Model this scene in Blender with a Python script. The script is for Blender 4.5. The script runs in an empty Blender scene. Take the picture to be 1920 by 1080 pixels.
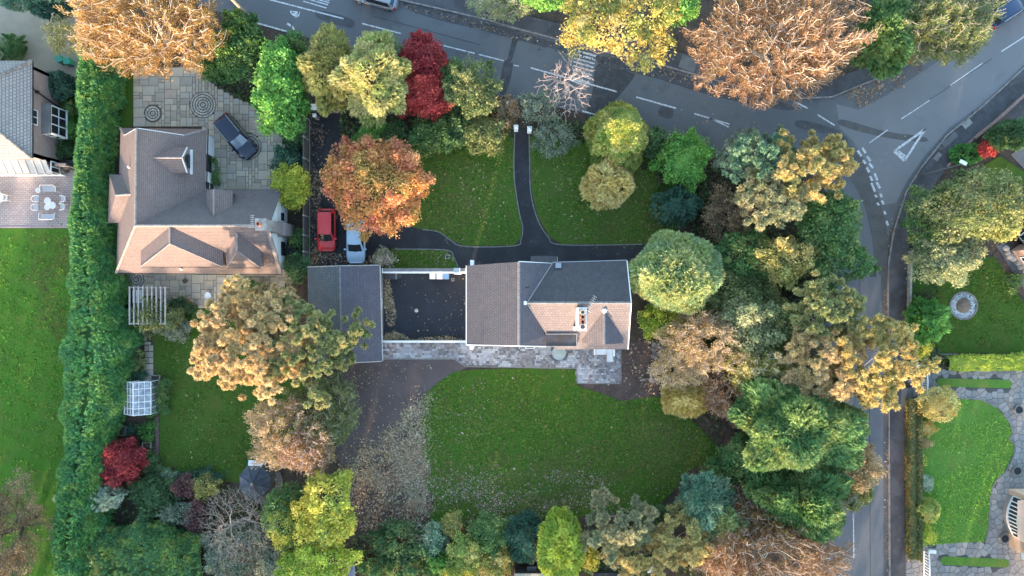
import bpy, math, random
import numpy as np
from mathutils import Vector, Matrix

# ------------------------------------------------------------------ camera, sky, sun, exposure
H = 68.0            # flying height of the camera above the gardens, metres
S = 19.5            # photograph pixels per metre on the ground
scene = bpy.context.scene
col = scene.collection
cam_d = bpy.data.cameras.new('camera'); cam = bpy.data.objects.new('camera', cam_d); col.objects.link(cam)
cam.location = (0, 0, H); cam.rotation_euler = (0, 0, 0)
cam_d.sensor_width = 36.0; cam_d.lens = 18.0 * H * S / 960.0
cam_d.clip_start = 0.5; cam_d.clip_end = 3000
scene.camera = cam

SUN_EL, SUN_AZ = math.radians(8.5), math.radians(15.0)     # low sun beyond the bottom edge, a little to the west
world = bpy.data.worlds.new('World'); scene.world = world; world.use_nodes = True
wn = world.node_tree.nodes; wl = world.node_tree.links
sky = wn.new('ShaderNodeTexSky'); sky.sky_type = 'NISHITA'; sky.sun_disc = False
sky.sun_elevation = SUN_EL; sky.sun_rotation = math.pi + SUN_AZ
sky.air_density = 1.0; sky.dust_density = 1.1; sky.ozone_density = 1.25
bg = wn['Background']; bg.inputs[1].default_value = 0.15
wl.new(sky.outputs[0], bg.inputs[0])
sun_d = bpy.data.lights.new('sun', 'SUN'); sun_d.energy = 2.0; sun_d.angle = math.radians(1.0); sun_d.color = (1.0, 0.74, 0.52)
sun = bpy.data.objects.new('sun', sun_d); col.objects.link(sun)
sd = Vector((math.sin(SUN_AZ) * math.cos(SUN_EL), math.cos(SUN_AZ) * math.cos(SUN_EL), -math.sin(SUN_EL)))
sun.rotation_euler = sd.to_track_quat('-Z', 'Y').to_euler()
sun.location = (-20, -60, 40)
scene.view_settings.view_transform = 'Standard'; scene.view_settings.look = 'None'
scene.view_settings.gamma = 1.0; scene.view_settings.exposure = 2.88
scene.view_settings.use_curve_mapping = False
scene.render.engine = 'CYCLES'
scene.cycles.max_bounces = 5; scene.cycles.diffuse_bounces = 3; scene.cycles.glossy_bounces = 2
scene.cycles.transmission_bounces = 3; scene.cycles.transparent_max_bounces = 4
scene.cycles.use_denoising = True

# ------------------------------------------------------------------ helpers
def P(px, py, z=0.0):
    """world point at height z that the photograph shows at (px, py)"""
    k = (H - z) / H / S
    return ((px - 960) * k, (540 - py) * k, z)
def PX(pts, z=0.0): return [P(a, b, z) for a, b in pts]

WL = {}
def tag(o, label=None, cat=None, group=None, kind=None):
    if label: o['label'] = label
    if cat: o['category'] = cat
    if group: o['group'] = group
    if kind: o['kind'] = kind
    return o
def empty(name, loc=(0, 0, 0), rz=0.0, label=None, cat=None, group=None):
    o = bpy.data.objects.new(name, None); col.objects.link(o)
    o.location = loc; o.rotation_euler = (0, 0, rz); o.empty_display_size = 0.3
    WL[o.name] = Vector(loc)
    return tag(o, label, cat, group)

class MB:
    def __init__(s): s.v = []; s.f = []; s.c = []
    def add(s, vs, fs, c=None):
        n = len(s.v); s.v += [tuple(p) for p in vs]; s.f += [[i + n for i in f] for f in fs]
        if c is not None: s.c += [c] * len(fs)
        return s
    def poly(s, pts, c=None): return s.add(pts, [list(range(len(pts)))], c)
    def box(s, x0, y0, z0, x1, y1, z1, c=None):
        vs = [(x0,y0,z0),(x1,y0,z0),(x1,y1,z0),(x0,y1,z0),(x0,y0,z1),(x1,y0,z1),(x1,y1,z1),(x0,y1,z1)]
        return s.add(vs, [[3,2,1,0],[4,5,6,7],[0,1,5,4],[1,2,6,5],[2,3,7,6],[3,0,4,7]], c)
    def cbox(s, cx, cy, z0, sx, sy, z1, rz=0.0, c=None):
        ca, sa = math.cos(rz), math.sin(rz); q = []
        for z in (z0, z1):
            for a, b in ((-1,-1),(1,-1),(1,1),(-1,1)):
                x, y = a*sx/2, b*sy/2; q.append((cx+x*ca-y*sa, cy+x*sa+y*ca, z))
        return s.add(q, [[3,2,1,0],[4,5,6,7],[0,1,5,4],[1,2,6,5],[2,3,7,6],[3,0,4,7]], c)
    def prism(s, pts, z0, z1, c=None):
        n = len(pts)
        a = sum(pts[i][0]*pts[(i+1)%n][1]-pts[(i+1)%n][0]*pts[i][1] for i in range(n))
        if a < 0: pts = pts[::-1]
        vs = [(p[0],p[1],z0) for p in pts] + [(p[0],p[1],z1) for p in pts]
        return s.add(vs, [list(range(n))[::-1], list(range(n,2*n))] + [[i,(i+1)%n,n+(i+1)%n,n+i] for i in range(n)], c)
    def tube(s, p0, p1, r0, r1=None, n=8, c=None):
        r1 = r0 if r1 is None else r1
        a, b = Vector(p0), Vector(p1); d = (b-a).normalized()
        u = d.orthogonal().normalized(); w = d.cross(u); vs = []
        for q, r in ((a,r0),(b,r1)):
            for i in range(n):
                t = 2*math.pi*i/n; vs.append(tuple(q+u*(r*math.cos(t))+w*(r*math.sin(t))))
        return s.add(vs, [[i,(i+1)%n,n+(i+1)%n,n+i] for i in range(n)]+[list(range(n))[::-1],list(range(n,2*n))], c)
    def path(s, pts, r, n=6, c=None):
        for i in range(len(pts)-1): s.tube(pts[i], pts[i+1], r, r, n, c)
        return s
    def lathe(s, prof, cx=0, cy=0, n=20, c=None):
        m = len(prof); vs = [(cx+r*math.cos(2*math.pi*i/n), cy+r*math.sin(2*math.pi*i/n), z) for i in range(n) for r, z in prof]
        fs = [[i*m+j, ((i+1)%n)*m+j, ((i+1)%n)*m+j+1, i*m+j+1] for i in range(n) for j in range(m-1)]
        return s.add(vs, fs, c)
    def build(s, name, mat, parent=None, local=False, smooth=False, bevel=0.0):
        used = sorted({i for f in s.f for i in f})
        if len(used) < len(s.v):
            mp = {a: b for b, a in enumerate(used)}; s.v = [s.v[i] for i in used]; s.f = [[mp[i] for i in f] for f in s.f]
        me = bpy.data.meshes.new(name)
        off = Vector((0,0,0)) if (parent is None or local) else wloc(parent)
        me.from_pydata([(p[0]-off.x, p[1]-off.y, p[2]-off.z) for p in s.v], [], s.f)
        if s.c and len(s.c) == len(s.f):
            at = me.attributes.new('col', 'FLOAT_COLOR', 'FACE')
            at.data.foreach_set('color', np.array([(c[0],c[1],c[2],1.0) for c in s.c], dtype=np.float32).ravel())
        if smooth: me.polygons.foreach_set('use_smooth', [True]*len(me.polygons))
        me.materials.append(mat); me.update()
        o = bpy.data.objects.new(name, me); col.objects.link(o); o.parent = parent
        WL[o.name] = wloc(parent) if parent is not None else Vector((0,0,0))
        if bevel > 0:
            b = o.modifiers.new('bevel', 'BEVEL'); b.width = bevel; b.segments = 2; b.limit_method = 'ANGLE'
        return o
def wloc(o): return WL.get(o.name, Vector((0,0,0)))

def catmull(pts, n=6, closed=True):
    out = []; m = len(pts)
    rng = range(m) if closed else range(m-1)
    for i in rng:
        g = (lambda k: pts[k % m]) if closed else (lambda k: pts[min(max(k,0),m-1)])
        p0,p1,p2,p3 = g(i-1),g(i),g(i+1),g(i+2)
        for j in range(n):
            t = j/n
            out.append(tuple(0.5*((2*p1[k])+(-p0[k]+p2[k])*t+(2*p0[k]-5*p1[k]+4*p2[k]-p3[k])*t*t+(-p0[k]+3*p1[k]-3*p2[k]+p3[k])*t**3) for k in (0,1)))
    if not closed: out.append(tuple(pts[-1][:2]))
    return out
def sheet(name, px, z, mat, smooth=True, parent=None, label=None, kind='structure'):
    pts = catmull(px, 6) if smooth else px
    o = MB().poly([P(a, b, z) for a, b in pts][::-1]).build(name, mat, parent)
    if parent is None: tag(o, label, None, None, kind)
    return o
def inside(px, poly):
    """px (n,2) array, poly list; boolean mask"""
    x, y = px[:,0], px[:,1]; r = np.zeros(len(px), bool); n = len(poly); j = n-1
    for i in range(n):
        xi, yi = poly[i]; xj, yj = poly[j]
        if yi != yj:
            r ^= ((yi > y) != (yj > y)) & (x < (xj-xi)*(y-yi)/(yj-yi)+xi)
        j = i
    return r

# ------------------------------------------------------------------ materials
def new_mat(name):
    m = bpy.data.materials.new(name); m.use_nodes = True
    return m, m.node_tree.nodes, m.node_tree.links, m.node_tree.nodes['Principled BSDF']
def rgba(c): return (c[0], c[1], c[2], 1.0)
def mixnode(n, l, fac, a, b, blend='MIX'):
    x = n.new('ShaderNodeMix'); x.data_type = 'RGBA'; x.blend_type = blend
    for sock, v in ((x.inputs[0], fac), (x.inputs[6], a), (x.inputs[7], b)):
        if hasattr(v, 'links'): l.new(v, sock)
        else: sock.default_value = v if not isinstance(v, tuple) else rgba(v)
    return x.outputs[2]
def ramp(n, l, src, a, b, lo=0.0, hi=1.0):
    r = n.new('ShaderNodeMapRange'); l.new(src, r.inputs[0])
    r.inputs[1].default_value = a; r.inputs[2].default_value = b; r.inputs[3].default_value = lo; r.inputs[4].default_value = hi
    return r.outputs[0]
def noise(n, l, co, scale, detail=4, rough=0.6):
    t = n.new('ShaderNodeTexNoise'); t.inputs['Scale'].default_value = scale
    t.inputs['Detail'].default_value = detail; t.inputs['Roughness'].default_value = rough
    l.new(co, t.inputs['Vector']); return t.outputs['Fac']
def surf(name, base, layers=(), rough=0.85, bump=0.0, bump_scale=30.0, stretch=None, spec=0.3, random_obj=None, metal=0.0, island=0.0):
    """base colour with layers (colour, noise scale, threshold lo, hi, amount)"""
    m, n, l, b = new_mat(name)
    tc = n.new('ShaderNodeTexCoord').outputs['Object']
    if stretch:
        mp = n.new('ShaderNodeMapping'); mp.inputs['Scale'].default_value = stretch; l.new(tc, mp.inputs[0]); tc = mp.outputs[0]
    c = None
    for i, (cl, sc, lo, hi, am) in enumerate(layers):
        f = ramp(n, l, noise(n, l, tc, sc, 5), lo, hi, 0.0, am)
        c = mixnode(n, l, f, base if c is None else c, cl)
    if random_obj:
        oi = n.new('ShaderNodeObjectInfo')
        cr = n.new('ShaderNodeValToRGB'); cr.color_ramp.interpolation = 'CONSTANT'
        e = cr.color_ramp.elements
        for i, q in enumerate(random_obj):
            el = e[i] if i < 2 else e.new(i/len(random_obj))
            el.position = i/len(random_obj); el.color = rgba(q)
        l.new(oi.outputs['Random'], cr.inputs[0])
        c = cr.outputs[0] if c is None else mixnode(n, l, 0.55, c, cr.outputs[0])
    if c is None: b.inputs['Base Color'].default_value = rgba(base)
    else: l.new(c, b.inputs['Base Color'])
    b.inputs['Roughness'].default_value = rough; b.inputs['Specular IOR Level'].default_value = spec; b.inputs['Metallic'].default_value = metal
    if bump:
        bn = n.new('ShaderNodeBump'); bn.inputs['Strength'].default_value = bump; bn.inputs['Distance'].default_value = 0.05
        l.new(noise(n, l, tc, bump_scale, 3), bn.inputs['Height']); l.new(bn.outputs[0], b.inputs['Normal'])
    return m
def attr_mat(name, rough=0.8, layers=(), transl=0.0, spec=0.25):
    m, n, l, b = new_mat(name)
    a = n.new('ShaderNodeAttribute'); a.attribute_name = 'col'; c = a.outputs['Color']
    tc = n.new('ShaderNodeTexCoord').outputs['Object']
    for (cl, sc, lo, hi, am) in layers:
        c = mixnode(n, l, ramp(n, l, noise(n, l, tc, sc, 4), lo, hi, 0, am), c, cl)
    l.new(c, b.inputs['Base Color']); b.inputs['Roughness'].default_value = rough; b.inputs['Specular IOR Level'].default_value = spec
    if transl:
        t = n.new('ShaderNodeBsdfTranslucent'); l.new(c, t.inputs[0])
        mx = n.new('ShaderNodeMixShader'); mx.inputs[0].default_value = transl
        l.new(b.outputs[0], mx.inputs[1]); l.new(t.outputs[0], mx.inputs[2])
        l.new(mx.outputs[0], n['Material Output'].inputs[0])
    return m
def tile_mat(name, c1, c2, mortar, w=0.3, h=0.28, moss=None, rough=0.75, bump=0.6, msz=0.02, stain=None, offset=0.5, coord='UV'):
    m, n, l, b = new_mat(name)
    tc = n.new('ShaderNodeTexCoord').outputs[coord]
    t = n.new('ShaderNodeTexBrick'); l.new(tc, t.inputs['Vector'])
    t.inputs['Scale'].default_value = 1.0; t.inputs['Brick Width'].default_value = w; t.inputs['Row Height'].default_value = h
    t.inputs['Mortar Size'].default_value = msz; t.inputs['Mortar Smooth'].default_value = 0.2; t.inputs['Bias'].default_value = 0.0
    t.offset = offset
    t.inputs['Color1'].default_value = rgba(c1); t.inputs['Color2'].default_value = rgba(c2); t.inputs['Mortar'].default_value = rgba(mortar)
    c = t.outputs['Color']
    c = mixnode(n, l, ramp(n, l, noise(n, l, tc, 0.9, 6, 0.7), 0.35, 0.7, 0, 0.45), c, tuple(x*0.6 for x in c1))
    c = mixnode(n, l, ramp(n, l, noise(n, l, tc, 6.0, 4, 0.7), 0.5, 0.75, 0, 0.35), c, tuple(min(1, x*1.5) for x in c2))
    if moss: c = mixnode(n, l, ramp(n, l, noise(n, l, tc, 1.7, 6, 0.75), 0.55, 0.75, 0, moss[3]), c, moss[:3])
    if stain: c = mixnode(n, l, ramp(n, l, noise(n, l, tc, 14.0, 3, 0.8), 0.63, 0.72, 0, stain[3]), c, stain[:3])
    l.new(c, b.inputs['Base Color']); b.inputs['Roughness'].default_value = rough; b.inputs['Specular IOR Level'].default_value = 0.25
    # every course leans a little, like lapped tiles
    sp = n.new('ShaderNodeSeparateXYZ'); l.new(tc, sp.inputs[0])
    md = n.new('ShaderNodeMath'); md.operation = 'FRACT'
    dv = n.new('ShaderNodeMath'); dv.operation = 'DIVIDE'; dv.inputs[1].default_value = h
    l.new(sp.outputs[1], dv.inputs[0]); l.new(dv.outputs[0], md.inputs[0])
    ad = n.new('ShaderNodeMath'); ad.operation = 'MULTIPLY_ADD'; ad.inputs[1].default_value = -1.0
    l.new(t.outputs['Fac'], ad.inputs[0])
    inv = n.new('ShaderNodeMath'); inv.operation = 'SUBTRACT'; inv.inputs[0].default_value = 1.0; l.new(md.outputs[0], inv.inputs[1]); l.new(inv.outputs[0], ad.inputs[2])
    bn = n.new('ShaderNodeBump'); bn.inputs['Strength'].default_value = bump; bn.inputs['Distance'].default_value = 0.03
    l.new(ad.outputs[0], bn.inputs['Height']); l.new(bn.outputs[0], b.inputs['Normal'])
    return m
def glass_mat(name, c=(0.02,0.025,0.03), rough=0.06):
    m, n, l, b = new_mat(name); b.inputs['Base Color'].default_value = rgba(c); b.inputs['Roughness'].default_value = rough
    b.inputs['Specular IOR Level'].default_value = 0.8; return m
def clear_glass(name):
    m, n, l, b = new_mat(name)
    t = n.new('ShaderNodeBsdfTransparent'); g = n.new('ShaderNodeBsdfGlossy'); g.inputs['Roughness'].default_value = 0.05
    d = n.new('ShaderNodeBsdfDiffuse'); d.inputs[0].default_value = (0.55, 0.62, 0.66, 1)
    m1 = n.new('ShaderNodeMixShader'); m1.inputs[0].default_value = 0.45; l.new(t.outputs[0], m1.inputs[1]); l.new(d.outputs[0], m1.inputs[2])
    tc = n.new('ShaderNodeTexCoord').outputs['Object']
    l.new(ramp(n, l, noise(n, l, tc, 2.2, 4), 0.35, 0.65, 0.1, 0.6), m1.inputs[0])
    m2 = n.new('ShaderNodeMixShader'); m2.inputs[0].default_value = 0.22; l.new(m1.outputs[0], m2.inputs[1]); l.new(g.outputs[0], m2.inputs[2])
    l.new(m2.outputs[0], n['Material Output'].inputs[0]); return m
def paint_mat(name, c, rough=0.28, coat=0.6):
    m, n, l, b = new_mat(name); b.inputs['Base Color'].default_value = rgba(c); b.inputs['Roughness'].default_value = rough
    b.inputs['Coat Weight'].default_value = coat; b.inputs['Coat Roughness'].default_value = 0.06; return m

M = {}
M['ground'] = surf('soil and leaf mould', (0.075,0.055,0.04), [((0.04,0.03,0.022),0.8,0.4,0.65,0.8),((0.14,0.1,0.07),5.0,0.5,0.7,0.7)], bump=0.5, bump_scale=8)
M['soil'] = surf('bare brown soil', (0.085,0.06,0.05), [((0.05,0.036,0.032),1.0,0.4,0.65,0.8),((0.17,0.13,0.1),7.0,0.55,0.7,0.8)], bump=0.7, bump_scale=6)
M['ash'] = surf('mauve ash surface', (0.1,0.08,0.077), [((0.07,0.055,0.054),0.6,0.4,0.65,0.8),((0.11,0.095,0.09),9.0,0.5,0.7,0.6)], bump=0.3, bump_scale=20)
def lawn_mat(name, a, b_, c_, dry=None, dr=(0.5,0.72,0.75), st=None):
    a, b_, c_ = [(q[0]*1.35, q[1]*1.2, q[2]*1.05) for q in (a, b_, c_)]
    return surf(name, a, [(b_,0.22,0.38,0.62,0.9),(c_,1.1,0.45,0.7,0.7),((a[0]*1.9,a[1]*.98,a[2]*1.6),0.5,0.5,0.68,0.75),((a[0]*0.6,a[1]*0.62,a[2]*0.6),6.0,0.48,0.7,0.6),((c_[0]*1.5,c_[1]*1.35,c_[2]*1.5),16.0,0.55,0.72,0.6)] + ([(dry,0.35,dr[0],dr[1],dr[2])] if dry else []), rough=0.95, bump=0.6, bump_scale=14, spec=0.1)
M['lawn'] = lawn_mat('mown lawn', (0.034,0.094,0.014), (0.036,0.108,0.015), (0.052,0.1,0.02), (0.072,0.09,0.026))
M['lawn_front'] = lawn_mat('front lawn', (0.045,0.095,0.018), (0.046,0.11,0.02), (0.068,0.105,0.026), (0.08,0.092,0.028), (0.52,0.75,0.7))
M['lawn_west'] = lawn_mat('west lawn', (0.042,0.13,0.018), (0.046,0.15,0.02), (0.066,0.135,0.024), (0.085,0.12,0.03))
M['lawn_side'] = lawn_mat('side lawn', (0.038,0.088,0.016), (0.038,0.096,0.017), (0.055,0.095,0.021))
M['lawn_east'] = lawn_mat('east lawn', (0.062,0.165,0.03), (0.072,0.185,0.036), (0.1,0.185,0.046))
M['asphalt'] = surf('road asphalt', (0.118,0.122,0.128), [((0.14,0.142,0.147),0.15,0.42,0.62,0.8),((0.07,0.072,0.078),0.5,0.55,0.75,0.6),((0.15,0.15,0.15),25.0,0.55,0.7,0.4)], rough=0.8, bump=0.15, bump_scale=60, spec=0.35)
M['asphalt_paler'] = surf('paler road asphalt', (0.17,0.172,0.175), [((0.2,0.2,0.203),0.15,0.42,0.62,0.8),((0.135,0.135,0.138),0.5,0.55,0.75,0.6),((0.23,0.23,0.23),25.0,0.55,0.7,0.4)], rough=0.8, bump=0.15, bump_scale=60, spec=0.35)  # paler sheet over the road arm beyond the junction
M['asphalt_side'] = surf('side road asphalt', (0.135,0.14,0.148), [((0.155,0.158,0.164),0.15,0.42,0.62,0.8),((0.105,0.106,0.11),0.5,0.55,0.75,0.5)], rough=0.8, bump=0.15, bump_scale=60, spec=0.35)
M['asphalt_old'] = surf('patched asphalt', (0.115,0.11,0.105), [((0.08,0.076,0.072),0.7,0.4,0.65,0.8),((0.16,0.155,0.15),6.0,0.5,0.7,0.5)], rough=0.85, bump=0.2, bump_scale=40)
M['asphalt_pale'] = surf('pale asphalt patch', (0.15,0.15,0.148), [((0.11,0.11,0.112),1.5,0.4,0.65,0.8)], rough=0.85)
M['asphalt_dark'] = surf('dark asphalt patch', (0.05,0.052,0.056), [((0.08,0.08,0.084),1.5,0.45,0.65,0.8)], rough=0.7)
M['drive'] = surf('driveway tarmac', (0.024,0.024,0.027), [((0.04,0.04,0.044),0.5,0.45,0.65,0.9),((0.12,0.13,0.15),0.7,0.62,0.75,0.7),((0.06,0.05,0.045),3.0,0.55,0.7,0.5)], rough=0.75, bump=0.2, bump_scale=40, spec=0.35)
M['court'] = surf('courtyard tarmac', (0.022,0.024,0.03), [((0.03,0.033,0.042),0.6,0.4,0.65,0.9),((0.05,0.05,0.055),8.0,0.6,0.75,0.6)], rough=0.7, bump=0.2, bump_scale=40, spec=0.35)
M['pavement'] = surf('footway tarmac', (0.085,0.085,0.092), [((0.05,0.048,0.05),0.6,0.4,0.62,0.8),((0.12,0.12,0.125),1.6,0.55,0.72,0.8)], rough=0.85, bump=0.2, bump_scale=30)
M['kerb'] = surf('kerb stone', (0.26,0.24,0.23), [((0.13,0.115,0.1),2.5,0.4,0.65,0.8)], rough=0.9)
M['edging'] = surf('concrete edging', (0.22,0.215,0.2), [((0.12,0.115,0.1),2.5,0.4,0.65,0.7)], rough=0.9)
M['marking'] = surf('worn road paint', (0.62,0.62,0.62), [((0.2,0.2,0.21),6.0,0.48,0.62,0.85)], rough=0.7)
M['gravel'] = surf('gravel drive', (0.42,0.34,0.25), [((0.32,0.26,0.19),0.4,0.4,0.65,0.8),((0.4,0.36,0.3),14.0,0.5,0.7,0.7),((0.12,0.1,0.08),18.0,0.58,0.7,0.7)], rough=0.95, bump=0.6, bump_scale=22)
M['redbrick_pave'] = tile_mat('red brick paving', (0.26,0.1,0.08), (0.2,0.08,0.07), (0.1,0.07,0.06), 0.22, 0.11, coord='Object')
M['block_pave'] = tile_mat('lilac block paving', (0.36,0.305,0.295), (0.44,0.385,0.37), (0.2,0.17,0.16), 0.4, 0.2, bump=0.3, msz=0.022, coord='Object')
M['joint'] = surf('sandy joints', (0.075,0.065,0.052), [((0.045,0.04,0.032),2.0,0.4,0.65,0.8)], rough=0.95)
SL = [(a*1.1, b, c*.86) for a, b, c in [(0.36,0.33,0.27),(0.44,0.40,0.33),(0.5,0.44,0.36),(0.32,0.31,0.28),(0.44,0.35,0.29),(0.40,0.40,0.38),(0.54,0.48,0.38),(0.28,0.25,0.21)]]
M['slab'] = surf('riven sandstone slab', (0.38,0.35,0.3), [((0.24,0.225,0.19),1.3,0.42,0.68,0.7),((0.52,0.48,0.42),4.0,0.52,0.75,0.6)], rough=0.9, bump=0.3, bump_scale=9, random_obj=SL)
M['crazy'] = surf('crazy paving stone', (0.25,0.24,0.225), [((0.15,0.145,0.135),1.6,0.42,0.68,0.8),((0.36,0.35,0.33),5.0,0.52,0.75,0.6)], rough=0.9, bump=0.3, bump_scale=9, random_obj=[(0.22,0.21,0.2),(0.29,0.275,0.25),(0.33,0.32,0.3),(0.25,0.24,0.24),(0.19,0.18,0.17)])
M['crazy_joint'] = surf('crazy paving mortar', (0.085,0.08,0.075), [((0.13,0.125,0.115),1.5,0.45,0.65,0.7)], rough=0.95)
M['cobble'] = attr_mat('cobbles and pavers', 0.85, [((0.1,0.1,0.1),3.0,0.5,0.75,0.4)])
M['tile_brown'] = tile_mat('brown clay tiles', (0.25,0.185,0.165), (0.29,0.215,0.19), (0.11,0.085,0.075), 0.22, 0.16, rough=0.85, bump=0.9, msz=0.014, moss=(0.17,0.155,0.1,0.4), stain=(0.36,0.31,0.28,0.35))
M['tile_brown_dark'] = tile_mat('shade and algae darkened brown tiles', (0.17,0.14,0.135), (0.2,0.165,0.155), (0.085,0.07,0.068), 0.22, 0.16, rough=0.85, bump=0.9, msz=0.014, moss=(0.13,0.13,0.09,0.5))  # algae tone, with the north slope's shade put into the colour too
M['tile_brown_moss'] = tile_mat('brown tiles with moss', (0.2,0.165,0.15), (0.24,0.19,0.17), (0.1,0.08,0.07), 0.18, 0.13, rough=0.9, moss=(0.1,0.13,0.035,0.9))
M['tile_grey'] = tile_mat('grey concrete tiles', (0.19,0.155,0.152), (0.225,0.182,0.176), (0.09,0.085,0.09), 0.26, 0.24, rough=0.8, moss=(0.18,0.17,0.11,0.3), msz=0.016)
M['tile_slate'] = tile_mat('porch slate and shaded north tiles', (0.07,0.066,0.074), (0.09,0.084,0.092), (0.06,0.06,0.065), 0.3, 0.24, rough=0.75, moss=(0.14,0.15,0.12,0.35), stain=(0.3,0.31,0.29,0.5), msz=0.016)
M['tile_west'] = tile_mat('less lit west slope tiles', (0.095,0.09,0.103), (0.115,0.108,0.12), (0.05,0.048,0.055), 0.26, 0.24, rough=0.8, msz=0.02, stain=(0.2,0.19,0.2,0.5))  # weaker light on the west slope is put into this tile colour
M['tile_garage'] = tile_mat('garage tiles', (0.11,0.1,0.118), (0.13,0.12,0.138), (0.075,0.075,0.085), 0.3, 0.3, rough=0.75, moss=(0.12,0.13,0.08,0.25), msz=0.016)
M['tile_garage_moss'] = tile_mat('mossy garage tiles', (0.12,0.125,0.13), (0.14,0.145,0.15), (0.07,0.07,0.06), 0.3, 0.3, rough=0.8, moss=(0.13,0.145,0.05,0.8), msz=0.016)
M['tile_weath'] = tile_mat('weathered grey tiles', (0.3,0.275,0.26), (0.36,0.33,0.31), (0.14,0.125,0.12), 0.3, 0.26, rough=0.85, moss=(0.2,0.2,0.15,0.35), msz=0.03, stain=(0.5,0.48,0.46,0.4))
M['ridge'] = surf('ridge tiles', (0.32,0.27,0.25), [((0.2,0.17,0.15),3.0,0.4,0.65,0.8)], rough=0.85)
M['ridge_grey'] = surf('grey ridge tiles', (0.23,0.22,0.22), [((0.15,0.14,0.14),3.0,0.4,0.65,0.8)], rough=0.85)
M['brick'] = tile_mat('pinkish brickwork', (0.3,0.2,0.18), (0.36,0.25,0.22), (0.33,0.29,0.27), 0.225, 0.075, bump=0.2, msz=0.01)
M['render'] = surf('white render', (0.88,0.88,0.86), [((0.72,0.71,0.67),0.8,0.55,0.8,0.4)], rough=0.9)
M['white'] = surf('white painted frame', (0.8,0.8,0.8), [((0.62,0.62,0.6),2.0,0.5,0.75,0.4)], rough=0.5)
M['black'] = surf('black painted metal', (0.02,0.02,0.022), rough=0.5)
M['dark'] = surf('dark grey plastic', (0.05,0.052,0.058), [((0.08,0.08,0.085),3.0,0.45,0.65,0.7)], rough=0.6)
M['glass'] = glass_mat('window glass')
M['clear'] = clear_glass('greenhouse glass')
M['wood'] = surf('weathered timber', (0.2,0.175,0.15), [((0.11,0.095,0.08),3.0,0.4,0.65,0.8)], rough=0.9, stretch=(1,1,6))
M['fence'] = surf('grey fence boards', (0.14,0.135,0.13), [((0.085,0.08,0.08),3.0,0.4,0.65,0.8)], rough=0.9)
M['palewood'] = surf('pale painted timber', (0.45,0.43,0.4), [((0.28,0.26,0.24),3.0,0.4,0.65,0.7)], rough=0.85)
M['concrete'] = surf('concrete', (0.33,0.32,0.3), [((0.2,0.19,0.18),2.0,0.4,0.65,0.8)], rough=0.9)
M['coping'] = surf('grey wall coping', (0.2,0.195,0.205), [((0.13,0.125,0.13),2.5,0.4,0.65,0.8)], rough=0.9)
M['lead'] = surf('flat felt roof', (0.06,0.05,0.045), [((0.1,0.085,0.075),1.6,0.45,0.65,0.8),((0.05,0.07,0.1),0.8,0.55,0.7,0.9)], rough=0.35, spec=0.5)  # blue blotches put a sky reflection into the felt colour
M['terracotta'] = surf('terracotta', (0.45,0.2,0.12), [((0.3,0.13,0.09),4.0,0.4,0.65,0.7)], rough=0.85)
M['cream_pot'] = surf('buff clay pot', (0.55,0.48,0.42), [((0.38,0.33,0.28),4.0,0.4,0.65,0.7)], rough=0.85)
M['metal'] = surf('galvanised metal', (0.45,0.46,0.47), rough=0.35, metal=0.8)
M['rubber'] = surf('black rubber', (0.015,0.015,0.016), rough=0.8)
M['foliage'] = attr_mat('foliage', 0.55, (), 0.35, 0.3)
M['litter'] = attr_mat('fallen leaves', 0.8, (), 0.0, 0.2)
M['asphalt_mid'] = surf('damp asphalt', (0.08,0.08,0.084), [((0.055,0.054,0.056),1.5,0.45,0.65,0.8)], rough=0.7)
M['bark'] = surf('brown bark', (0.14,0.105,0.08), [((0.07,0.055,0.045),6.0,0.4,0.65,0.8)], rough=0.95)
M['bark_pale'] = surf('pale twigs', (0.6,0.5,0.42), [((0.44,0.35,0.28),4.0,0.4,0.65,0.8)], rough=0.95)
M['bark_grey'] = surf('grey twigs', (0.36,0.31,0.26), [((0.2,0.17,0.14),4.0,0.4,0.65,0.8)], rough=0.95)
M['bark_pink'] = surf('pinkish bare twigs', (0.55,0.43,0.38), [((0.3,0.23,0.2),4.0,0.4,0.65,0.8)], rough=0.95)
M['pebble'] = attr_mat('pale stones', 0.85)
# ------------------------------------------------------------------ ground, roads, lawns
MB().poly([(-700,-700,-0.03),(700,-700,-0.03),(700,700,-0.03),(-700,700,-0.03)]).build('ground', M['ground'])
tag(bpy.data.objects['ground'], 'dark brown earth and leaf mould under the trees', None, None, 'structure')

ROAD = [(-300,-185),(330,0),(480,42),(640,90),(800,138),(960,186),(1110,214),(1250,262),(1350,288),(1450,305),(1530,330),(1560,380),(1568,450),
        (1672,450),(1675,430),(1697,360),(1723,317),(1773,253),(1840,200),(1920,127),(2150,-90),(2150,-260),(1990,-60),(1853,48),(1793,70),(1730,110),(1653,147),(1605,166),
        (1560,184),(1480,188),(1377,163),(1260,130),(1213,117),(1097,91),(1049,77),(957,53),(904,37),(750,2),(400,-95),(-300,-300)]
road = sheet('road', ROAD, 0.0, M['asphalt'], False, label='grey asphalt road curving past the gardens to the junction')
side = sheet('side_road', [(1575,340),(1600,345),(1622,390),(1635,445),(1640,500),(1652,520),(1656,700),(1657,1250),(1530,1250),(1535,800),(1540,640),(1556,520),(1566,440)], 0.004, M['asphalt_side'], False,
             label='pale grey side road running down beside the clipped hedge')
sheet('road_edge', [(1566,440),(1622,388),(1640,430),(1672,440),(1664,493),(1663,557),(1665,700),(1667,1250),(1640,1250),(1640,520)], 0.002, M['asphalt_old'], False, road)
sheet('worn_patch', [(1560,235),(1600,275),(1622,310),(1640,355),(1656,400),(1662,440),(1640,440),(1620,385),(1598,340),(1570,300)], 0.0045, M['asphalt_old'], True, road)
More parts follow.
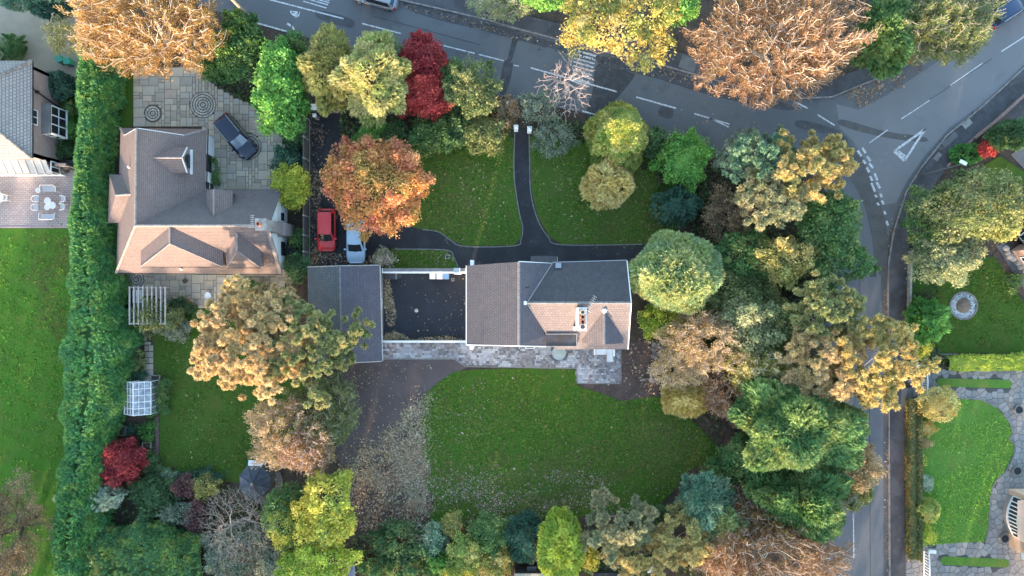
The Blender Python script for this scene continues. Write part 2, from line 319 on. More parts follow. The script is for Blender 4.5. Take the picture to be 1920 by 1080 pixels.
for i, (pp, m_) in enumerate([
    ([(1568,195),(1610,206),(1660,180),(1740,128),(1800,86),(1860,60),(1995,-45),(2145,-240),(2140,-90),(1918,125),(1838,198),(1780,240),(1735,290),(1700,340),(1680,380),(1655,385),(1640,345),(1622,300),(1600,265),(1575,240)], 'asphalt_paler'),
    ([(965,57),(974,60),(966,92),(962,107),(957,118),(962,122),(950,172),(936,170),(944,118),(952,108)], 'asphalt_dark'),
    ([(1078,91),(1122,100),(1118,140),(1098,214),(1080,208),(1072,140)], 'asphalt_pale'),
    ([(1122,120),(1180,135),(1185,150),(1120,222),(1100,214),(1112,165)], 'asphalt_dark'),
    ([(1580,224),(1660,246),(1730,256),(1732,266),(1655,257),(1578,236)], 'asphalt_old'),
    ([(905,42),(1000,68),(1097,96),(1092,103),(1000,82),(903,56)], 'asphalt_mid'),
    ([(1130,106),(1213,122),(1377,170),(1480,196),(1470,206),(1330,178),(1210,140),(1130,124)], 'asphalt_mid'),
    ([(760,4),(830,20),(905,42),(900,52),(840,42),(770,20)], 'asphalt_mid'),
    ([(1240,200),(1262,206),(1258,222),(1236,216)], 'asphalt_mid'),([(600,20),(660,36),(656,52),(596,34)], 'asphalt_mid'),([(1500,225),(1560,240),(1590,262),(1580,272),(1548,252),(1495,238)], 'asphalt_mid')]):
    sheet('road_patch', pp, 0.006 + 0.0006*i, M[m_], m_ not in ('asphalt_pale','asphalt_paler'), road)
def line(p0, p1, w=0.12, z=0.014, parent=road, m='marking'):
    a, b = Vector(P(*p0, z)), Vector(P(*p1, z)); d = (b-a).normalized(); s_ = Vector((-d.y, d.x, 0))*w/2
    return MB().poly([a-s_, b-s_, b+s_, a+s_]).build('road_marking', M[m], parent)
for a, b, w in [((505,-1),(644,35),.13),((679,44),(752,63),.13),((790,75),(890,100),.12),((898,102),(945,114),.11),((962,122),(973,124),.1),((995,127),(1157,172),.14),((1092,208),(1122,217),.14),
                ((1193,182),(1268,203),.15),((1302,213),(1368,233),.13),((1330,221),(1366,238),.13),((1488,190),(1515,203),.14),((1533,215),(1565,235),.14),
                ((1782,160),(1843,118),.1),((1877,97),(1925,66),.1),((1690,223),(1743,188),.1),((1630,268),(1665,243),.1),((481,43),(552,63),.15),((587,77),(640,91),.1),
                ((568,2),(612,15),.1),((580,-1),(615,9),.1),((592,-2),(617,5),.1),((602,-3),(618,1),.1),((1600,948),(1601,1046),.1),((1600,950),(1599,975),.08)]:
    line(a, b, w)
for i in range(9):                                   # worn white bars of the raised crossing
    y = 94 + i*7.2; line((1077 - i*.6, y), (1118 - i*1.6, y + 11), 0.2 if i < 2 else 0.13)
for a, b in [((520,60),(640,92)),((700,30),(900,84)),((1130,120),(1330,172)),((1180,232),(1330,272)),((1570,330),(1600,420)),((1600,420),(1612,520)),((1612,520),(1614,700)),((1630,700),(1632,1080)),((1700,215),(1860,110))]: line(a, b, 0.05, 0.0135, road, 'asphalt_dark')
gw = [((1608,282),(1615,293)),((1618,300),(1623,307)),((1625,314),(1630,323)),((1631,330),(1636,339)),((1634,343),(1641,360)),((1641,365),(1644,370)),((1645,380),(1648,385)),
      ((1617,277),(1623,287)),((1626,293),(1632,302)),((1630,306),(1637,315)),((1640,325),(1645,338)),((1644,342),(1650,353)),((1650,363),(1654,370)),((1653,376),(1657,383)),((1658,395),(1660,402)),((1662,414),(1665,423))]
for a, b in gw: line(a, b, 0.22)
for a, b, w in [((1735,242),(1677,283),.22),((1677,283),(1696,301),.3),((1696,301),(1735,242),.22),((1684,284),(1697,293),.25),((544,22),(561,24),.2),((561,22),(558,32),.18),((547,24),(557,31),.3),((538,44),(548,50),.22),((547,48),(552,58),.2)]:
    line(a, b, w, 0.016)

def raised(name, px, z, mat, label, smooth=False):
    pts = catmull(px, 5) if smooth else px
    o = MB().prism([P(a,b)[:2] for a,b in pts], -0.05, z).build(name, mat); return tag(o, label, None, None, 'structure')
pav_e = raised('pavement', [(2150,-85),(1920,130),(1840,204),(1775,258),(1726,320),(1700,362),(1677,434),(1667,493),(1666,557),(1669,700),(1670,1250),(1697,1250),(1696,800),(1698,560),(1700,480),(1712,430),(1735,370),(1775,312),(1823,261),(1863,229),(1920,176),(2150,-20)], 0.11, M['pavement'],
       'dark tarmac pavement along the outer side of the bend and side road')
pav_n = raised('pavement', [(-300,-304),(400,-99),(750,-2),(904,33),(957,49),(1049,73),(1097,87),(1213,113),(1260,126),(1377,159),(1480,184),(1558,180),(1602,162),(1650,143),(1727,106),(1790,66),(1850,44),(1990,-64),(1970,-90),(1840,18),(1780,42),(1715,80),(1640,118),(1598,135),(1550,150),(1480,152),(1377,127),(1260,95),(1213,84),(1100,55),(1050,45),(965,25),(910,2),(750,-36),(-300,-340)], 0.11, M['pavement'],
       'dark tarmac pavement under the trees on the far side of the road')
def kerb_run(px, parent, w=0.16, z=0.125, seg=0.92):
    """kerb stones with open joints along a line"""
    pts = [Vector(P(a,b)) for a,b in px]; mb = MB()
    for a, b in zip(pts[:-1], pts[1:]):
        d = b-a; n = max(1, int(d.length/seg)); r = math.atan2(d.y, d.x)
        for i in range(n):
            c = a + d*((i+.5)/n); mb.cbox(c.x, c.y, -0.04, d.length/n-0.02, w, z, r)
    return mb.build('kerb', M['kerb'], parent)
kerb_run([(2150,-88),(1920,127),(1840,201),(1774,255),(1724,318),(1698,361),(1675,433),(1665,493),(1664,557),(1666,700),(1668,1250)], pav_e)
kerb_run([(-300,-301),(400,-97),(750,0),(904,35),(957,51),(1049,75),(1097,89),(1213,115),(1260,128),(1377,161),(1480,186),(1560,182),(1603,164),(1652,145),(1729,108),(1792,68),(1852,46),(1990,-62)], pav_n)
for (x, y, a, w, d, m_) in [(1812,232,40,.95,.62,'concrete'),(1780,262,42,1.7,.55,'asphalt_pale'),(1757,294,50,.8,.45,'edging'),(1637,513,0,.62,.62,'asphalt_dark'),(1290,120,-20,1.6,1.3,'asphalt_pale')]:
    par = road if x == 1637 else (pav_n if x == 1290 else pav_e)
    c = P(x,y); MB().cbox(c[0], c[1], 0.0, w, d, 0.012 if x == 1637 else 0.122, math.radians(a)).build('inspection_cover', M[m_], par)
MB().cbox(*P(1700,745)[:2], 0.05, 1.2, 1.8, 0.118, 0).build('crossover_slab', M['asphalt_pale'], pav_e)

# drive, paths and courtyard of the main property
drive = sheet('driveway', [(586,212),(640,214),(672,250),(690,300),(700,380),(745,425),(790,424),(822,436),(842,450),(870,464),(965,463),(978,450),(981,425),(975,400),(965,330),(966,240),(991,240),(992,300),(994,360),(1006,410),(1026,445),(1052,461),(1215,459),(1215,500),(858,502),(852,484),(836,470),(742,468),(712,500),(582,505)], 0.002, M['drive'], False,
              label='dark tarmac drive and garden path in front of the grey-roofed house')
sheet('courtyard', [(712,505),(874,505),(874,642),(712,642)], 0.004, M['court'], False, label='blue-black tarmac courtyard between garage and house')
lawn_a = sheet('lawn', [(640,262),(760,262),(962,255),(963,330),(973,400),(979,425),(976,448),(963,460),(872,461),(844,448),(824,434),(795,432),(740,415),(690,360)], 0.02, M['lawn_front'], False, label='mown front lawn beside the orange tree and curving path')
lawn_b = sheet('lawn', [(993,255),(1100,262),(1260,300),(1275,380),(1265,440),(1252,457),(1054,458),(1029,442),(1009,408),(997,360),(994,300)], 0.02, M['lawn_front'], False, label='mown front lawn with the golden round shrub on it')
sheet('lawn', [(735,466),(836,468),(852,482),(860,505),(700,505)], 0.022, M['lawn_front'], False, label='small grass bed between drive and courtyard wall')
def edge_run(px, parent, mat='edging', w=0.1, z=0.05, smooth=True):
    pts = catmull(px, 5, False) if smooth else px
    mb = MB(); q = [Vector(P(a,b)) for a,b in pts]
    for a, b in zip(q[:-1], q[1:]):
        d = b-a; c = (a+b)/2; mb.cbox(c.x, c.y, -0.02, d.length+0.02, w, z, math.atan2(d.y,d.x))
    return mb.build('edging', M[mat], parent)
edge_run([(965,250),(964,330),(974,400),(980,425),(977,449),(964,461),(871,462),(843,449),(823,435),(793,430)], lawn_a)
edge_run([(992,250),(993,300),(995,360),(1007,409),(1027,443),(1053,459),(1205,458)], lawn_b)
edge_run([(742,467),(836,469),(851,483),(859,500)], drive)
LAWN = [(802,735),(835,708),(880,694),(1078,693),(1082,722),(1130,738),(1165,752),(1240,745),(1300,790),(1342,838),(1340,858),(1285,888),(1262,920),(1235,945),(1160,965),(1090,968),(985,985),(830,985),(806,968),(815,935),(796,905),(806,878),(790,850),(800,822),(786,800),(794,775),(790,755)]
sheet('lawn', LAWN, 0.012, M['lawn'], True, label='large green back lawn strewn with fallen leaves')
sheet('ash_path', [(640,684),(718,672),(850,672),(874,688),(840,706),(802,735),(785,770),(770,800),(720,850),(640,870),(630,780)], 0.006, M['ash'], True, label='mauve-black ash surface behind the garage')
sheet('soil', [(1160,640),(1215,640),(1250,700),(1240,745),(1165,752),(1084,722),(1160,716)], 0.008, M['soil'], False, label='bare brown earth beside the house end')
sheet('soil', [(640,860),(720,850),(775,800),(790,830),(800,975),(720,1010),(640,1000)], 0.004, M['soil'], True, label='brown earth covered in leaves at the corner of the back lawn')

# west side
sheet('gravel_drive', [(-250,-60),(150,-60),(150,118),(140,150),(60,150),(-250,150)], 0.002, M['gravel'], False, label='tan gravel drive in front of the brick house')
patio_w = sheet('block_patio', [(-120,296),(145,300),(142,426),(-120,426)], 0.004, M['block_pave'], False, label='pale lilac block paved patio with white garden furniture')
MB().box(P(-120,424)[0], P(0,427.5)[1], -0.02, P(141,424)[0], P(0,425)[1], 0.03).build('edging', surf('pink edging', (0.42,0.3,0.28)), patio_w)
sheet('lawn', [(-300,428),(172,428),(165,560),(160,700),(150,850),(145,1000),(140,1250),(-300,1250)], 0.01, M['lawn_west'], False, label='long green lawn west of the conifer hedge')
sheet('lawn', [(205,120),(252,140),(248,235),(222,245),(205,300)], 0.01, M['lawn_side'], False, label='narrow dark grass strip between hedge and slab drive')
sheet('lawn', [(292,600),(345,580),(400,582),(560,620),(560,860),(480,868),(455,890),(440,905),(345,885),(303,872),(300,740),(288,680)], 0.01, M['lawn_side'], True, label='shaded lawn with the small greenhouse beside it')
sheet('lawn', [(130,180),(146,185),(146,290),(118,290),(118,250)], 0.01, M['lawn_side'], False, label='grass patch below the white bay window')

# east side
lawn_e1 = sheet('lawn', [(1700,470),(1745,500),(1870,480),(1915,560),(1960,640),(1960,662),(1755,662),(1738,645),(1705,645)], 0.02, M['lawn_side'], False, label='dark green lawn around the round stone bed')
edge_run([(1736,643),(1759,664),(1795,664)], lawn_e1, 'kerb', 0.12, 0.1, False)
LAWN_E2 = [(1722,752),(1800,748),(1840,750),(1870,766),(1890,790),(1898,812),(1890,822),(1900,832),(1899,850),(1885,880),(1862,905),(1854,940),(1853,985),(1845,1015),(1722,1022)]
lawn_e2 = raised('lawn', LAWN_E2, 0.035, M['lawn_east'], 'bright green curved lawn enclosed by crazy paving', False)
edge_run([(1800,747),(1841,749),(1872,765),(1892,789),(1900,812),(1892,822),(1902,833),(1901,851),(1887,882),(1864,907),(1856,941),(1855,986),(1847,1017)], lawn_e2, 'edging', 0.12, 0.07)
def stadium(x0, y0, x1, y1, r):
    pts = []
    for k in range(13): t = math.pi/2 + math.pi*k/12; pts.append((x0 + r*math.cos(t), y0 - r*math.sin(t)))
    for k in range(13): t = -math.pi/2 + math.pi*k/12; pts.append((x1 + r*math.cos(t), y1 - r*math.sin(t)))
    return pts
for (a, b, c, d, lb) in [(1764,717,1889,720,'narrow grass strip with rounded ends nearer the golden ball shrub'),(1771,1051,1884,1056,'narrow grass strip with rounded ends by the lower white gate')]:
    g = raised('lawn', stadium(a,b,c,d,8), 0.035, M['lawn_east'], lb)
    MB().prism([P(x,y)[:2] for x,y in stadium(a,b,c,d,9.6)], -0.02, 0.026).build('edging', M['asphalt_dark'], g)
sheet('lawn', [(1840,312),(1875,292),(1925,325),(1925,345),(1850,345)], 0.02, M['lawn_side'], False, label='little dark lawn beside the red shrub')
sheet('house_path', [(1868,462),(1885,455),(1960,570),(1960,602)], 0.03, M['asphalt'], False, label='grey path with stones along the brick house')
sheet('soil', [(1862,478),(1870,468),(1960,596),(1960,620),(1905,540)], 0.024, M['soil'], False, label='narrow flower bed beside the grey path')
sheet('forecourt', [(1925,172),(1868,232),(1905,260),(1990,240)], 0.02, M['asphalt_dark'], False, label='dark forecourt behind the low brick wall')
sheet('side_path', [(1895,290),(1925,270),(1990,300),(1990,345),(1925,322)], 0.024, M['asphalt_pale'], False, label='grey path beside the striped conifer')

# ------------------------------------------------------------------ stone slab terraces
def slab_fill(name, label, poly, seed, unit=0.3, sizes=((3,3),(3,2),(2,3),(2,2),(3,3),(4,3),(2,2),(3,4),(2,1)), holes=()):
    rnd = random.Random(seed)
    base = MB().prism([P(a,b)[:2] for a,b in poly], -0.05, 0.012).build(name, M['joint']); tag(base, label, None, None, 'structure')
    w = np.array([P(a,b)[:2] for a,b in poly]); x0, y0 = w.min(0); x1, y1 = w.max(0)
    nx, ny = int((x1-x0)/unit)+1, int((y1-y0)/unit)+1
    gx, gy = np.meshgrid(x0+(np.arange(nx)+.5)*unit, y0+(np.arange(ny)+.5)*unit, indexing='ij')
    ok = inside(np.stack([gx.ravel(), gy.ravel()],1), [tuple(p) for p in w]).reshape(nx,ny)
    for hx, hy, hr in holes:
        ok &= ((gx-hx)**2+(gy-hy)**2) > hr*hr
    free = ok.copy(); cache = {}
    for j in range(ny-1,-1,-1):
        for i in range(nx):
            if not free[i,j]: continue
            done = False
            for a, b in rnd.sample(sizes, len(sizes)) + [(1,2),(1,1)]:
                if i+a <= nx and j-b+1 >= 0 and free[i:i+a, j-b+1:j+1].all():
                    free[i:i+a, j-b+1:j+1] = False; done = True; break
            if not done: continue
            key = (a, b)
            if key not in cache:
                q = MB(); ww, hh = a*unit-0.022, b*unit-0.022; e = 0.018
                q.add([(-ww/2,-hh/2,0),(ww/2,-hh/2,0),(ww/2,hh/2,0),(-ww/2,hh/2,0),(-ww/2+e,-hh/2+e,.03),(ww/2-e,-hh/2+e,.03),(ww/2-e,hh/2-e,.03),(-ww/2+e,hh/2-e,.03)],
                      [[4,5,6,7],[0,1,5,4],[1,2,6,5],[2,3,7,6],[3,0,4,7]])
                o = q.build('slab', M['slab'], base, True); cache[key] = o
            else:
                o = cache[key].copy(); col.objects.link(o); o.parent = base
            o.location = (x0+(i+a/2)*unit, y0+(j+1-b/2)*unit, 0.012 + rnd.uniform(-.004,.004))
            o.rotation_euler = (rnd.uniform(-.006,.006), rnd.uniform(-.006,.006), 0)
    return base
C1, C2, C3 = P(381,197), P(287,213), P(466,275)
terr = slab_fill('slab_drive', 'grey sandstone slab drive with cobbled circles behind the brown-roofed house', [(252,128),(372,128),(402,160),(440,182),(486,204),(545,245),(545,330),(535,372),(382,372),(380,235),(250,238)], 3,
                 holes=[(C1[0],C1[1],1.2),(C2[0],C2[1],.8),(C3[0],C3[1],1.2)])
slab_fill('slab_terrace', 'warm sandstone slab terrace below the brown-roofed house', [(262,506),(545,500),(532,540),(470,552),(432,556),(428,572),(402,578),(362,574),(352,558),(325,560),(318,574),(304,574),(296,556),(248,556),(248,530)], 9)
def cobble_disc(c, R, seed, parent, w=0.25):
    rnd = random.Random(seed); mb = MB(); r = 0.12
    mb.prism([(c[0]+R*1.0*math.cos(t), c[1]+R*1.0*math.sin(t)) for t in np.linspace(0,2*math.pi,40,endpoint=False)], 0.0, 0.045, (0.11,0.1,0.085))
    while r < R-0.02:
        n = max(5, int(2*math.pi*r/0.24)); ph = rnd.random()
        for k in range(n):
            t = 2*math.pi*(k+ph)/n; g = rnd.uniform(.75,1.2)
            mb.cbox(c[0]+r*math.cos(t), c[1]+r*math.sin(t), 0.045, w-0.1, 2*math.pi*r/n-0.035, 0.075+rnd.uniform(-.006,.006), t, (0.5*g,0.46*g,0.38*g))
        r += w
    o = mb.build('cobble_circle', M['cobble'], parent); o['kind'] = 'stuff'; return o
cobble_disc(C1, 1.27, 1, terr); cobble_disc(C2, 0.88, 2, terr); cobble_disc(C3, 1.27, 3, terr)
cobble_disc(P(256,524), 0.9, 4, bpy.data.objects['slab_terrace'])
# slab path to the greenhouse
pth = MB().prism([P(a,b)[:2] for a,b in [(254,612),(272,618),(288,648),(288,712),(268,712),(270,660),(260,640),(248,622)]], -0.05, 0.012).build('slab_path', M['joint'])
tag(pth, 'narrow grey slab path leading down to the greenhouse', None, None, 'structure')
for k, (x0,y0,x1,y1) in enumerate([(256,616,264,626),(265,620,272,630),(260,628,275,640),(269,641,283,646),(271,648,278,658.5),(279,647.5,287.5,658.5),(272.5,660,287.5,670),(271,671,278,681),(279,671,287.5,681),(270,682.5,287.5,693),(269,694,278,703),(279,694,287.5,703),(269,704,287.5,712)]):
    MB().box(P(x0,y1)[0], P(x0,y1)[1], 0.0, P(x1,y0)[0], P(x1,y0)[1], 0.04).build('slab', M['slab'], pth, bevel=0.012)

# crazy paving: irregular stones
def voronoi_paving(name, label, poly, holes, seed, spacing=0.58, mat='crazy', joint=0.03):
    rnd = random.Random(seed)
    base = MB().prism([P(a,b)[:2] for a,b in poly], -0.05, 0.008).build(name, M['crazy_joint']); tag(base, label, None, None, 'structure')
    w = np.array([P(a,b)[:2] for a,b in poly]); (x0,y0), (x1,y1) = w.min(0), w.max(0)
    pts = []
    for i in range(int((x1-x0)/spacing)+2):
        for j in range(int((y1-y0)/spacing)+2):
            pts.append((x0+(i+rnd.uniform(.08,.92))*spacing, y0+(j+rnd.uniform(.08,.92))*spacing))
    pts = np.array(pts); ok = inside(pts, [tuple(p) for p in w])
    for h in holes: ok &= ~inside(pts, [P(a,b)[:2] for a,b in h])
    cells = []
    for i in np.where(ok)[0]:
        c = pts[i]; cell = [(c[0]-1,c[1]-1),(c[0]+1,c[1]-1),(c[0]+1,c[1]+1),(c[0]-1,c[1]+1)]
        d2 = ((pts-c)**2).sum(1)
        for j in np.argsort(d2)[1:16]:
            q = pts[j]; nx, ny = q-c; L = math.hypot(nx,ny); nx/=L; ny/=L; lim = (L/2-joint/2); out = []
            for k in range(len(cell)):
                a, b = cell[k-1], cell[k]
                da = (a[0]-c[0])*nx+(a[1]-c[1])*ny-lim; db = (b[0]-c[0])*nx+(b[1]-c[1])*ny-lim
                if (da <= 0) != (db <= 0):
                    t = da/(da-db); out.append((a[0]+(b[0]-a[0])*t, a[1]+(b[1]-a[1])*t))
                if db <= 0: out.append(b)
            cell = out
            if len(cell) < 3: break
        if len(cell) >= 3: cells.append((c, cell))
    cells.sort(key=lambda e: -e[0][0]*0 + abs(e[0][0]-37))
    rest = MB()
    for k, (c, cell) in enumerate(cells):
        top = [((p[0]-c[0])*.94, (p[1]-c[1])*.94, .022) for p in cell]; bot = [(p[0]-c[0], p[1]-c[1], 0) for p in cell]; n = len(cell)
        fs = [list(range(n,2*n))]+[[i,(i+1)%n,n+(i+1)%n,n+i] for i in range(n)]
        if k < 300:
            o = MB().add(bot+top, fs).build('paving_stone', M[mat], base, True); o.location = (c[0], c[1], 0.006+rnd.uniform(-.003,.003))
        else: rest.add([(p[0]+c[0],p[1]+c[1],p[2]+.006) for p in bot+top], fs)
    if rest.v:
        o = rest.build('paving_stones', M[mat], base); o['kind'] = 'stuff'
    return base
CRAZY = [(1722,698),(1800,692),(1960,690),(1960,1130),(1700,1130),(1700,1022),(1722,1022),(1722,748),(1706,745),(1706,698)]
voronoi_paving('crazy_paving', 'grey crazy paving terrace round the bright green lawn', CRAZY, [LAWN_E2, stadium(1764,717,1889,720,9), stadium(1771,1051,1884,1056,9), [(1885,925),(1960,915),(1960,1030),(1885,1000)]], 5)

# small mixed pavers of the back patio
def paver_patio():
    rnd = random.Random(8); mb = MB()
    poly = [(716,641),(1163,641),(1163,718),(1082,718),(1080,690),(872,686),(850,672),(717,672)]
    w = [P(a,b)[:2] for a,b in poly]
    base = MB().prism(w, -0.05, 0.012).build('paver_patio', M['joint']); tag(base, 'blue-grey patio of small mixed pavers along the house back', None, None, 'structure')
    pal = [(0.33,0.335,0.36),(0.27,0.275,0.3),(0.38,0.39,0.41),(0.2,0.19,0.2),(0.25,0.23,0.225),(0.43,0.44,0.455),(0.15,0.15,0.165),(0.29,0.275,0.27)]
    xs = [p[0] for p in w]; ys = [p[1] for p in w]; y = min(ys)
    cells = []
    while y < max(ys):
        h = rnd.choice((0.16,0.2,0.2,0.24)); x = min(xs)+rnd.uniform(0,.3)
        while x < max(xs):
            l = rnd.choice((.14,.2,.26,.32)); cells.append((x,y,l,h)); x += l
        y += h
    cc = np.array([(a+c/2,b+d/2) for a,b,c,d in cells]); ok = inside(cc, w)
    for (a,b,c,d), o in zip(cells, ok):
        if not o: continue
        g = rnd.uniform(.8,1.15); k = rnd.choice(pal)
        fog = 0.5+0.5*math.sin(a*0.9+b*1.3)+0.35*math.sin(a*2.3-b*2.1)
        if fog > 0.95: k = rnd.choice((pal[0],pal[2],pal[5],pal[5]))
        elif fog < 0.25: k = rnd.choice((pal[3],pal[4],pal[1],pal[7],pal[6]))
        mb.box(a+.006,b+.006,0.0,a+c-.006,b+d-.006,.036+rnd.uniform(-.003,.003),(k[0]*g,k[1]*g,k[2]*g))
    o = mb.build('pavers', M['cobble'], base); o['kind'] = 'stuff'
    edge_run([(850,672),(873,687),(1080,691)], base, 'edging', .1, .045, False); edge_run([(1081,692),(1082,719),(1164,719),(1164,655)], base, 'edging', .1, .05, False)
    edge_run([(718,673),(849,673)], base, 'edging', .1, .045, False)
paver_patio()
# ------------------------------------------------------------------ houses
def uvmesh(name, polys, mat, parent, thick=0.1, up=True):
    vs, fs, uv = [], [], []
    off = wloc(parent) if parent else Vector((0,0,0))
    for p in polys:
        p = [Vector(q) for q in p]
        nrm = Vector((0,0,0))
        for i in range(len(p)): nrm += p[i].cross(p[(i+1)%len(p)])
        if nrm.length < 1e-9: continue
        nrm.normalize()
        if up and nrm.z < -1e-4: p = p[::-1]; nrm = -nrm
        h = Vector((0,0,1)).cross(nrm)
        h = h.normalized() if h.length > 1e-3 else Vector((1,0,0))
        s_ = nrm.cross(h); n0 = len(vs)
        vs += [tuple(q-off) for q in p]; fs.append(list(range(n0, n0+len(p)))); uv += [(q.dot(h), q.dot(s_)) for q in p]
    me = bpy.data.meshes.new(name); me.from_pydata(vs, [], fs)
    l = me.uv_layers.new(name='UVMap'); l.data.foreach_set('uv', np.array(uv, dtype=np.float32).ravel())
    me.materials.append(mat); me.update()
    o = bpy.data.objects.new(name, me); col.objects.link(o); o.parent = parent; WL[o.name] = off
    if thick:
        sm = o.modifiers.new('thickness', 'SOLIDIFY'); sm.thickness = thick; sm.offset = -1
    return o
def plane(a, b, c):
    a, b, c = Vector(a), Vector(b), Vector(c); n = (b-a).cross(c-a).normalized()
    return (a, n if n.z >= 0 else -n)
def hit(px, py, pl, lift=0.0):
    o = Vector((0,0,H)); d = Vector(P(px,py)) - o
    t = (pl[0]-o).dot(pl[1]) / d.dot(pl[1]); return o + d*t + pl[1]*lift
def ridge_run(name, a, b, mat, parent, r=0.11):
    a, b = Vector(a), Vector(b); L = (b-a).length; n = max(1, int(L/0.45)); mb = MB()
    for i in range(n):
        mb.tube(a+(b-a)*(i/n), a+(b-a)*((i+.95)/n), r*1.04, r*.96, 7)
    return mb.build(name, mat, parent)
def window(parent, c, w, h, n, cols=2, rows=1, frame='white', glass='glass', t=0.06, name='window'):
    """window on a vertical wall; c centre, n outward (x, y)"""
    c = Vector(c); n = Vector((n[0],n[1],0)).normalized(); s_ = Vector((0,0,1)).cross(n); u = Vector((0,0,1))
    def slab(mb, a0, a1, b0, b1, d0, d1):
        vs = [c+s_*a+u*b+n*d for d in (d0,d1) for a,b in ((a0,b0),(a1,b0),(a1,b1),(a0,b1))]
        mb.add(vs, [[3,2,1,0],[4,5,6,7],[0,1,5,4],[1,2,6,5],[2,3,7,6],[3,0,4,7]])
    f = MB(); slab(f,-w/2,w/2,-h/2,-h/2+t,.0,.07); slab(f,-w/2,w/2,h/2-t,h/2,.0,.07)
    for k in range(cols+1):
        x = -w/2+t/2+(w-t)*k/cols; slab(f,x-t/2,x+t/2,-h/2+t,h/2-t,.0,.066)
    for k in range(1, rows):
        z = -h/2+h*k/rows; slab(f,-w/2+t,w/2-t,z-t/2.4,z+t/2.4,.0,.06)
    fo = f.build(name, M[frame], parent)
    g = MB(); slab(g,-w/2+t*.5,w/2-t*.5,-h/2+t*.5,h/2-t*.5,.005,.03); g.build('pane', M[glass], fo)
    return fo
def gutter(pts, parent, mat='black', r=0.055):
    return MB().path([Vector(p) for p in pts], r, 6).build('gutter', M[mat], parent)

# ---- the bungalow with brown tiles west of the drive
bun = empty('brown_roofed_house', (-29,6,0), 0, 'brown tiled white-walled bungalow with several dormers beside the slab drive', 'house')
RN, RJ, RE = (-32.8,13.95,6.2), (-32.9,5.45,6.2), (-21.25,5.45,6.2)
NW, NE = (-36.2,14.8,2.6), (-28.2,14.7,2.6); VB = (-28.35,9.12,2.6); NEs = (-21.25,9.15,2.6); SW, SE = (-36.6,1.4,2.6), (-21.25,1.3,2.6)
A_, B_ = (-35.27,13.9,3.58), (-29.7,13.85,3.77)
uvmesh('roof', [[RN,RJ,VB,NE,B_]], M['tile_brown'], bun)
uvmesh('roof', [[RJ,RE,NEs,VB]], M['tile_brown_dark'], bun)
uvmesh('roof', [[RJ,SW,SE,RE]], M['tile_brown'], bun)
uvmesh('roof', [[RN,A_,NW,SW,RJ]], M['tile_brown'], bun)
uvmesh('roof', [[NW,NE,B_,A_]], M['tile_brown'], bun)
uvmesh('gable', [[A_,B_,RN]], M['render'], bun, 0.05, False)
for a,b in ((RN,RJ),(RJ,RE),(RJ,SW),(B_,NE),(A_,NW)): ridge_run('ridge_tiles', Vector(a)+Vector((0,0,.03)), Vector(b)+Vector((0,0,.03)), M['ridge'], bun, .12)
wallm = M['render']
MB().prism([(-35.9,1.75),(-21.6,1.7),(-21.6,8.8),(-28.6,8.8),(-28.6,14.4),(-35.9,14.4)], 0, 2.62).build('wall', wallm, bun)
gx = -21.6
gab = MB(); gab.add([(gx,1.7,2.55),(gx,8.8,2.55),(gx,5.45,5.95),(gx-.3,1.7,2.55),(gx-.3,8.8,2.55),(gx-.3,5.45,5.95)], [[0,1,2],[5,4,3],[0,2,5,3],[2,1,4,5],[1,0,3,4]]); gab.build('gable', wallm, bun)
uvmesh('verge_tiles', [[(-21.24,1.25,2.68),(-21.24,5.45,6.32),(-21.55,5.45,6.32),(-21.55,1.25,2.68)]], M['ridge'], bun, 0.05)
MB().prism([(-21.6,4.75),(-20.85,4.9),(-20.85,6.0),(-21.6,6.15)], 0, 2.9).build('chimney_breast', M['brick'], bun)
chb = MB(); chb.box(-21.6,4.95,2.9,-21.1,5.95,5.2); chb.build('chimney_shaft', M['brick'], bun)
ch = MB().box(-21.95,5.0,5.2,-21.1,5.9,7.3).build('chimney_stack', M['concrete'], bun)
MB().box(-22.02,4.93,7.3,-21.03,5.97,7.42).build('chimney_cap', M['concrete'], ch)
MB().lathe([(0,7.42),(.2,7.42),(.17,7.9),(.19,7.95),(.12,7.95),(.1,7.6),(0,7.6)], -21.6, 5.45, 14).build('chimney_pot', M['terracotta'], ch)
for (yc, zc, w, h) in ((6.7,1.5,.7,.8),(3.7,1.35,1.3,1.1)): window(bun, (-21.6,yc,zc), w, h, (1,0), 2, 1, 'black')
MB().box(-21.5,2.9,0,-20.6,4.1,.9).build('log_store', M['black'], bun)
window(bun, (-28.6,11.75,1.6), 1.6, 1.5, (1,0), 2, 1, 'black'); window(bun, (-28.6,9.6,1.2), .8, 2.0, (1,0), 1, 2, 'white')
gutter([(-28.12,14.7,2.55),(-28.27,9.1,2.55)], bun); gutter([(-36.5,1.32,2.5),(-21.3,1.22,2.5)], bun)
# west bay with its own little hipped roof
wz = 5.0
bp = [P(205,327,2.6), P(240,327,4.2), P(250,363,5.0), P(217,366,4.6), P(202,418,2.6), P(236,417,4.0), P(248,420,5.6)]
uvmesh('bay_roof', [[P(205,327,2.6),P(217,366,4.5),P(250,364,5.0),P(242,328,3.6)]], M['tile_brown_moss'], bun)
uvmesh('bay_roof', [[P(217,366,4.5),P(202,418,2.6),P(238,418,3.2),P(250,364,5.0)]], M['tile_brown'], bun)
uvmesh('bay_roof', [[P(205,327,2.6),P(202,418,2.6),P(217,366,4.5)]], M['tile_brown'], bun)
ridge_run('ridge_tiles', P(217,366,4.55), P(250,364,5.05), M['ridge'], bun, .1)
MB().box(-37.0,6.3,0,-35.5,10.0,2.55).build('bay_wall', wallm, bun)
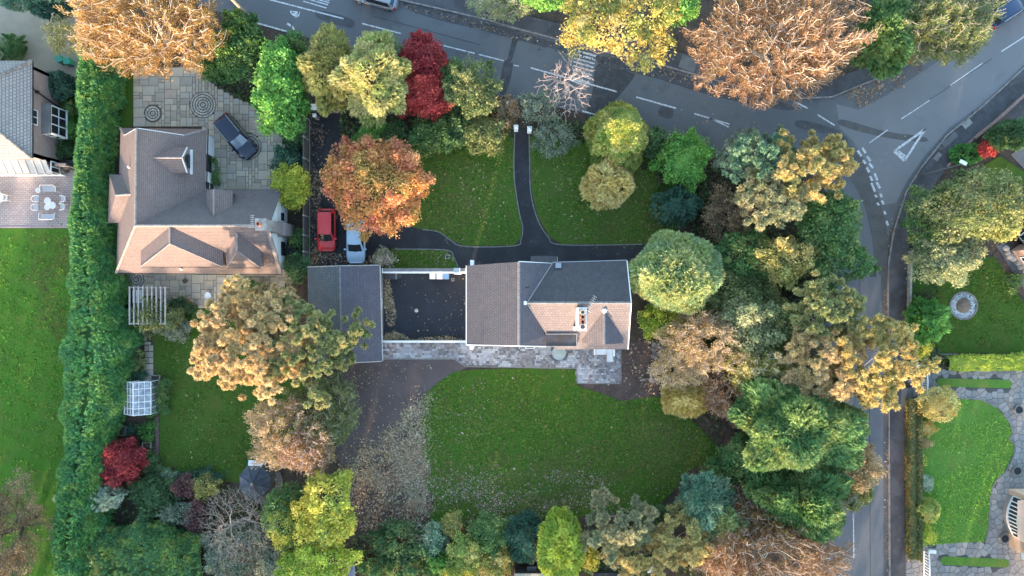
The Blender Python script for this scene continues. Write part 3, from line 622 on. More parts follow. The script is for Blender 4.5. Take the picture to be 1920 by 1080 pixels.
# dormers
slopeE = plane(RN,RJ,NE); slopeS = plane(RJ,SW,RE); slopeN = plane(RJ,RE,VB)
def dormer(name, faces, ridge, cheeks=()):
    d = None
    for i, (f, m_) in enumerate(faces):
        o = uvmesh('dormer_roof', [f], M[m_], bun, 0.08)
        d = d or o
    ridge_run('ridge_tiles', ridge[0], ridge[1], M['ridge'], d, .09)
    for f, m_ in cheeks: uvmesh('dormer_cheek', [f], M[m_], d, 0.04, False)
    return d
b0 = hit(288,296,slopeE,.02); rf = Vector((P(344,293,b0.z)[0], b0.y, b0.z))
ez = b0.z-0.95
ln, rn = Vector(P(357,276.5,ez)), Vector(P(325,276.5,ez)); ls, rs = Vector(P(354,324,ez)), Vector(P(326,325,ez))
fx = -29.35
d1 = dormer('d', [([b0, rn, ln, rf],'tile_brown'), ([b0, rf, ls, rs],'tile_brown')], (b0+Vector((0,0,.03)), rf+Vector((0,0,.03))))
nyy, syy = ln.y-.12, ls.y+.12
fz = slopeE[0].z - (slopeE[1].x*(fx-slopeE[0].x)+slopeE[1].y*0)/slopeE[1].z
front = MB(); front.add([(fx,syy,fz-.1),(fx,nyy,fz-.1),(fx,nyy,ez),(fx,rf.y,rf.z-.08),(fx,syy,ez),(fx-.12,syy,fz-.1),(fx-.12,nyy,fz-.1),(fx-.12,nyy,ez),(fx-.12,rf.y,rf.z-.08),(fx-.12,syy,ez)],
    [[0,1,2,3,4],[9,8,7,6,5],[0,4,9,5],[4,3,8,9],[3,2,7,8],[2,1,6,7]]); 
fo = front.build('dormer_front', surf('tile hung pink', (0.34,0.25,0.225), [((0.24,0.17,0.15),4.0,.4,.65,.7)]), bun)
window(fo, (fx, (nyy+syy)/2, (fz+ez)/2+.15), 1.2, .85, (1,0), 2, 1, 'black')
for yy in (nyy, syy):
    MB().add([(fx,yy,fz),(fx,yy,ez),(rn.x,yy,ez)], [[0,1,2],[2,1,0]]).build('dormer_cheek', M['brick'], fo)
bm = MB(); 
for q in (ln, ls): bm.tube(Vector((fx+.14,rf.y,rf.z+.02)), Vector((fx+.14,q.y,q.z)), .06, .06, 5)
bm.box(fx,syy-.1,fz-.08,fx+.2,nyy+.1,fz+.05); bm.build('bargeboard', M['white'], fo)
# north-facing dormer
zr = hit(401,405,slopeN,.02).z
g0 = Vector(hit(401,405,slopeN,.02)); g1 = Vector((g0.x, 8.75, zr)); zl = zr-1.0
kN = (RE[2]-NEs[2])/(NEs[1]-RE[1]); yv = RE[1]+(RE[2]-zl)/kN; xl_, xr_ = P(387,0,zl)[0], P(436,0,zl)[0]
dn = dormer('d', [([g0, g1, Vector((xl_,8.75,zl)), Vector((xl_,yv,zl))],'tile_brown'), ([g0, Vector((xr_,yv,zl)), Vector((xr_,8.75,zl)), g1],'tile_brown')], (g0,g1))
MB().box(xl_+.15,yv,3.0,xr_-.15,8.6,zl-.02).build('dormer_wall', M['tile_brown'] if False else surf('dark tile hanging', (.13,.1,.095), [((.08,.065,.06),4,.4,.65,.7)]), dn)
# two hipped dormers facing the terrace
for (xr, yb, yf, xl, x2, ye0, ye1) in ((319,425,457,264,418,470,500),(445,437,470,425,489,472,502)):
    q0 = hit(xr,yb,slopeS,.02); q1 = Vector(P(xr,yf,q0.z)); q1.x = q0.x
    el, er = hit(xl,ye0,slopeS,.02), hit(x2,ye0,slopeS,.02); ze = min(el.z, er.z)
    fl, fr = Vector(P(xl,ye1,ze)), Vector(P(x2,ye1,ze)); fl.x = el.x; fr.x = er.x
    dd = dormer('d', [([q0,el,fl,q1],'tile_brown'),([q0,q1,fr,er],'tile_brown'),([q1,fl,fr],'tile_brown')], (q0+Vector((0,0,.03)),q1+Vector((0,0,.03))))
    ridge_run('hip_tiles', q1, fl, M['ridge'], dd, .06); ridge_run('hip_tiles', q1, fr, M['ridge'], dd, .06)
    w_ = MB().box(fl.x+.12, fl.y+.12, 2.9, fr.x-.12, el.y-.05, ze-.02).build('dormer_wall', M['brick'], dd)
    for k in range(2 if x2-xl < 100 else 4):
        n_ = 2 if x2-xl < 100 else 4
        window(dd, (fl.x+.3+(fr.x-fl.x-.6)*(k+.5)/n_, fl.y+.12, ze-.45), (fr.x-fl.x-.8)/n_, .6, (0,-1), 1, 1, 'white')
    MB().box(fl.x-.02, fl.y-.05, ze-.1, fr.x+.02, fl.y+.01, ze-.03).build('gutter', M['black'], dd)
for k,(x,y,pl) in enumerate(((243,314,plane(RN,A_,RJ)),(341,505,slopeS))):
    c = hit(x,y,pl); MB().lathe([(0,c.z-.05),(.1,c.z-.05),(.1,c.z+.3),(0,c.z+.3)], c.x, c.y, 8).build('vent_pipe', M['white'], bun)
def aerial(parent, base, top, ang, n=7, L=1.0):
    b, t = Vector(base), Vector(top); mb = MB().tube(b, t, .02, .016, 6)
    d = Vector((math.cos(ang), math.sin(ang), 0)); s_ = Vector((-d.y, d.x, 0))
    mb.tube(t-d*L*.3, t+d*L*.7, .014, .014, 5)
    for k in range(n): c = t-d*L*.3+d*L*k/(n-1); mb.tube(c-s_*.17, c+s_*.17, .011, .011, 5)
    mb.tube(t-d*L*.3-s_*.35, t-d*L*.3+s_*.35, .018, .018, 5)
    return mb.build('television_aerial', M['metal'], parent)
aerial(bun, (-22.2,5.45,6.2), (-22.25,5.5,7.4), math.pi/2, 7, 1.0)

# ---- the main house with grey tiles
main = empty('grey_roofed_house', (4,0,0), 0, 'grey tiled house with chimney of four pots beside the tarmac courtyard', 'house')
ze, zr = 5.0, 7.4
Rw, Re = P(988,568,zr), P(1183,568,zr); V1, V2 = P(1036,493,ze), P(1042,655,ze); Ne, Se = P(1175,489,ze), P(1177,655,ze)
Wn, Ws = P(973,491,7.8), P(973,648,7.8)
uvmesh('roof', [[Rw,Re,Ne,V1]], M['tile_slate'], main)  # north side of the same roof, its shade put into darker tiles
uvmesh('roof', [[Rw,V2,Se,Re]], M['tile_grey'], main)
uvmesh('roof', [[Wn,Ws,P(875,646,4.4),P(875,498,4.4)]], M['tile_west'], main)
uvmesh('roof', [[Ws,P(1026,649,5.35),P(1026,627,5.6),Rw,P(1036,494,5.0),Wn]], M['tile_garage'], main)  # east-facing side in darker tiles, shade put into the colour
ridge_run('ridge_tiles', Vector(Rw)+Vector((0,0,.04)), Vector(Re)+Vector((0,0,.04)), M['ridge_grey'], main, .13)
ridge_run('ridge_tiles', Vector(Wn)+Vector((0,0,.04)), Vector(Ws)+Vector((0,0,.04)), M['ridge_grey'], main, .13)
for a,b in ((Rw,V1),(Rw,P(1026,627,5.62))):
    MB().tube(Vector(a)+Vector((0,0,.02)), Vector(b)+Vector((0,0,.02)), .05,.05,5).build('valley', M['concrete'], main)
slS = plane(Rw,V2,Re); slN = plane(Rw,Re,V1); slW = plane(Wn,Ws,P(1036,494,5.0)); slL = plane(Wn,Ws,P(875,646,4.4))
wy0, wy1 = P(0,642,ze)[1], P(0,497,ze)[1]
MB().box(P(882,0,4.4)[0], wy0, 0, P(1030,0,ze)[0], wy1, 4.3).build('wall', M['render'], main)
MB().box(P(1030,0,ze)[0]-.02, P(0,649,ze)[1], 0, P(1168,0,ze)[0], P(0,495,ze)[1], 4.95).build('wall', M['render'], main)
for x_ in (P(1168,0,ze)[0],):
    yS, yN, yR = P(0,649,ze)[1], P(0,495,ze)[1], Rw[1]
    MB().add([(x_,yS,4.9),(x_,yN,4.9),(x_,yR,7.25),(x_-.25,yS,4.9),(x_-.25,yN,4.9),(x_-.25,yR,7.25)], [[0,1,2],[5,4,3],[0,2,5,3],[2,1,4,5],[1,0,3,4]]).build('gable', M['render'], main)
for y_ in (wy0, wy1):
    xa, xb, xr_ = P(882,0,4.4)[0], P(1026,0,5)[0], Wn[0]
    MB().poly([(xa,y_,4.25),(xb,y_,4.25),(xb,y_,5.1),(xr_,y_,7.6),(xa,y_,4.45)]).build('gable', M['render'], main)
for p in (P(885,493,4.2), P(884,650,4.2)): MB().cbox(p[0],p[1],3.2,.3,.5,4.4).build('corbel', M['white'], main)
gutter([P(874.5,498,4.35),P(874.5,646,4.35)], main, 'white', .05); gutter([Vector(Ne)+Vector((0,.05,-.05)),Vector(V1)+Vector((0,.05,-.05))], main, 'metal', .05)
gutter([Vector(Ws)+Vector((0,-.03,-.05)),P(1026,649.5,5.3)], main, 'white', .05); gutter([Vector(Wn)+Vector((0,.03,-.05)),P(1034,494,5.0)], main, 'white', .05); gutter([Vector(Ws)+Vector((0,-.03,-.05)),P(875,646.5,4.4)], main, 'white', .04)
gutter([Vector(Ne)+Vector((.03,0,0)),Vector(Re)+Vector((.03,0,0))], main, 'white', .05); gutter([Vector(Se)+Vector((.03,0,0)),Vector(Re)+Vector((.03,0,0))], main, 'white', .05)
# south gable
G0 = hit(1133,582,slS,.02); Gf = Vector(P(1135,646,G0.z)); Gf.x = G0.x
vl, vr = hit(1092,637,slS,.02), hit(1168,633,slS,.02)
fl, fr = Vector((vl.x,Gf.y,vl.z)), Vector((vr.x,Gf.y,vr.z))
uvmesh('gable_roof', [[G0,vl,fl,Gf]], M['tile_grey'], main); uvmesh('gable_roof', [[G0,Gf,fr,vr]], M['tile_garage'], main)  # sunward face pale, far face darker: shade put into the tile colour
uvmesh('gable', [[fl+Vector((0,.05,-.05)),fr+Vector((0,.05,-.05)),Gf+Vector((0,.05,-.05))]], M['render'], main, .04, False)
ridge_run('ridge_tiles', G0, Gf, M['ridge_grey'], main, .1)
MB().lathe([(0,G0.z),(.2,G0.z),(.22,G0.z+.1),(.1,G0.z+.25),(0,G0.z+.25)], G0.x, G0.y, 12).build('finial', M['white'], main)
c = Vector(Rw); MB().lathe([(0,c.z),(.18,c.z),(.18,c.z+.16),(0,c.z+.18)], c.x-.15, c.y, 10).build('finial', M['white'], main)
# flat roofed dormer
f0, f1 = P(1025,648,5.9), P(1080,627,5.9)
fl_ = MB().box(f0[0],f0[1],4.9,f1[0],f1[1],5.9).build('flat_dormer', M['render'], main)
MB().box(f0[0]-.06,f0[1]-.08,5.9,f1[0]+.06,f1[1]+.05,5.97).build('flat_roof', M['lead'], fl_)
e = MB()
for (a,b,c_,d) in ((f0[0]-.09,f0[1]-.11,f1[0]+.09,f0[1]-.03),(f1[0]+.02,f0[1]-.03,f1[0]+.1,f1[1]+.06),(f0[0]-.09,f1[1]-.0,f1[0]+.02,f1[1]+.07)): e.box(a,b,5.9,c_,d,6.02)
e.build('roof_edge', M['concrete'], fl_)
for k in range(3): window(fl_, (f0[0]+.5+k*.9, f0[1], 5.4), .8, .75, (0,-1), 1, 1)
# chimney
cx0, cy0, cx1, cy1 = P(1083,620,9.0)[0], P(1083,620,9.0)[1], P(1100,577,9.0)[0], P(1100,577,9.0)[1]
st = MB().box(cx0+.06,cy0+.06,5.3,cx1-.06,cy1-.06,8.75).build('chimney_stack', M['render'], main)
MB().box(cx0-.02,cy0-.02,8.75,cx1+.02,cy1+.02,8.9).build('chimney_cap', M['white'], st)
MB().box(cx0+.1,cy0+.1,8.9,cx1-.1,cy1-.1,8.97).build('flaunching', surf('mossy mortar', (0.4,0.38,0.3), [((0.16,0.2,0.05),5.0,.45,.6,.9)]), st)
for k, (m_, r) in enumerate((('cream_pot',.22),('terracotta',.19),('terracotta',.19),('cream_pot',.27))):
    yy = cy1-.35-k*.4; xx = (cx0+cx1)/2
    MB().lathe([(0,8.96),(r,8.96),(r*.85,9.45),(r*1.05,9.5),(r*1.05,9.56),(r*.7,9.56),(r*.62,9.2),(0,9.2)], xx, yy, 16).build('chimney_pot', M[m_], st)
aerial(st, (cx1-.1,cy1-.1,8.9), (cx1+.1,cy1+.15,10.4), math.radians(62), 8, 1.3)
MB().cbox(cx0-.05, cy0+.05, 6.2, .18, .3, 6.7).build('flashing', M['white'], st)
# roof window, vents, porch
cs = [hit(x,y,slW,.0) for x,y in ((980,536.5),(992,536),(992.5,550.5),(980,551))]
sk = MB(); nn = slW[1]
sk.add([q for q in cs]+[q+nn*.1 for q in cs], [[4,5,6,7],[0,1,5,4],[1,2,6,5],[2,3,7,6],[3,0,4,7]]); so = sk.build('roof_window', M['edging'], main)
cc = sum(cs, Vector())/4; MB().poly([cc+(q-cc)*.7+nn*.112 for q in cs]).build('pane', M['glass'], so)
v = hit(1046.5,498,slN); vo = MB().cbox(v.x,v.y,v.z-.3,.5,.45,v.z+.35).build('roof_vent', M['metal'], main); MB().cbox(v.x,v.y-.24,v.z-.05,.26,.06,v.z+.22).build('vent_grille', M['black'], vo)
pr = [P(995,480,2.9),P(1019,479.5,3.0),P(1045,481,2.9),P(1045,498,3.5),P(1019,498,3.6),P(995,498,3.5)]
po = uvmesh('porch_roof', [[pr[0],pr[1],pr[4],pr[5]],[pr[1],pr[2],pr[3],pr[4]]], M['tile_slate'], main, .12)
MB().box(P(998,0)[0],P(0,497)[1],0,P(1042,0)[0],P(0,484)[1],2.8).build('porch_wall', M['render'], po)
v = P(994,651,2.4); hb = MB().box(P(985,0,.5)[0],P(0,653.5,.5)[1],0,P(1003,0,.5)[0],P(0,646,.5)[1],.5).build('light_well', M['white'], main)
MB().box(P(987,0,.5)[0],P(0,652,.5)[1],.5,P(1001,0,.5)[0],P(0,648,.5)[1],.52).build('grating', M['black'], hb)

# ---- garage
gar = empty('garage', P(645,588), 0, 'long grey tiled garage roof beside the courtyard, half under the big pine', 'garage')
ga, gb = P(637,498.5,4.0), P(640,681,4.0)
uvmesh('roof', [[ga,gb,P(580,690,2.6),P(576.5,501,2.6)]], M['tile_garage_moss'], gar); uvmesh('roof', [[ga,P(711,497.5,2.6),P(716,677,2.6),gb]], M['tile_garage'], gar)
ridge_run('ridge_tiles', ga, gb, M['ridge_grey'], gar, .08)
x0,gx1,y0,y1 = P(581,0,2.6)[0],P(709,0,2.6)[0],P(0,672,2.6)[1],P(0,502,2.6)[1]
MB().box(x0,y0,0,gx1,y1,2.5).build('wall', M['brick'], gar)
for yy in (y0,y1): MB().poly([(x0,yy,2.5),(gx1,yy,2.5),(ga[0],yy,3.85)]).build('gable', M['brick'], gar)
gutter([P(712.5,497.5,2.6),P(717.5,677,2.6)], gar, 'palewood', .06)
gutter([P(576.5,500.5,2.65),ga], gar, 'palewood', .045); gutter([ga,P(711,497,2.65)], gar, 'palewood', .045); gutter([gb,P(716,677.5,2.65)], gar, 'palewood', .04)

# ---- two-storey brick house at the gravel drive
bh = empty('brick_house', (-46,16,0), 0, 'two-storey pinkish brick house with weathered grey hipped roof and white bay', 'house')
e1, e2 = P(60,114,5.2), P(52,297,5.2); ap = P(-85,180,8.8); apw = P(-400,180,8.8); nw_, sw_ = P(-420,112,5.2), P(-420,297,5.2)
e2 = (e1[0], e2[1], 5.2)
for q in ([e1,ap,e2],[e1,nw_,apw,ap],[e2,sw_,apw,ap]): uvmesh('roof', [q], M['tile_weath'], bh)
for q in (e1,e2): ridge_run('hip_tiles', ap, Vector(q)+Vector((0,0,.03)), M['kerb'], bh, .16)
wx = e1[0]-.3
uvmesh('wall', [[(wx,e2[1]+.3,0),(wx,e1[1]-.3,0),(wx,e1[1]-.3,5.15),(wx,e2[1]+.3,5.15)]], M['brick'], bh, .3, False)
uvmesh('wall', [[(wx-14,e2[1]+.3,0),(wx,e2[1]+.3,0),(wx,e2[1]+.3,5.15),(wx-14,e2[1]+.3,5.15)]], M['brick'], bh, .3, False)
uvmesh('wall', [[(wx,e1[1]-.3,0),(wx-14,e1[1]-.3,0),(wx-14,e1[1]-.3,5.15),(wx,e1[1]-.3,5.15)]], M['brick'], bh, .3, False)
gutter([(e1[0]+.03,e1[1],5.12),(e2[0]+.03,e2[1],5.12)], bh)
MB().path([(wx+.08,17.9,5.0),(wx+.08,17.7,4.2),(wx+.08,16.9,.1)], .06, 6).build('downpipe', M['black'], bh); MB().cbox(wx+.12,17.68,4.1,.25,.25,4.4).build('hopper', M['black'], bh)
window(bh, (wx,15.35,4.55), 1.35, .95, (1,0), 2, 1)
bx0, bx1, by0, by1 = wx, wx+.75, 14.15, 16.75
bay = MB().box(bx0,by0,0,bx1,by1,1.1).build('bay_base', M['brick'], bh)
MB().box(bx0,by0-.08,3.42,bx1+.1,by1+.08,3.55).build('bay_roof', M['asphalt_pale'], bay)
for yc in (by0,by1):
    for zz in (1.1,3.3): MB().box(bx0,yc-.05,zz,bx1,yc+.05,zz+.12).build('rail', M['white'], bay)
window(bay, (bx1,(by0+by1)/2,2.26), by1-by0, 2.3, (1,0), 3, 2, t=.1); window(bay, ((bx0+bx1)/2,by0,2.26), .75, 2.1, (0,-1), 1, 2, t=.08)
MB().box(bx0,by0-.06,1.05,bx1+.12,by1+.06,1.12).build('sill', M['white'], bay)
# white glazed lean-to
lt = MB().box(wx-14, 10.75, 0, wx+.1, e2[1]+.25, .9).build('lean_to_wall', M['white'], bh)
lr = MB()
for k in range(20):
    x = wx-13.9+k*.7; lr.add([(x,10.65,2.15),(x+.12,10.65,2.15),(x+.12,e2[1]+.28,2.9),(x,e2[1]+.28,2.9),(x,10.65,2.25),(x+.12,10.65,2.25),(x+.12,e2[1]+.28,3.0),(x,e2[1]+.28,3.0)], [[3,2,1,0],[4,5,6,7],[0,1,5,4],[1,2,6,5],[2,3,7,6],[3,0,4,7]])
lr.box(wx-14,10.6,2.02,wx+.1,10.8,2.16); lr.build('roof_bars', M['palewood'], lt)
MB().add([(wx-14,10.7,2.17),(wx,10.7,2.17),(wx,e2[1]+.28,2.92),(wx-14,e2[1]+.28,2.92)], [[0,1,2,3]]).build('roof_sheet', surf('milky sheet', (0.26,0.28,0.3), rough=.4), lt)
window(lt, (wx+.1,(10.75+e2[1]+.3)/2,1.75), 1.05, 1.3, (1,0), 2, 1, t=.09)
for k in range(6): window(lt, (wx-1.1-k*2.1,10.75,1.45), 1.8, 1.15, (0,-1), 2, 1, t=.1)
wall = MB().box(wx+.1,11.45,0,P(146,0)[0],11.62,1.75); wo = wall.build('boundary_wall', M['brick'])
tag(wo, 'tan-topped wall between brick house and conifer hedge', 'wall'); MB().box(wx+.12,11.4,1.75,P(146,0)[0]-.02,11.67,1.83).build('coping', surf('tan coping', (0.5,0.36,0.27), [((.35,.25,.2),3,.4,.65,.7)]), wo)

# ---- fragments of the two houses at the far side of the side road
eh = empty('red_brick_house', P(1930,470), 0, 'corner of a red brick house with white glazing by the grey path', 'house')
q = [P(1893,471)[:2], P(1935,537)[:2], P(2080,470)[:2], P(2000,400)[:2]]
bk = []
for i in range(4):
    a, b = q[i], q[(i+1)%4]; bk.append([(a[0],a[1],0),(b[0],b[1],0),(b[0],b[1],2.9),(a[0],a[1],2.9)])
uvmesh('wall', bk, tile_mat('red brickwork', (.42,.24,.19),(.5,.3,.24),(.42,.36,.32),.225,.075,bump=.2,msz=.01), eh, .1, False)
uvmesh('roof', [[(a[0]+(a[0]-52)*.03,a[1]+(a[1]-2)*.03,2.9) for a in q]], M['tile_grey'], eh, .15)
d_ = Vector((q[1][0]-q[0][0],q[1][1]-q[0][1],0)).normalized(); nrm = Vector((d_.y,-d_.x,0)); nrm = nrm if nrm.x < 0 else -nrm
cw = Vector((q[0][0],q[0][1],0)) + d_*1.2; window(eh, (cw.x,cw.y,1.5), 1.0, 1.2, (nrm.x,nrm.y), 2, 1, t=.1)
cw = MB(); cq = [P(1903,445)[:2],P(1925,472)[:2],P(1985,440)[:2],P(1950,405)[:2]]
cb = cw.prism(cq, 0, .6).build('conservatory_base', M['black'], eh)
cg = MB()
for i in range(4):
    a, b = Vector((*cq[i],0)), Vector((*cq[(i+1)%4],0)); n_ = 4
    for k in range(n_+1):
        p_ = a+(b-a)*k/n_; cg.cbox(p_.x,p_.y,.6,.1,.1,2.1)
    for z in (.6,2.0): cg.tube(a+Vector((0,0,z)), b+Vector((0,0,z)), .07,.07,5)
cgo = cg.build('conservatory_frame', M['white'], eh); gl = MB().prism([(x*.9995,y) for x,y in cq], .62, 1.98).build('pane', glass_mat('blue glass',(.05,.09,.11)), cgo)
rs_ = random.Random(4)
for i,(x,y) in enumerate(((1884,466),(1887,474),(1892,481),(1897,484),(1906,493),(1911,500))):
    r = .28+.1*rs_.random(); c = P(x,y); mb = MB(); mb.lathe([(0,.0),(r*.9,.02),(r,.18),(r*.75,.36),(r*.3,.44),(0,.45)], c[0], c[1], 9); o = mb.build('boulder', surf('buff stone', (.42,.36,.31), [((.28,.24,.2),5,.4,.65,.8)]) if i == 0 else bpy.data.materials['buff stone'], None, smooth=False)
    for v_ in o.data.vertices: v_.co.x += rs_.uniform(-.05,.05); v_.co.y += rs_.uniform(-.05,.05)
    tag(o, ['buff boulder nearest the corner of the brick house path','second buff boulder along the brick house path','third buff boulder, beside the white window','small buff boulder just past the white window','larger buff boulder further along the brick house','last buff boulder by the picture edge on the grey path'][i], 'boulder', 'boulders along the grey path')
sh = empty('bow_window_house', P(1930,975), 0, 'peach-walled house end with white bow window on the crazy paving', 'house')
wxx = 47.75
peach = surf('peach render', (.62,.44,.33), [((.5,.35,.26),1.5,.4,.65,.6)])
MB().box(wxx,-24.9,0,wxx+6,-19.3,4.6).build('wall', peach, sh)
bowp = [(wxx, -23.6)]+[(wxx-.55*math.sin(math.pi*k/10)**.8, -23.5+3.6*k/10) for k in range(1,10)]+[(wxx,-19.8)]
MB().prism(bowp, 0, .55).build('bow_base', M['brick'], sh)
bw = MB(); bw.prism([(wxx+(x-wxx)*1.15,y) for x,y in bowp], .55, .72); bw.prism([(wxx+(x-wxx)*1.15,y) for x,y in bowp], 1.95, 2.1)
for x,y in bowp: bw.cbox(x,y,.7,.09,.09,1.96)
bwo = bw.build('bow_frame', M['white'], sh); MB().prism([(wxx+(x-wxx)*.93,y) for x,y in bowp], .72, 1.95).build('pane', M['glass'], bwo)
MB().add([(wxx-.65,-23.5,2.1),(wxx-.65,-19.8,2.1),(wxx,-19.6,2.6),(wxx,-23.7,2.6)], [[3,2,1,0]]).build('bow_roof', peach, sh)
MB().box(wxx-.35,-25.2,2.2,wxx+.05,-24.6,2.5).build('fascia', M['white'], sh); MB().path([(wxx-.3,-19.15,2.4),(wxx+.3,-19.25,2.45)], .06).build('gutter', M['white'], sh)
# windows and doors on the garden fronts
yS_ = P(0,649,5.0)[1]
for x_ in (5.0, 8.2): window(main, (x_, yS_, 3.7), 1.5, 1.1, (0,-1), 3, 1)
for x_, w_, n_ in ((4.6,1.8,2),(8.4,2.6,4)): window(main, (x_, yS_, 1.15), w_, 2.1, (0,-1), n_, 1, name='glazed_door')
for x_ in (-2.6, 0.4, 2.2): window(main, (x_, wy0, 1.5), 1.4, 1.2, (0,-1), 2, 1)
for x_ in (-2.4, 0.6): window(main, (x_, wy1, 1.6), 1.3, 1.2, (0,1), 2, 1)
for x_ in (5.4, 8.4): 
    for z_ in (1.5, 3.8): window(main, (x_, P(0,495,5.0)[1], z_), 1.5, 1.1, (0,1), 3, 1)
for x_ in (-34.2,-30.6,-27.0,-23.6): window(bun, (x_, 1.72, 1.35), 1.8, 1.3, (0,-1), 3, 1)
for y_ in (-1.5,-5.0): window(gar, (gx1, y_, 1.4), 1.0, 1.0, (1,0), 2, 1)
# ------------------------------------------------------------------ vehicles
def car(name, label, px, py, head, L, W, Hh, paint, hood=.27, tail=.12, rails=False, boxy=0.0, glassm='glass', screen=None):
    c = P(px, py, .7); root = empty(name, (c[0], c[1], 0), head, label, 'car')
    belt = Hh*.6; nose = Hh*.44; xs = np.linspace(-.5, .5, 23)
    def top(t):                                      # t from -0.5 tail to 0.5 nose
        if t > .5-hood: u = (t-(.5-hood))/hood; return belt - (belt-nose)*u**2.2*1.0 - .02*u
        if t < -.5+tail: u = (-.5+tail-t)/tail; return belt*1.02 - (0.12 + .1*u)*u**2
        return belt
    def half(t):
        u = abs(t)/.5; return W/2*(1 - .16*max(0,(u-.62)/.38)**2.4 - .14*max(0,(u-.9)/.1)**2)
    secs = []
    for t in xs:
        h, z = half(t), top(t); zb = .26 if abs(t) < .46 else .36
        secs.append([(t*L,-h*.9,zb),(t*L,-h*.985,.45),(t*L,-h,z*.66),(t*L,-h*.975,z-.1),(t*L,-h*.9,z-.012),(t*L,-h*.5,z+.018),(t*L,0,z+.026),
                     (t*L,h*.5,z+.018),(t*L,h*.9,z-.012),(t*L,h*.975,z-.1),(t*L,h,z*.66),(t*L,h*.985,.45),(t*L,h*.9,zb)])
    m = len(secs[0]); mb = MB(); vs = [p for s_ in secs for p in s_]
    fs = [[i*m+j,(i+1)*m+j,(i+1)*m+j+1,i*m+j+1] for i in range(len(secs)-1) for j in range(m-1)]
    fs += [[i*m+m-1,(i+1)*m+m-1,(i+1)*m,i*m] for i in range(len(secs)-1)]
    fs += [list(range(m))[::-1], list(range((len(secs)-1)*m, len(secs)*m))]
    body = mb.add(vs, [f[::-1] for f in fs]).build('body', paint, root, True, True)
    # greenhouse: base ring to roof ring
    xb0, xb1 = -L*(.5-tail*.45), L*(.5-hood); xr0, xr1 = -L*(.40+.03*boxy), L*(.5-hood)-L*.155
    wb, wr = W*.445, W*.365; zt = Hh
    base = [(xb0,-wb*.86,belt-.02),(xb0+.25,-wb,belt-.02),(xb1-.3,-wb,belt-.02),(xb1,-wb*.8,belt-.03),(xb1+.08,0,belt-.03),(xb1,wb*.8,belt-.03),(xb1-.3,wb,belt-.02),(xb0+.25,wb,belt-.02),(xb0,wb*.86,belt-.02)]
    roof = [(xr0,-wr*.85,zt-.07),(xr0+.2,-wr,zt-.04),(xr1-.2,-wr,zt-.03),(xr1,-wr*.88,zt-.06),(xr1+.05,0,zt-.04),(xr1,wr*.88,zt-.06),(xr1-.2,wr,zt-.03),(xr0+.2,wr,zt-.04),(xr0,wr*.85,zt-.07)]
    n = len(base)
    g = MB(); 
    MB().add(base+roof, [[1,2,n+2,n+1]]).build('side_window', M[glassm], root, True); MB().add(base+roof, [[6,7,n+7,n+6]]).build('side_window', M[glassm], root, True)
    MB().add(base+roof, [[3,4,n+4,n+3],[4,5,n+5,n+4]]).build('windscreen', screen or M[glassm], root, True, True)
    MB().add(base+roof, [[8,0,n+0,n+8]]).build('rear_window', screen or M[glassm], root, True)
    MB().add(base+roof, [[2,3,n+3,n+2],[5,6,n+6,n+5],[0,1,n+1,n+0],[7,8,n+8,n+7]]).build('pillars', paint, root, True)
    rr = [(x, y, z+.004) for x,y,z in roof]; ri = [(xr0+.18+(x-xr0)*.86, y*.8, zt+.015) for x,y,z in roof]
    MB().add(rr+ri, [[i,(i+1)%n,n+(i+1)%n,n+i] for i in range(n)]+[list(range(n,2*n))]).build('roof_panel', paint, root, True, True)
    for s_ in (-1,1):
        MB().add([(xb0+L*.3,s_*(wb+.004),belt-.02),(xb0+L*.3+.08,s_*(wb+.004),belt-.02),(xr0+L*.29+.06,s_*(wr+.006),zt-.04),(xr0+L*.29,s_*(wr+.006),zt-.04)], [[0,1,2,3],[3,2,1,0]]).build('door_pillar', M['black'], root, True)
        mi = MB().cbox(xb1-.22, s_*(W/2+.06), belt-.02, .16, .22, belt+.14).build('mirror', paint, root, True, bevel=.03)
        MB().add([(L*.5-.34,s_*W*.30,nose+.10),(L*.5-.08,s_*W*.33,nose-.02),(L*.5-.16,s_*W*.43,nose-.02),(L*.5-.48,s_*W*.455,nose+.12)], [[0,1,2,3],[3,2,1,0]]).build('headlight', HL, root, True)
        MB().cbox(-L*.5+.12, s_*W*.38, belt-.36, .14, .24, belt-.1).build('tail_light', TLM, root, True)
        if rails: MB().path([(xr0+.15,s_*(wr+.01),zt+.01),(xr0+.3,s_*(wr+.01),zt+.07),(xr1-.35,s_*(wr+.01),zt+.07),(xr1-.2,s_*(wr+.01),zt+.01)], .03, 6).build('roof_rail', M['metal'], root, True)
        for t in (-.31,.32):
            w_ = MB().tube((t*L,s_*(W/2-.2),.32),(t*L,s_*(W/2+.005),.32),.32,.32,18).build('wheel', M['rubber'], root, True)
            MB().tube((t*L,s_*(W/2-.1),.32),(t*L,s_*(W/2+.015),.32),.21,.21,14).build('rim', M['metal'], w_, True)
    MB().cbox(L*.5-.03, 0, .42, .05, .52, .53).build('number_plate', M['white'], root, True)
    MB().box(L*.5-.1,-W*.28,.3,L*.5+.005,W*.28,.4).build('grille', M['black'], root, True)
    MB().add([(xb1-.0,-wb*.7,belt+.012),(xb1+.1,-wb*.5,belt+.012),(xb1+.13,wb*.5,belt+.012),(xb1,wb*.7,belt+.012)], [[0,1,2,3]]).build('wiper_cowl', M['black'], root, True)
    return root
HL = surf('headlamp', (.55,.58,.6), rough=.15); TLM = surf('red lamp', (.4,.02,.02), rough=.25)
pale_screen = glass_mat('pale reflecting screen', (.16,.2,.24), .1)
car('parked_car', 'dark navy estate car with roof rails parked on the slab drive', 442, 256, math.radians(-50), 4.7, 1.92, 1.66, paint_mat('navy paint', (.006,.011,.03), .2), .25, .1, True, .6, 'glass', pale_screen)
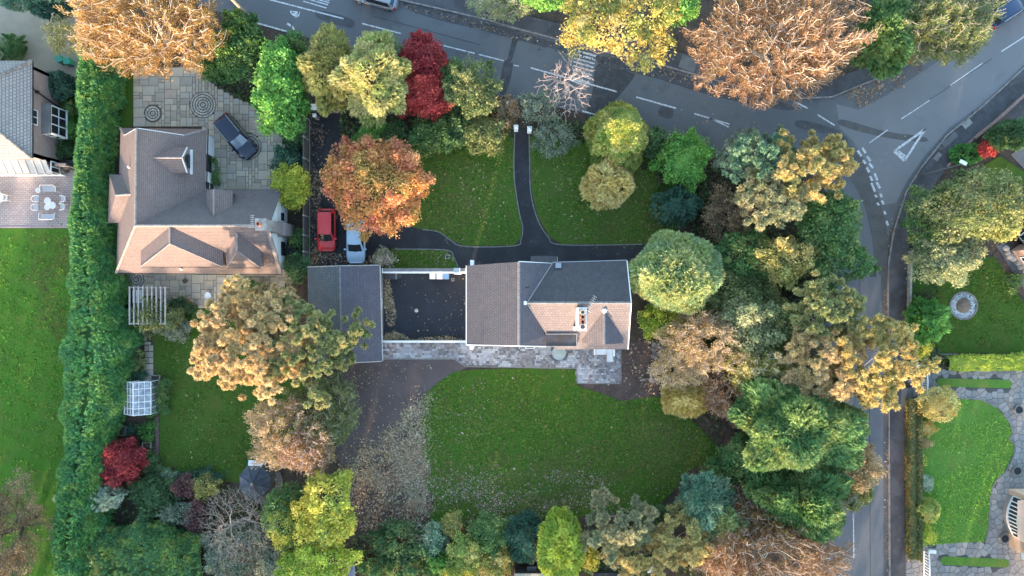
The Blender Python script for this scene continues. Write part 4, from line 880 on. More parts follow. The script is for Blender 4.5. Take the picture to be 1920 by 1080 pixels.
car('parked_car', 'red hatchback parked by the fence on the dark drive', 612, 431, math.radians(-90), 4.05, 1.76, 1.5, paint_mat('red paint', (.66,.04,.04), .35, .35), .23, .1)
car('parked_car', 'silver-blue car parked beside the red one, tail under the orange tree', 667, 451, math.radians(-90), 4.3, 1.8, 1.46, paint_mat('silver blue paint', (.42,.56,.66), .3), .25, .15)
car('parked_car', 'silver-grey car cut by the top edge of the picture on the road', 703, -8, math.radians(165), 4.4, 1.82, 1.5, paint_mat('pewter paint', (.33,.33,.34), .25), .25, .12, False, 0, 'glass', glass_mat('blue tint', (.05,.12,.2), .08))
car('parked_car', 'dark blue car at the kerb under the olive tree in the top corner', 1893, 17, math.radians(33), 4.6, 1.85, 1.6, paint_mat('dark blue paint', (.012,.035,.09), .2), .25, .1, True, .5)

# ------------------------------------------------------------------ walls, fences, gates
wl_ = MB().box(P(716,0,1.7)[0],P(0,512,1.7)[1],0,P(874,0,1.7)[0],P(0,503,1.7)[1],1.7).build('courtyard_wall', M['render']); tag(wl_, 'white courtyard wall with grey coping beside the grass bed', 'wall')
MB().box(P(718,0,1.8)[0],P(0,509,1.8)[1],1.7,P(872,0,1.8)[0],P(0,503,1.8)[1],1.78).build('coping', M['coping'], wl_)
MB().box(P(851,0,1.8)[0],P(0,514,1.8)[1],0,P(863,0,1.8)[0],P(0,502.5,1.8)[1],1.95).build('pier', M['render'], wl_); MB().box(P(850.5,0,2)[0],P(0,511,2)[1],1.95,P(861,0,2)[0],P(0,502.5,2)[1],2.02).build('pier_cap', surf('blue-grey cap', (.3,.38,.42)), wl_)
w2 = MB().box(P(716,0,1.1)[0],P(0,642,1.1)[1],0,P(874,0,1.1)[0],P(0,639,1.1)[1],1.1).build('courtyard_wall', M['palewood']); tag(w2, 'thin cream wall between courtyard and paver patio', 'wall')
MB().box(P(716,0,1.1)[0],P(0,642.3,1.1)[1],1.1,P(874,0,1.1)[0],P(0,638.7,1.1)[1],1.14).build('coping', M['white'], w2)
fx_ = P(579,0)[0]; fen = empty('fence', (fx_, 8, 0), 0, 'grey timber fence with concrete posts along the drive', 'fence')
ys = [225,263,302,340,375,407,443,473,498]
for a, b in zip(ys[:-1], ys[1:]):
    ya, yb = P(0,a)[1], P(0,b)[1]; pn = MB(); k = 0; L_ = ya-yb-.12; n_ = max(4, int(L_/.15))
    for i in range(n_): pn.box(fx_-(.03 if i%2 else .015),yb+.06+L_*i/n_,.1,fx_+(.0 if i%2 else .015),yb+.06+L_*(i+.96)/n_,1.75)
    pn.box(fx_-.05,yb+.06,1.75,fx_+.04,ya-.06,1.8); pn.build('fence_panel', M['fence'], fen)
for a in ys:
    y_ = P(0,a)[1]; MB().box(fx_-.06,y_-.06,0,fx_+.06,y_+.06,1.88).build('fence_post', M['palewood'], fen, bevel=.01)
MB().box(fx_+.06,P(0,498)[1],0,fx_+.13,P(0,225)[1],.16).build('gravel_board', M['concrete'], fen)
def post(px, py, w, h, m_, label, name='gate_post', cap=True):
    c = P(px,py,h); o = MB().cbox(c[0],c[1],0,w,w,h).build(name, M[m_]); tag(o, label, 'post')
    if cap: MB().add([(c[0]-w*.6,c[1]-w*.6,h),(c[0]+w*.6,c[1]-w*.6,h),(c[0]+w*.6,c[1]+w*.6,h),(c[0]-w*.6,c[1]+w*.6,h),(c[0],c[1],h+.15)], [[3,2,1,0],[0,1,4],[1,2,4],[2,3,4],[3,0,4]]).build('post_cap', M['white'], o)
    return o
post(967.5,238,.36,1.3,'render','white gate post on the drive side of the garden path'); post(993,241,.38,1.3,'render','white gate post on the side of the bare tree')
post(587,200,.45,1.5,'render','pale gate pier at the road end of the drive'); post(589.5,216,.3,1.3,'concrete','small grey post behind the drive gate pier'); post(952,192,.2,1.1,'white','slim white post in the shrubs left of the path gate', cap=True)
g = MB(); a, b = P(971,243), P(990,244); 
for k in range(9): t=k/8; g.cbox(a[0]+(b[0]-a[0])*t,a[1]+(b[1]-a[1])*t,.1,.03,.03,1.0)
for z in (.2,.95): g.tube((a[0],a[1],z),(b[0],b[1],z),.025,.025,6)
tag(g.build('garden_gate', M['black']), 'thin black gate between the two white posts', 'gate')
g = MB(); a, b = P(593,213), P(640,213)
for k in range(13): t=k/12; g.cbox(a[0]+(b[0]-a[0])*t,a[1]+(b[1]-a[1])*t,.08,.17,.03,1.15)
g.tube((a[0],a[1],1.1),(b[0],b[1],1.1),.03,.03,6); tag(g.build('drive_gate', M['fence']), 'low grey boarded gate across the drive under the gold trees', 'gate')
def white_gate(px, y0, y1, label):
    x = P(px,0)[0]; ya, yb = P(0,y0)[1], P(0,y1)[1]; r = empty('white_gate', (x,(ya+yb)/2,0), 0, label, 'gate', 'white gates')
    n = 11
    def ht(t): return .95+.14*math.sin(math.pi*t)
    fr = MB()
    for k in range(n): fr.tube((x,ya+(yb-ya)*k/n,ht(k/n)),(x,ya+(yb-ya)*(k+1)/n,ht((k+1)/n)),.06,.06,6)
    fr.box(x-.04,yb,.1,x+.04,ya,.2); fr.build('gate_frame', M['white'], r)
    for k in range(n+1):
        t = k/n; MB().box(x-.03,ya+(yb-ya)*t-.03,.2,x+.03,ya+(yb-ya)*t+.03,ht(t)).build('baluster', M['white'], r)
white_gate(1727,692,742,'white balustered gate above the golden ball shrub'); white_gate(1731,1032,1092,'white balustered gate at the bottom of the crazy paving')
bw_ = uvmesh('brick_wall', [], M['brick'], None) if False else MB().box(P(1703,0)[0],P(0,690)[1],0,P(1732,0)[0],P(0,683)[1],.9).build('brick_wall', surf('red bricks', (.36,.13,.09), [((.25,.09,.07),6,.4,.65,.8)])); tag(bw_, 'short red brick wall with white coping at the upper white gate', 'wall')
MB().box(P(1702.5,0)[0],P(0,686)[1],.9,P(1732.5,0)[0],P(0,682)[1],.98).build('coping', M['white'], bw_)
tag(MB().box(P(1738,0)[0],P(0,1036)[1],0,P(1752,0)[0],P(0,1030)[1],.3).build('gate_step', M['white']), 'small white block beside the lower white gate', 'block')
wb_ = MB(); 
for a, b in (((1925,172),(1866,226)),((1866,226),(1823,261)),((1823,261),(1775,312))):
    a, b = Vector(P(*a)), Vector(P(*b)); d = b-a; c = (a+b)/2; wb_.cbox(c.x,c.y,0,d.length,.22,.45 if a.x > 46 else .2,math.atan2(d.y,d.x))
tag(wb_.build('low_wall', surf('rosy wall', (.3,.2,.17), [((.2,.15,.13),4,.4,.65,.8)])), 'low rosy garden wall along the bend of the pavement', 'wall')
tag(MB().cbox(*P(1702,555)[:2],0,.2,8.6,.55,math.radians(-1)).build('low_wall', M['palewood']), 'low pale wall between pavement strip and dark lawn', 'wall')
p0, p1 = P(481,46), (P(481,46)[0]-.2, P(481,46)[1]+.2, 9.0)
tp = MB().tube(p0,(p0[0],p0[1],8.8),.17,.12,12).build('telegraph_pole', surf('creosoted pole', (.4,.31,.22), [((.25,.19,.14),4,.4,.65,.8)])); tag(tp, 'tall brown telegraph pole at the top edge of the picture', 'pole'); MB().cbox(p0[0],p0[1],8.2,1.6,.1,8.32,.3).build('cross_arm', M['wood'], tp)
lp = empty('street_lamp', P(1730,328), 0, 'white-headed street lamp rising out of the tree at the bend', 'street lamp'); b0 = P(1730,328)
MB().tube(b0,(b0[0],b0[1],6.1),.08,.05,8).build('lamp_column', M['metal'], lp); MB().tube((b0[0],b0[1],6.1),(b0[0]-.2,b0[1]+.15,6.25),.04,.04,6).build('lamp_arm', M['metal'], lp); MB().cbox(b0[0]-.1,b0[1]+.08,6.2,.66,.3,6.35,-.5).build('lamp_head', M['white'], lp, bevel=.04)
sp_ = P(1693,585); tag(MB().tube(sp_,(sp_[0],sp_[1],2.7),.045,.045,8).build('sign_post', M['metal']), 'thin grey post leaning over the low pale wall', 'post')
gb_ = empty('grit_box', P(1712,110), math.radians(28), 'grey kerbside box with a red end below the olive tree', 'box'); MB().cbox(.15,0,0,.9,.55,.75).build('box_body', M['concrete'], gb_, True, bevel=.04); MB().cbox(-.5,0,0,.35,.5,.8).build('box_end', surf('red plastic', (.6,.08,.05), rough=.5), gb_, True, bevel=.04)

# ------------------------------------------------------------------ greenhouse, pergola, summerhouse
X0, X1, Xr = -36.4, -33.9, -35.15; Y0, Y1 = -11.85, -8.8; ez_, rz_ = 1.6, 2.4
gh = empty('greenhouse', ((X0+X1)/2,(Y0+Y1)/2,0), 0, 'small white-framed glass greenhouse beside the conifer hedge', 'greenhouse')
fr = MB(); t = .03
for x in (X0,X1):
    for k in range(6): y = Y0+(Y1-Y0)*k/5; fr.tube((x,y,0),(x,y,ez_),t,t,5)
    for z in (.05,ez_): fr.tube((x,Y0,z),(x,Y1,z),t*1.5,t*1.5,5)
for k in range(6):
    y = Y0+(Y1-Y0)*k/5; fr.tube((X0,y,ez_),(Xr,y,rz_),t,t,5); fr.tube((X1,y,ez_),(Xr,y,rz_),t,t,5)
fr.tube((Xr,Y0,rz_),(Xr,Y1,rz_),t*1.8,t*1.8,5)
for f_ in (.36,.68): fr.tube((X1+(Xr-X1)*f_,Y0,ez_+(rz_-ez_)*f_),(X1+(Xr-X1)*f_,Y1,ez_+(rz_-ez_)*f_),t*.8,t*.8,5); fr.tube((X0+(Xr-X0)*f_,Y0,ez_+(rz_-ez_)*f_),(X0+(Xr-X0)*f_,Y1,ez_+(rz_-ez_)*f_),t*.8,t*.8,5)
for y in (Y0,Y1):
    for x in (X0+.83,X1-.83): fr.tube((x,y,0),(x,y,2.0),t,t,5)
    fr.tube((X0,y,ez_),(X1,y,ez_),t,t,5)
fr.build('frame', M['white'], gh)
for k in range(5):
    ya, yb = Y0+(Y1-Y0)*k/5+.03, Y0+(Y1-Y0)*(k+1)/5-.03
    for xs_ in (X0,X1):
        for fa, fb in ((0,.36),(.36,.68),(.68,1)):
            a = (xs_+(Xr-xs_)*fa, ez_+(rz_-ez_)*fa); b = (xs_+(Xr-xs_)*fb, ez_+(rz_-ez_)*fb)
            MB().poly([(a[0],ya,a[1]),(a[0],yb,a[1]),(b[0],yb,b[1]),(b[0],ya,b[1])]).build('pane', M['clear'], gh)
        MB().poly([(xs_,ya,.1),(xs_,yb,.1),(xs_,yb,ez_-.04),(xs_,ya,ez_-.04)]).build('pane', M['clear'], gh)
for y in (Y0+.01,Y1-.01): MB().poly([(X0+.04,y,.06),(X1-.04,y,.06),(X1-.04,y,ez_),(Xr,y,rz_-.04),(X0+.04,y,ez_)]).build('end_pane', M['clear'], gh)
st_ = MB().box(X0+.08,Y0+.2,.65,X0+.65,Y1-.2,.7); 
for y in (Y0+.3,(Y0+Y1)/2,Y1-.3): st_.box(X0+.1,y,0,X0+.16,y+.06,.65); st_.box(X0+.57,y,0,X0+.63,y+.06,.65)
tag(st_.build('plant_bench', M['palewood']), 'pale slatted bench inside the greenhouse', 'bench')
zp = 2.25; px0,py0,px1,py1 = P(243,607,zp)[0],P(243,607,zp)[1],P(310,539,zp)[0],P(310,539,zp)[1]
pg = empty('pergola', ((px0+px1)/2,(py0+py1)/2,0), 0, 'pale timber pergola with parallel beams over the terrace corner', 'pergola')
for k in range(9):
    x = px0+(px1-px0)*k/8; MB().box(x-.05,py0-.1,zp-.08,x+.05,py1+.1,zp+.06).build('beam', M['palewood'], pg)
for y in (py0,py1): MB().box(px0-.12,y-.05,zp-.2,px1+.12,y+.05,zp-.082).build('cross_beam', M['palewood'], pg)
for x in (px0,px1):
    for y in (py0,py1): MB().box(x-.06,y-.06,0,x+.06,y+.06,zp-.2).build('post', M['palewood'], pg)
bn_ = empty('white_bench', P(265,556), 0, 'white garden bench under the pergola beams', 'bench'); 
for k in range(4): MB().box(-.28+k*.14,-.62,.42,-.17+k*.14,.62,.46).build('seat_slat', M['white'], bn_, True)
MB().box(-.36,-.62,.5,-.31,.62,.88).build('backrest', M['white'], bn_, True)
for x in (-.3,.22):
    for y in (-.55,.55): MB().box(x-.03,y-.03,0,x+.03,y+.03,.42).build('leg', M['white'], bn_, True)
sc = P(478,903,2.0); sm_ = empty('summerhouse', (sc[0],sc[1],0), 0, 'dark eight-sided summerhouse roof among the shrubs at the lawn corner', 'summerhouse')
ring = [(sc[0]+1.55*math.cos(math.pi/8+k*math.pi/4), sc[1]+1.55*math.sin(math.pi/8+k*math.pi/4), 2.0) for k in range(8)]
slm = surf('blue-black felt', (.055,.065,.085), [((.1,.115,.14),2.5,.45,.65,.8)], rough=.6)
for k in range(8): uvmesh('roof_panel', [[ring[k],ring[(k+1)%8],(sc[0],sc[1],2.75)]], slm, sm_, .05)
for k in range(8): MB().tube(ring[k],(sc[0],sc[1],2.78),.035,.035,5).build('hip_strip', M['dark'], sm_)
MB().prism([(sc[0]+1.3*math.cos(math.pi/8+k*math.pi/4), sc[1]+1.3*math.sin(math.pi/8+k*math.pi/4)) for k in range(8)], 0, 1.98).build('wall', M['fence'], sm_)
MB().lathe([(0,2.74),(.14,2.74),(.1,2.9),(0,2.98)], sc[0], sc[1], 10).build('finial', M['concrete'], sm_)
aw = MB(); a = Vector(ring[1]); b = Vector(ring[2]); aw.add([a+Vector((0.05,.05,.04)),b+Vector((-.05,.05,.04)),b+Vector((-.05,.55,-.12)),a+Vector((.4,.45,-.12))], [[0,1,2,3]]); aw.build('canopy', surf('white sheet', (.75,.78,.82), rough=.3), sm_)
cr = MB(); rr_ = random.Random(6); cc = P(490,905)
for q in range(3):
    R = 1.95-q*.24; n = int(2*math.pi*R/.3)
    for k in range(n):
        tt = 2*math.pi*k/n; g_ = rr_.uniform(.75,1.2); cr.cbox(cc[0]+R*math.cos(tt),cc[1]+R*math.sin(tt),0,.21,.27,.05,tt,(.24*g_,.22*g_,.19*g_))
o = cr.build('stone_ring', M['cobble']); tag(o, 'curved ring of grey setts around the dark summerhouse', None, None, 'structure')

# ------------------------------------------------------------------ garden furniture
def hoop_chair(px, py, ang, label, w=.62, d=.66):
    c = P(px,py,.5); r = empty('garden_chair', (c[0],c[1],0), ang, label, 'chair', 'white metal garden chairs')
    pts = [(d*.42*(1 if k in (0,) else 1)*0 + (-d*.5)*math.sin(math.pi*k/10)+d*.1, (-w/2)*math.cos(math.pi*k/10), .72) for k in range(11)]
    pts = [(d*.45,-w/2,.62)]+pts+[(d*.45,w/2,.62)]
    MB().path(pts, .028, 6).build('backrest', M['white'], r, True)
    for k in range(6): MB().box(-d*.32,-w*.4+k*w*.145,.42,d*.42,-w*.4+k*w*.145+.055,.445).build('seat_slat', FUR, r, True)
    MB().box(-d*.34,-w*.43,.395,d*.44,w*.43,.415).build('seat_frame', FURD, r, True)
    for x in (-d*.3,d*.4):
        for y in (-w*.42,w*.42): MB().tube((x,y,0),(x,y,.62 if x>0 else .72),.022,.022,6).build('leg', M['white'], r, True)
    return r
FUR = surf('pale blue-white metal', (.55,.59,.64), rough=.5); FURD = surf('grey seat underside', (.22,.24,.27), rough=.6)
hoop_chair(67,373,0,'upper white chair on the hedge-far side of the small round tables'); hoop_chair(66,389,0,'lower white chair on the hedge-far side of the small round tables')
hoop_chair(119,373,math.pi,'upper white chair on the hedge side of the small round tables'); hoop_chair(118,388,math.pi,'lower white chair on the hedge side of the small round tables')
hoop_chair(10,371,math.pi,'white chair at the table cut by the picture edge')
def bench(px, py, ang, label):
    c = P(px,py,.5); r = empty('garden_bench', (c[0],c[1],0), ang, label, 'bench', 'white metal garden benches'); w, d = 1.5, .66
    for k in range(7): MB().box(-w*.42,-d*.36+k*d*.115,.42,w*.42,-d*.36+k*d*.115+.04,.445).build('seat_slat', FUR, r, True)
    MB().box(-w*.43,-d*.38,.39,w*.43,d*.44,.412).build('seat_frame', FURD, r, True)
    MB().path([(-w*.5,-d*.45,.62),(-w*.5,d*.25,.66),(-w*.42,d*.48,.8),(w*.42,d*.48,.8),(w*.5,d*.25,.66),(w*.5,-d*.45,.62)], .03, 6).build('backrest', M['white'], r, True)
    for x in (-w*.48,w*.48):
        for y in (-d*.42,d*.3): MB().tube((x,y,0),(x,y,.64),.024,.024,6).build('leg', M['white'], r, True)
bench(91,354,0,'white slatted bench nearest the glazed lean-to'); bench(89,406,math.pi,'white slatted bench nearest the grass edge of the patio')
def round_table(px, py, r_, h, label, m_='tabletop', group=None, rim='white'):
    c = P(px,py,h); r = empty('round_table', (c[0],c[1],0), 0, label, 'table', group)
    MB().lathe([(0,h-.03),(r_,h-.03),(r_,h),(0,h)],0,0,24).build('table_top', M[m_] if m_ in M else TBT, r, True); MB().lathe([(r_-.02,h-.04),(r_+.02,h-.04),(r_+.02,h+.012),(r_-.02,h+.012),(r_-.02,h-.04)],0,0,24).build('rim', M[rim], r, True)
    for k in range(3): t_ = k*2.09; MB().tube((r_*.8*math.cos(t_),r_*.8*math.sin(t_),0),(r_*.5*math.cos(t_),r_*.5*math.sin(t_),h-.03),.02,.02,6).build('leg', M[rim], r, True)
TBT = surf('frosted table top', (.62,.66,.68), [((.5,.54,.55),2,.4,.6,.5)], rough=.2)
round_table(89,377,.31,.5,'upper of the three small round white tables',group='small round tables'); round_table(88,388.5,.25,.42,'lowest of the three small round white tables',group='small round tables'); round_table(98,385,.31,.55,'small round white table nearest the hedge of the three',group='small round tables'); round_table(71,357,.22,.45,'little round side table beside the upper white bench'); round_table(-4,370,.5,.72,'white round table cut by the picture edge')
c = P(113,313,.9); kb = empty('kettle_cover', (c[0],c[1],0), 0, 'large dark rounded cover beside the glazed lean-to', 'cover'); MB().lathe([(.5,0),(.55,.3),(.62,.8),(.55,.95),(.3,1.05),(0,1.08)],-.1,0,20).build('cover', M['dark'], kb, True, True); MB().lathe([(.3,0),(.32,.6),(.38,.95),(.25,1.1),(0,1.14)],.62,.1,16).build('side_cover', M['dark'], kb, True, True)
def wheelie(px, py, ang, label):
    c = P(px,py,1.0); r = empty('wheelie_bin', (c[0],c[1],0), ang, label, 'bin', 'green wheelie bins')
    MB().add([(-.22,-.24,.05),(.22,-.24,.05),(.22,.24,.05),(-.22,.24,.05),(-.28,-.29,.98),(.28,-.29,.98),(.28,.29,.98),(-.28,.29,.98)], [[3,2,1,0],[0,1,5,4],[1,2,6,5],[2,3,7,6],[3,0,4,7],[4,5,6,7]]).build('bin_body', GRN, r, True); MB().box(-.3,-.32,.98,.32,.32,1.05).build('lid', GRN, r, True, bevel=.03)
    for y in (-.2,.2): MB().tube((-.26,y-.03,.1),(-.26,y+.03,.1),.1,.1,12).build('wheel', M['rubber'], r, True)
    MB().tube((-.32,-.22,1.0),(-.32,.22,1.0),.025,.025,6).build('handle', GRN, r, True)
GRN = surf('green plastic', (.05,.3,.2), [((.09,.4,.28),3,.45,.65,.6)], rough=.45)
wheelie(110,110,.4,'green wheelie bin on the gravel, further from the hedge'); wheelie(125,114,.1,'green wheelie bin on the gravel, nearer the hedge')
for k,(x,w,m_,lb) in enumerate(((811,.58,'palewood','pale storage box at the courtyard wall with a hose end'),(824,.58,'palewood','middle pale storage box at the courtyard wall'),(836,.6,None,'blue-lidded storage box at the courtyard wall'))):
    c = P(x,517.5,.9); r = empty('storage_box', (c[0],c[1],0), 0, lb, 'box', 'storage boxes at the courtyard wall'); MB().box(-w/2,-.26,0,w/2,.26,.82).build('box_body', M['dark'], r, True)
    MB().box(-w/2-.0,-.3,.82,w/2-.01,.28,.9).build('lid', M['white'] if m_ else surf('blue lid', (.16,.3,.5), rough=.4), r, True, bevel=.03)
c = P(736,518,.7); r = empty('covered_trailer', (c[0],c[1],0), 0, 'dark grey covered box with sloping end against the courtyard wall', 'cover'); MB().add([(-.7,-.33,0),(.8,-.15,0),(.8,.33,0),(-.7,.33,0),(-.65,-.28,.75),(.35,-.28,.8),(.35,.28,.8),(-.65,.28,.75),(.75,-.08,.35),(.75,.28,.35)], [[0,1,8,5,4],[1,2,9,8],[2,3,7,6,9],[3,0,4,7],[4,5,6,7],[5,8,9,6]]).build('cover', M['dark'], r, True); MB().box(.33,-.3,.79,.38,.3,.83).build('strap', M['metal'], r, True)
for (x,y,s_,m_,lb,nm) in ((849,524.5,.3,'concrete','square grey drain cover in the courtyard','drain_cover'),(838.5,481.5,.42,'palewood','pale square drain cover in the grass bed','drain_cover'),(837,448,.55,'drive','square manhole in the tarmac path bend','manhole_cover')):
    c = P(x,y); o = MB().cbox(c[0],c[1],0,s_,s_,.06 if nm=='drain_cover' else .012).build(nm, M[m_]); tag(o, lb, 'cover'); MB().cbox(c[0],c[1],.012,s_*.6,s_*.6,.075 if nm=='drain_cover' else .016).build('grate', M['dark'], o)
c = P(781,582); tag(MB().lathe([(0,0),(.16,0),(.2,.16),(.12,.3),(.14,.42),(0,.5)],c[0],c[1],10).build('stone_ornament', M['cream_pot']), 'small buff ornament alone in the middle of the courtyard', 'ornament')
round_table(1048,662,.64,.74,'round grey-green table on the paver patio','green_top',rim='metal') if M.setdefault('green_top', surf('grey green table top', (.3,.36,.35), [((.24,.29,.28),1.5,.4,.6,.7)], rough=.4)) else 0
for k,(an,lb) in enumerate(((40,'dark chair tucked at the round table towards the house wall, sofa side'),(140,'dark chair tucked at the round table towards the house wall, courtyard side'),(215,'dark chair tucked at the round table, lawn and courtyard side'),(325,'dark chair tucked at the round table, lawn and sofa side'))):
    c = P(1048,662,.5); a = math.radians(an); r = empty('patio_chair', (c[0]+.62*math.cos(a),c[1]+.62*math.sin(a),0), a+math.pi, lb, 'chair', 'dark patio chairs'); gm = surf('grey weave', (.12,.13,.15), rough=.7) if k == 0 else bpy.data.materials['grey weave']
    MB().box(-.22,-.25,.4,.24,.25,.46).build('seat', gm, r, True, bevel=.03); MB().path([(.2,-.29,.62),(-.12,-.28,.68),(-.25,-.15,.78),(-.25,.15,.78),(-.12,.28,.68),(.2,.29,.62)], .035, 6).build('backrest', gm, r, True)
    for x in (-.2,.2):
        for y in (-.24,.24): MB().tube((x,y,0),(x,y,.62),.02,.02,6).build('leg', gm, r, True)
sx0,sy0,sx1,sy1 = P(1114,0,.6)[0],P(0,666,.6)[1],P(1153,0,.6)[0],P(0,651,.6)[1]; sx2, sy2 = P(1138.5,0,.6)[0], P(0,679,.6)[1]
so_ = empty('corner_sofa', ((sx0+sx1)/2,sy1,0), 0, 'white L-shaped corner sofa on the paver patio against the house', 'sofa'); cu = surf('pale cushion', (.62,.65,.66), [((.52,.55,.56),2,.4,.6,.6)], rough=.85)
MB().box(sx0,sy0,.0,sx1,sy1,.3).build('base', M['palewood'], so_, bevel=.02); MB().box(sx2,sy2,.0,sx1,sy0,.3).build('base', M['palewood'], so_, bevel=.02)
MB().box(sx0+.16,sy0+.03,.3,sx2-.01,sy1-.18,.45).build('cushion', cu, so_, bevel=.04); MB().box(sx2+.01,sy2+.03,.3,sx1-.16,sy1-.18,.45).build('cushion', cu, so_, bevel=.04)
MB().box(sx0,sy1-.17,.3,sx1,sy1,.72).build('backrest', M['white'], so_, bevel=.03); MB().box(sx1-.15,sy0-.1,.3,sx1,sy1-.17,.72).build('backrest', M['white'], so_, bevel=.03); MB().box(sx0,sy0,.3,sx0+.14,sy1-.17,.55).build('armrest', M['white'], so_, bevel=.03)

# ------------------------------------------------------------------ stone bed, planters, pots, sheds
sb = empty('round_stone_bed', P(1806,573), 0, 'round white gravel bed with brown mound in the dark lawn', 'flower bed'); c = P(1806,573); rb = random.Random(2)
MB().lathe([(0,.03),(1.18,.03),(1.18,.05),(1.2,.05)],0,0,36).build('gravel_base', surf('pale gravel', (.5,.52,.55), [((.35,.36,.38),9,.45,.65,.8)]), sb, True)
n = 34
for k in range(n):
    t = 2*math.pi*k/n; MB().cbox(1.28*math.cos(t),1.28*math.sin(t),0,.17,2*math.pi*1.28/n-.02,.11,t).build('edging_stone', M['kerb'], sb, True)
st2 = MB()
for k in range(420):
    t, R = rb.uniform(0,6.28), rb.uniform(.72,1.17); g_ = rb.uniform(.5,1.1); s_ = rb.uniform(.05,.1)
    st2.lathe([(0,.03+s_*.7),(s_*.6,.03+s_*.5),(s_*.7,.03)],R*math.cos(t),R*math.sin(t),5,(.58*g_,.6*g_,.64*g_))
o = st2.build('stones', M['pebble'], sb, True); o['kind'] = 'stuff'
MB().lathe([(.7,.03),(.6,.2),(.4,.36),(.15,.42),(0,.42)],0,0,22).build('mound', surf('brown heather mound', (.2,.15,.115), [((.12,.085,.065),6,.4,.65,.8),((.3,.25,.2),12,.55,.7,.7)], bump=1.0, bump_scale=9), sb, True)
for (x,y,r_,lb) in ((1905,767,.4,'dark round planter beside the curve of the bright lawn'),(1902,881,.42,'dark round planter midway down the crazy paving'),(1879,1007,.42,'dark round planter below the bow window')):
    c = P(x,y); o = MB().lathe([(r_*.8,0),(r_,.4),(r_*1.08,.42),(r_*1.08,.46),(r_*.88,.46),(r_*.86,.36)],c[0],c[1],20).build('planter', M['edging']); tag(o, lb, 'planter', 'round planters on crazy paving'); MB().lathe([(r_*.87,.38),(0,.4)],c[0],c[1],20).build('soil', M['court'], o)
def shed(name, label, x0, y0, x1, y1, z, m_, ribs=0, slope=.2):
    a, b = P(x0,y1,z), P(x1,y0,z); r = empty(name, ((a[0]+b[0])/2,(a[1]+b[1])/2,0), 0, label, 'shed'); MB().box(a[0]+.1,a[1]+.1,0,b[0]-.1,b[1]-.1,z-.12).build('wall', M['fence'], r)
    n = max(1, ribs)
    for k in range(n):
        xa, xb = a[0]+(b[0]-a[0])*k/n+.006, a[0]+(b[0]-a[0])*(k+1)/n-.006
        MB().add([(xa,a[1],z-slope),(xb,a[1],z-slope),(xb,b[1],z),(xa,b[1],z),(xa,a[1],z-slope+.07),(xb,a[1],z-slope+.07),(xb,b[1],z+.07),(xa,b[1],z+.07)], [[3,2,1,0],[4,5,6,7],[0,1,5,4],[1,2,6,5],[2,3,7,6],[3,0,4,7]]).build('roof_board', m_, r)
shed('shed', 'pale boarded shed roof at the bottom edge below the yellow-green conifer', 964,1075,1038,1130,2.3, surf('pale boards', (.42,.39,.3), [((.3,.28,.22),3,.4,.65,.7)]), 6)
shed('store', 'small grey flat-topped store above the pale shed roof', 988,1062,1006,1073,1.6, M['coping'], 1); shed('dark_shed', 'black flat shed roof at the bottom edge between yellow shrubs', 1112,1074,1180,1130,2.2, M['court'], 2); shed('metal_shed', 'shiny grey metal roof at the bottom edge under the buff pine', 1210,1062,1243,1075,1.8, M['metal'], 1); shed('blue_store', 'blue tarpaulin covered store below the tall yellow tree', 652,1058,666,1090,1.5, surf('blue tarp', (.06,.1,.18), rough=.5), 1)
c = P(716,1049,.4); tag(MB().tube((c[0]-.95,c[1]+.02,.4),(c[0]+.95,c[1]-.02,.45),.12,.12,9).build('timber_rail', M['palewood']), 'pale horizontal timber lying in the dark bottom shrubs', 'timber')
for (x,y,r_,h_,m_,lb) in ((349,527,.22,.3,'bark','brown empty pot on the terrace under the house eaves'),(392,554,.32,.3,'white','white oval pot on the warm slab terrace'),(355,567,.3,.35,'terracotta','clay pot with yellow-green plant at the terrace step'),(477,551,.22,.3,'terracotta','clay pot half under the pine on the terrace')):
    c = P(x,y); o = MB().lathe([(r_*.7,0),(r_,h_),(r_*.85,h_),(r_*.8,h_-.06),(0,h_-.06)],c[0],c[1],16).build('plant_pot', M[m_]); tag(o, lb, 'pot')
sheet('brick_path', [(291,782),(298,782),(298,862),(292,866)], .012, surf('red-brown path', (.17,.11,.095), [((.1,.07,.06),4,.4,.65,.8)]), False, label='narrow red-brown path along the vegetable beds')
for k,(x0,y0,x1,y1,lb) in enumerate(((223,799,237,815,'timber raised bed beside the hedge below the greenhouse'),(270,829,284,844,'small timber raised bed by the red maple'),(286,704,301,712,'low wooden cold frame at the greenhouse corner'))):
    a, b = P(x0,y1), P(x1,y0); o = MB().box(a[0],a[1],0,b[0],b[1],.2).build('raised_bed', M['soil']); tag(o, lb, 'raised bed', 'raised beds')
    for (p,q,r_,s_) in ((a[0]-.04,a[1]-.04,b[0]+.04,a[1]),(a[0]-.04,b[1],b[0]+.04,b[1]+.04),(a[0]-.04,a[1],a[0],b[1]),(b[0],a[1],b[0]+.04,b[1])): MB().box(p,q,0,r_,s_,.3).build('board', M['palewood'], o)
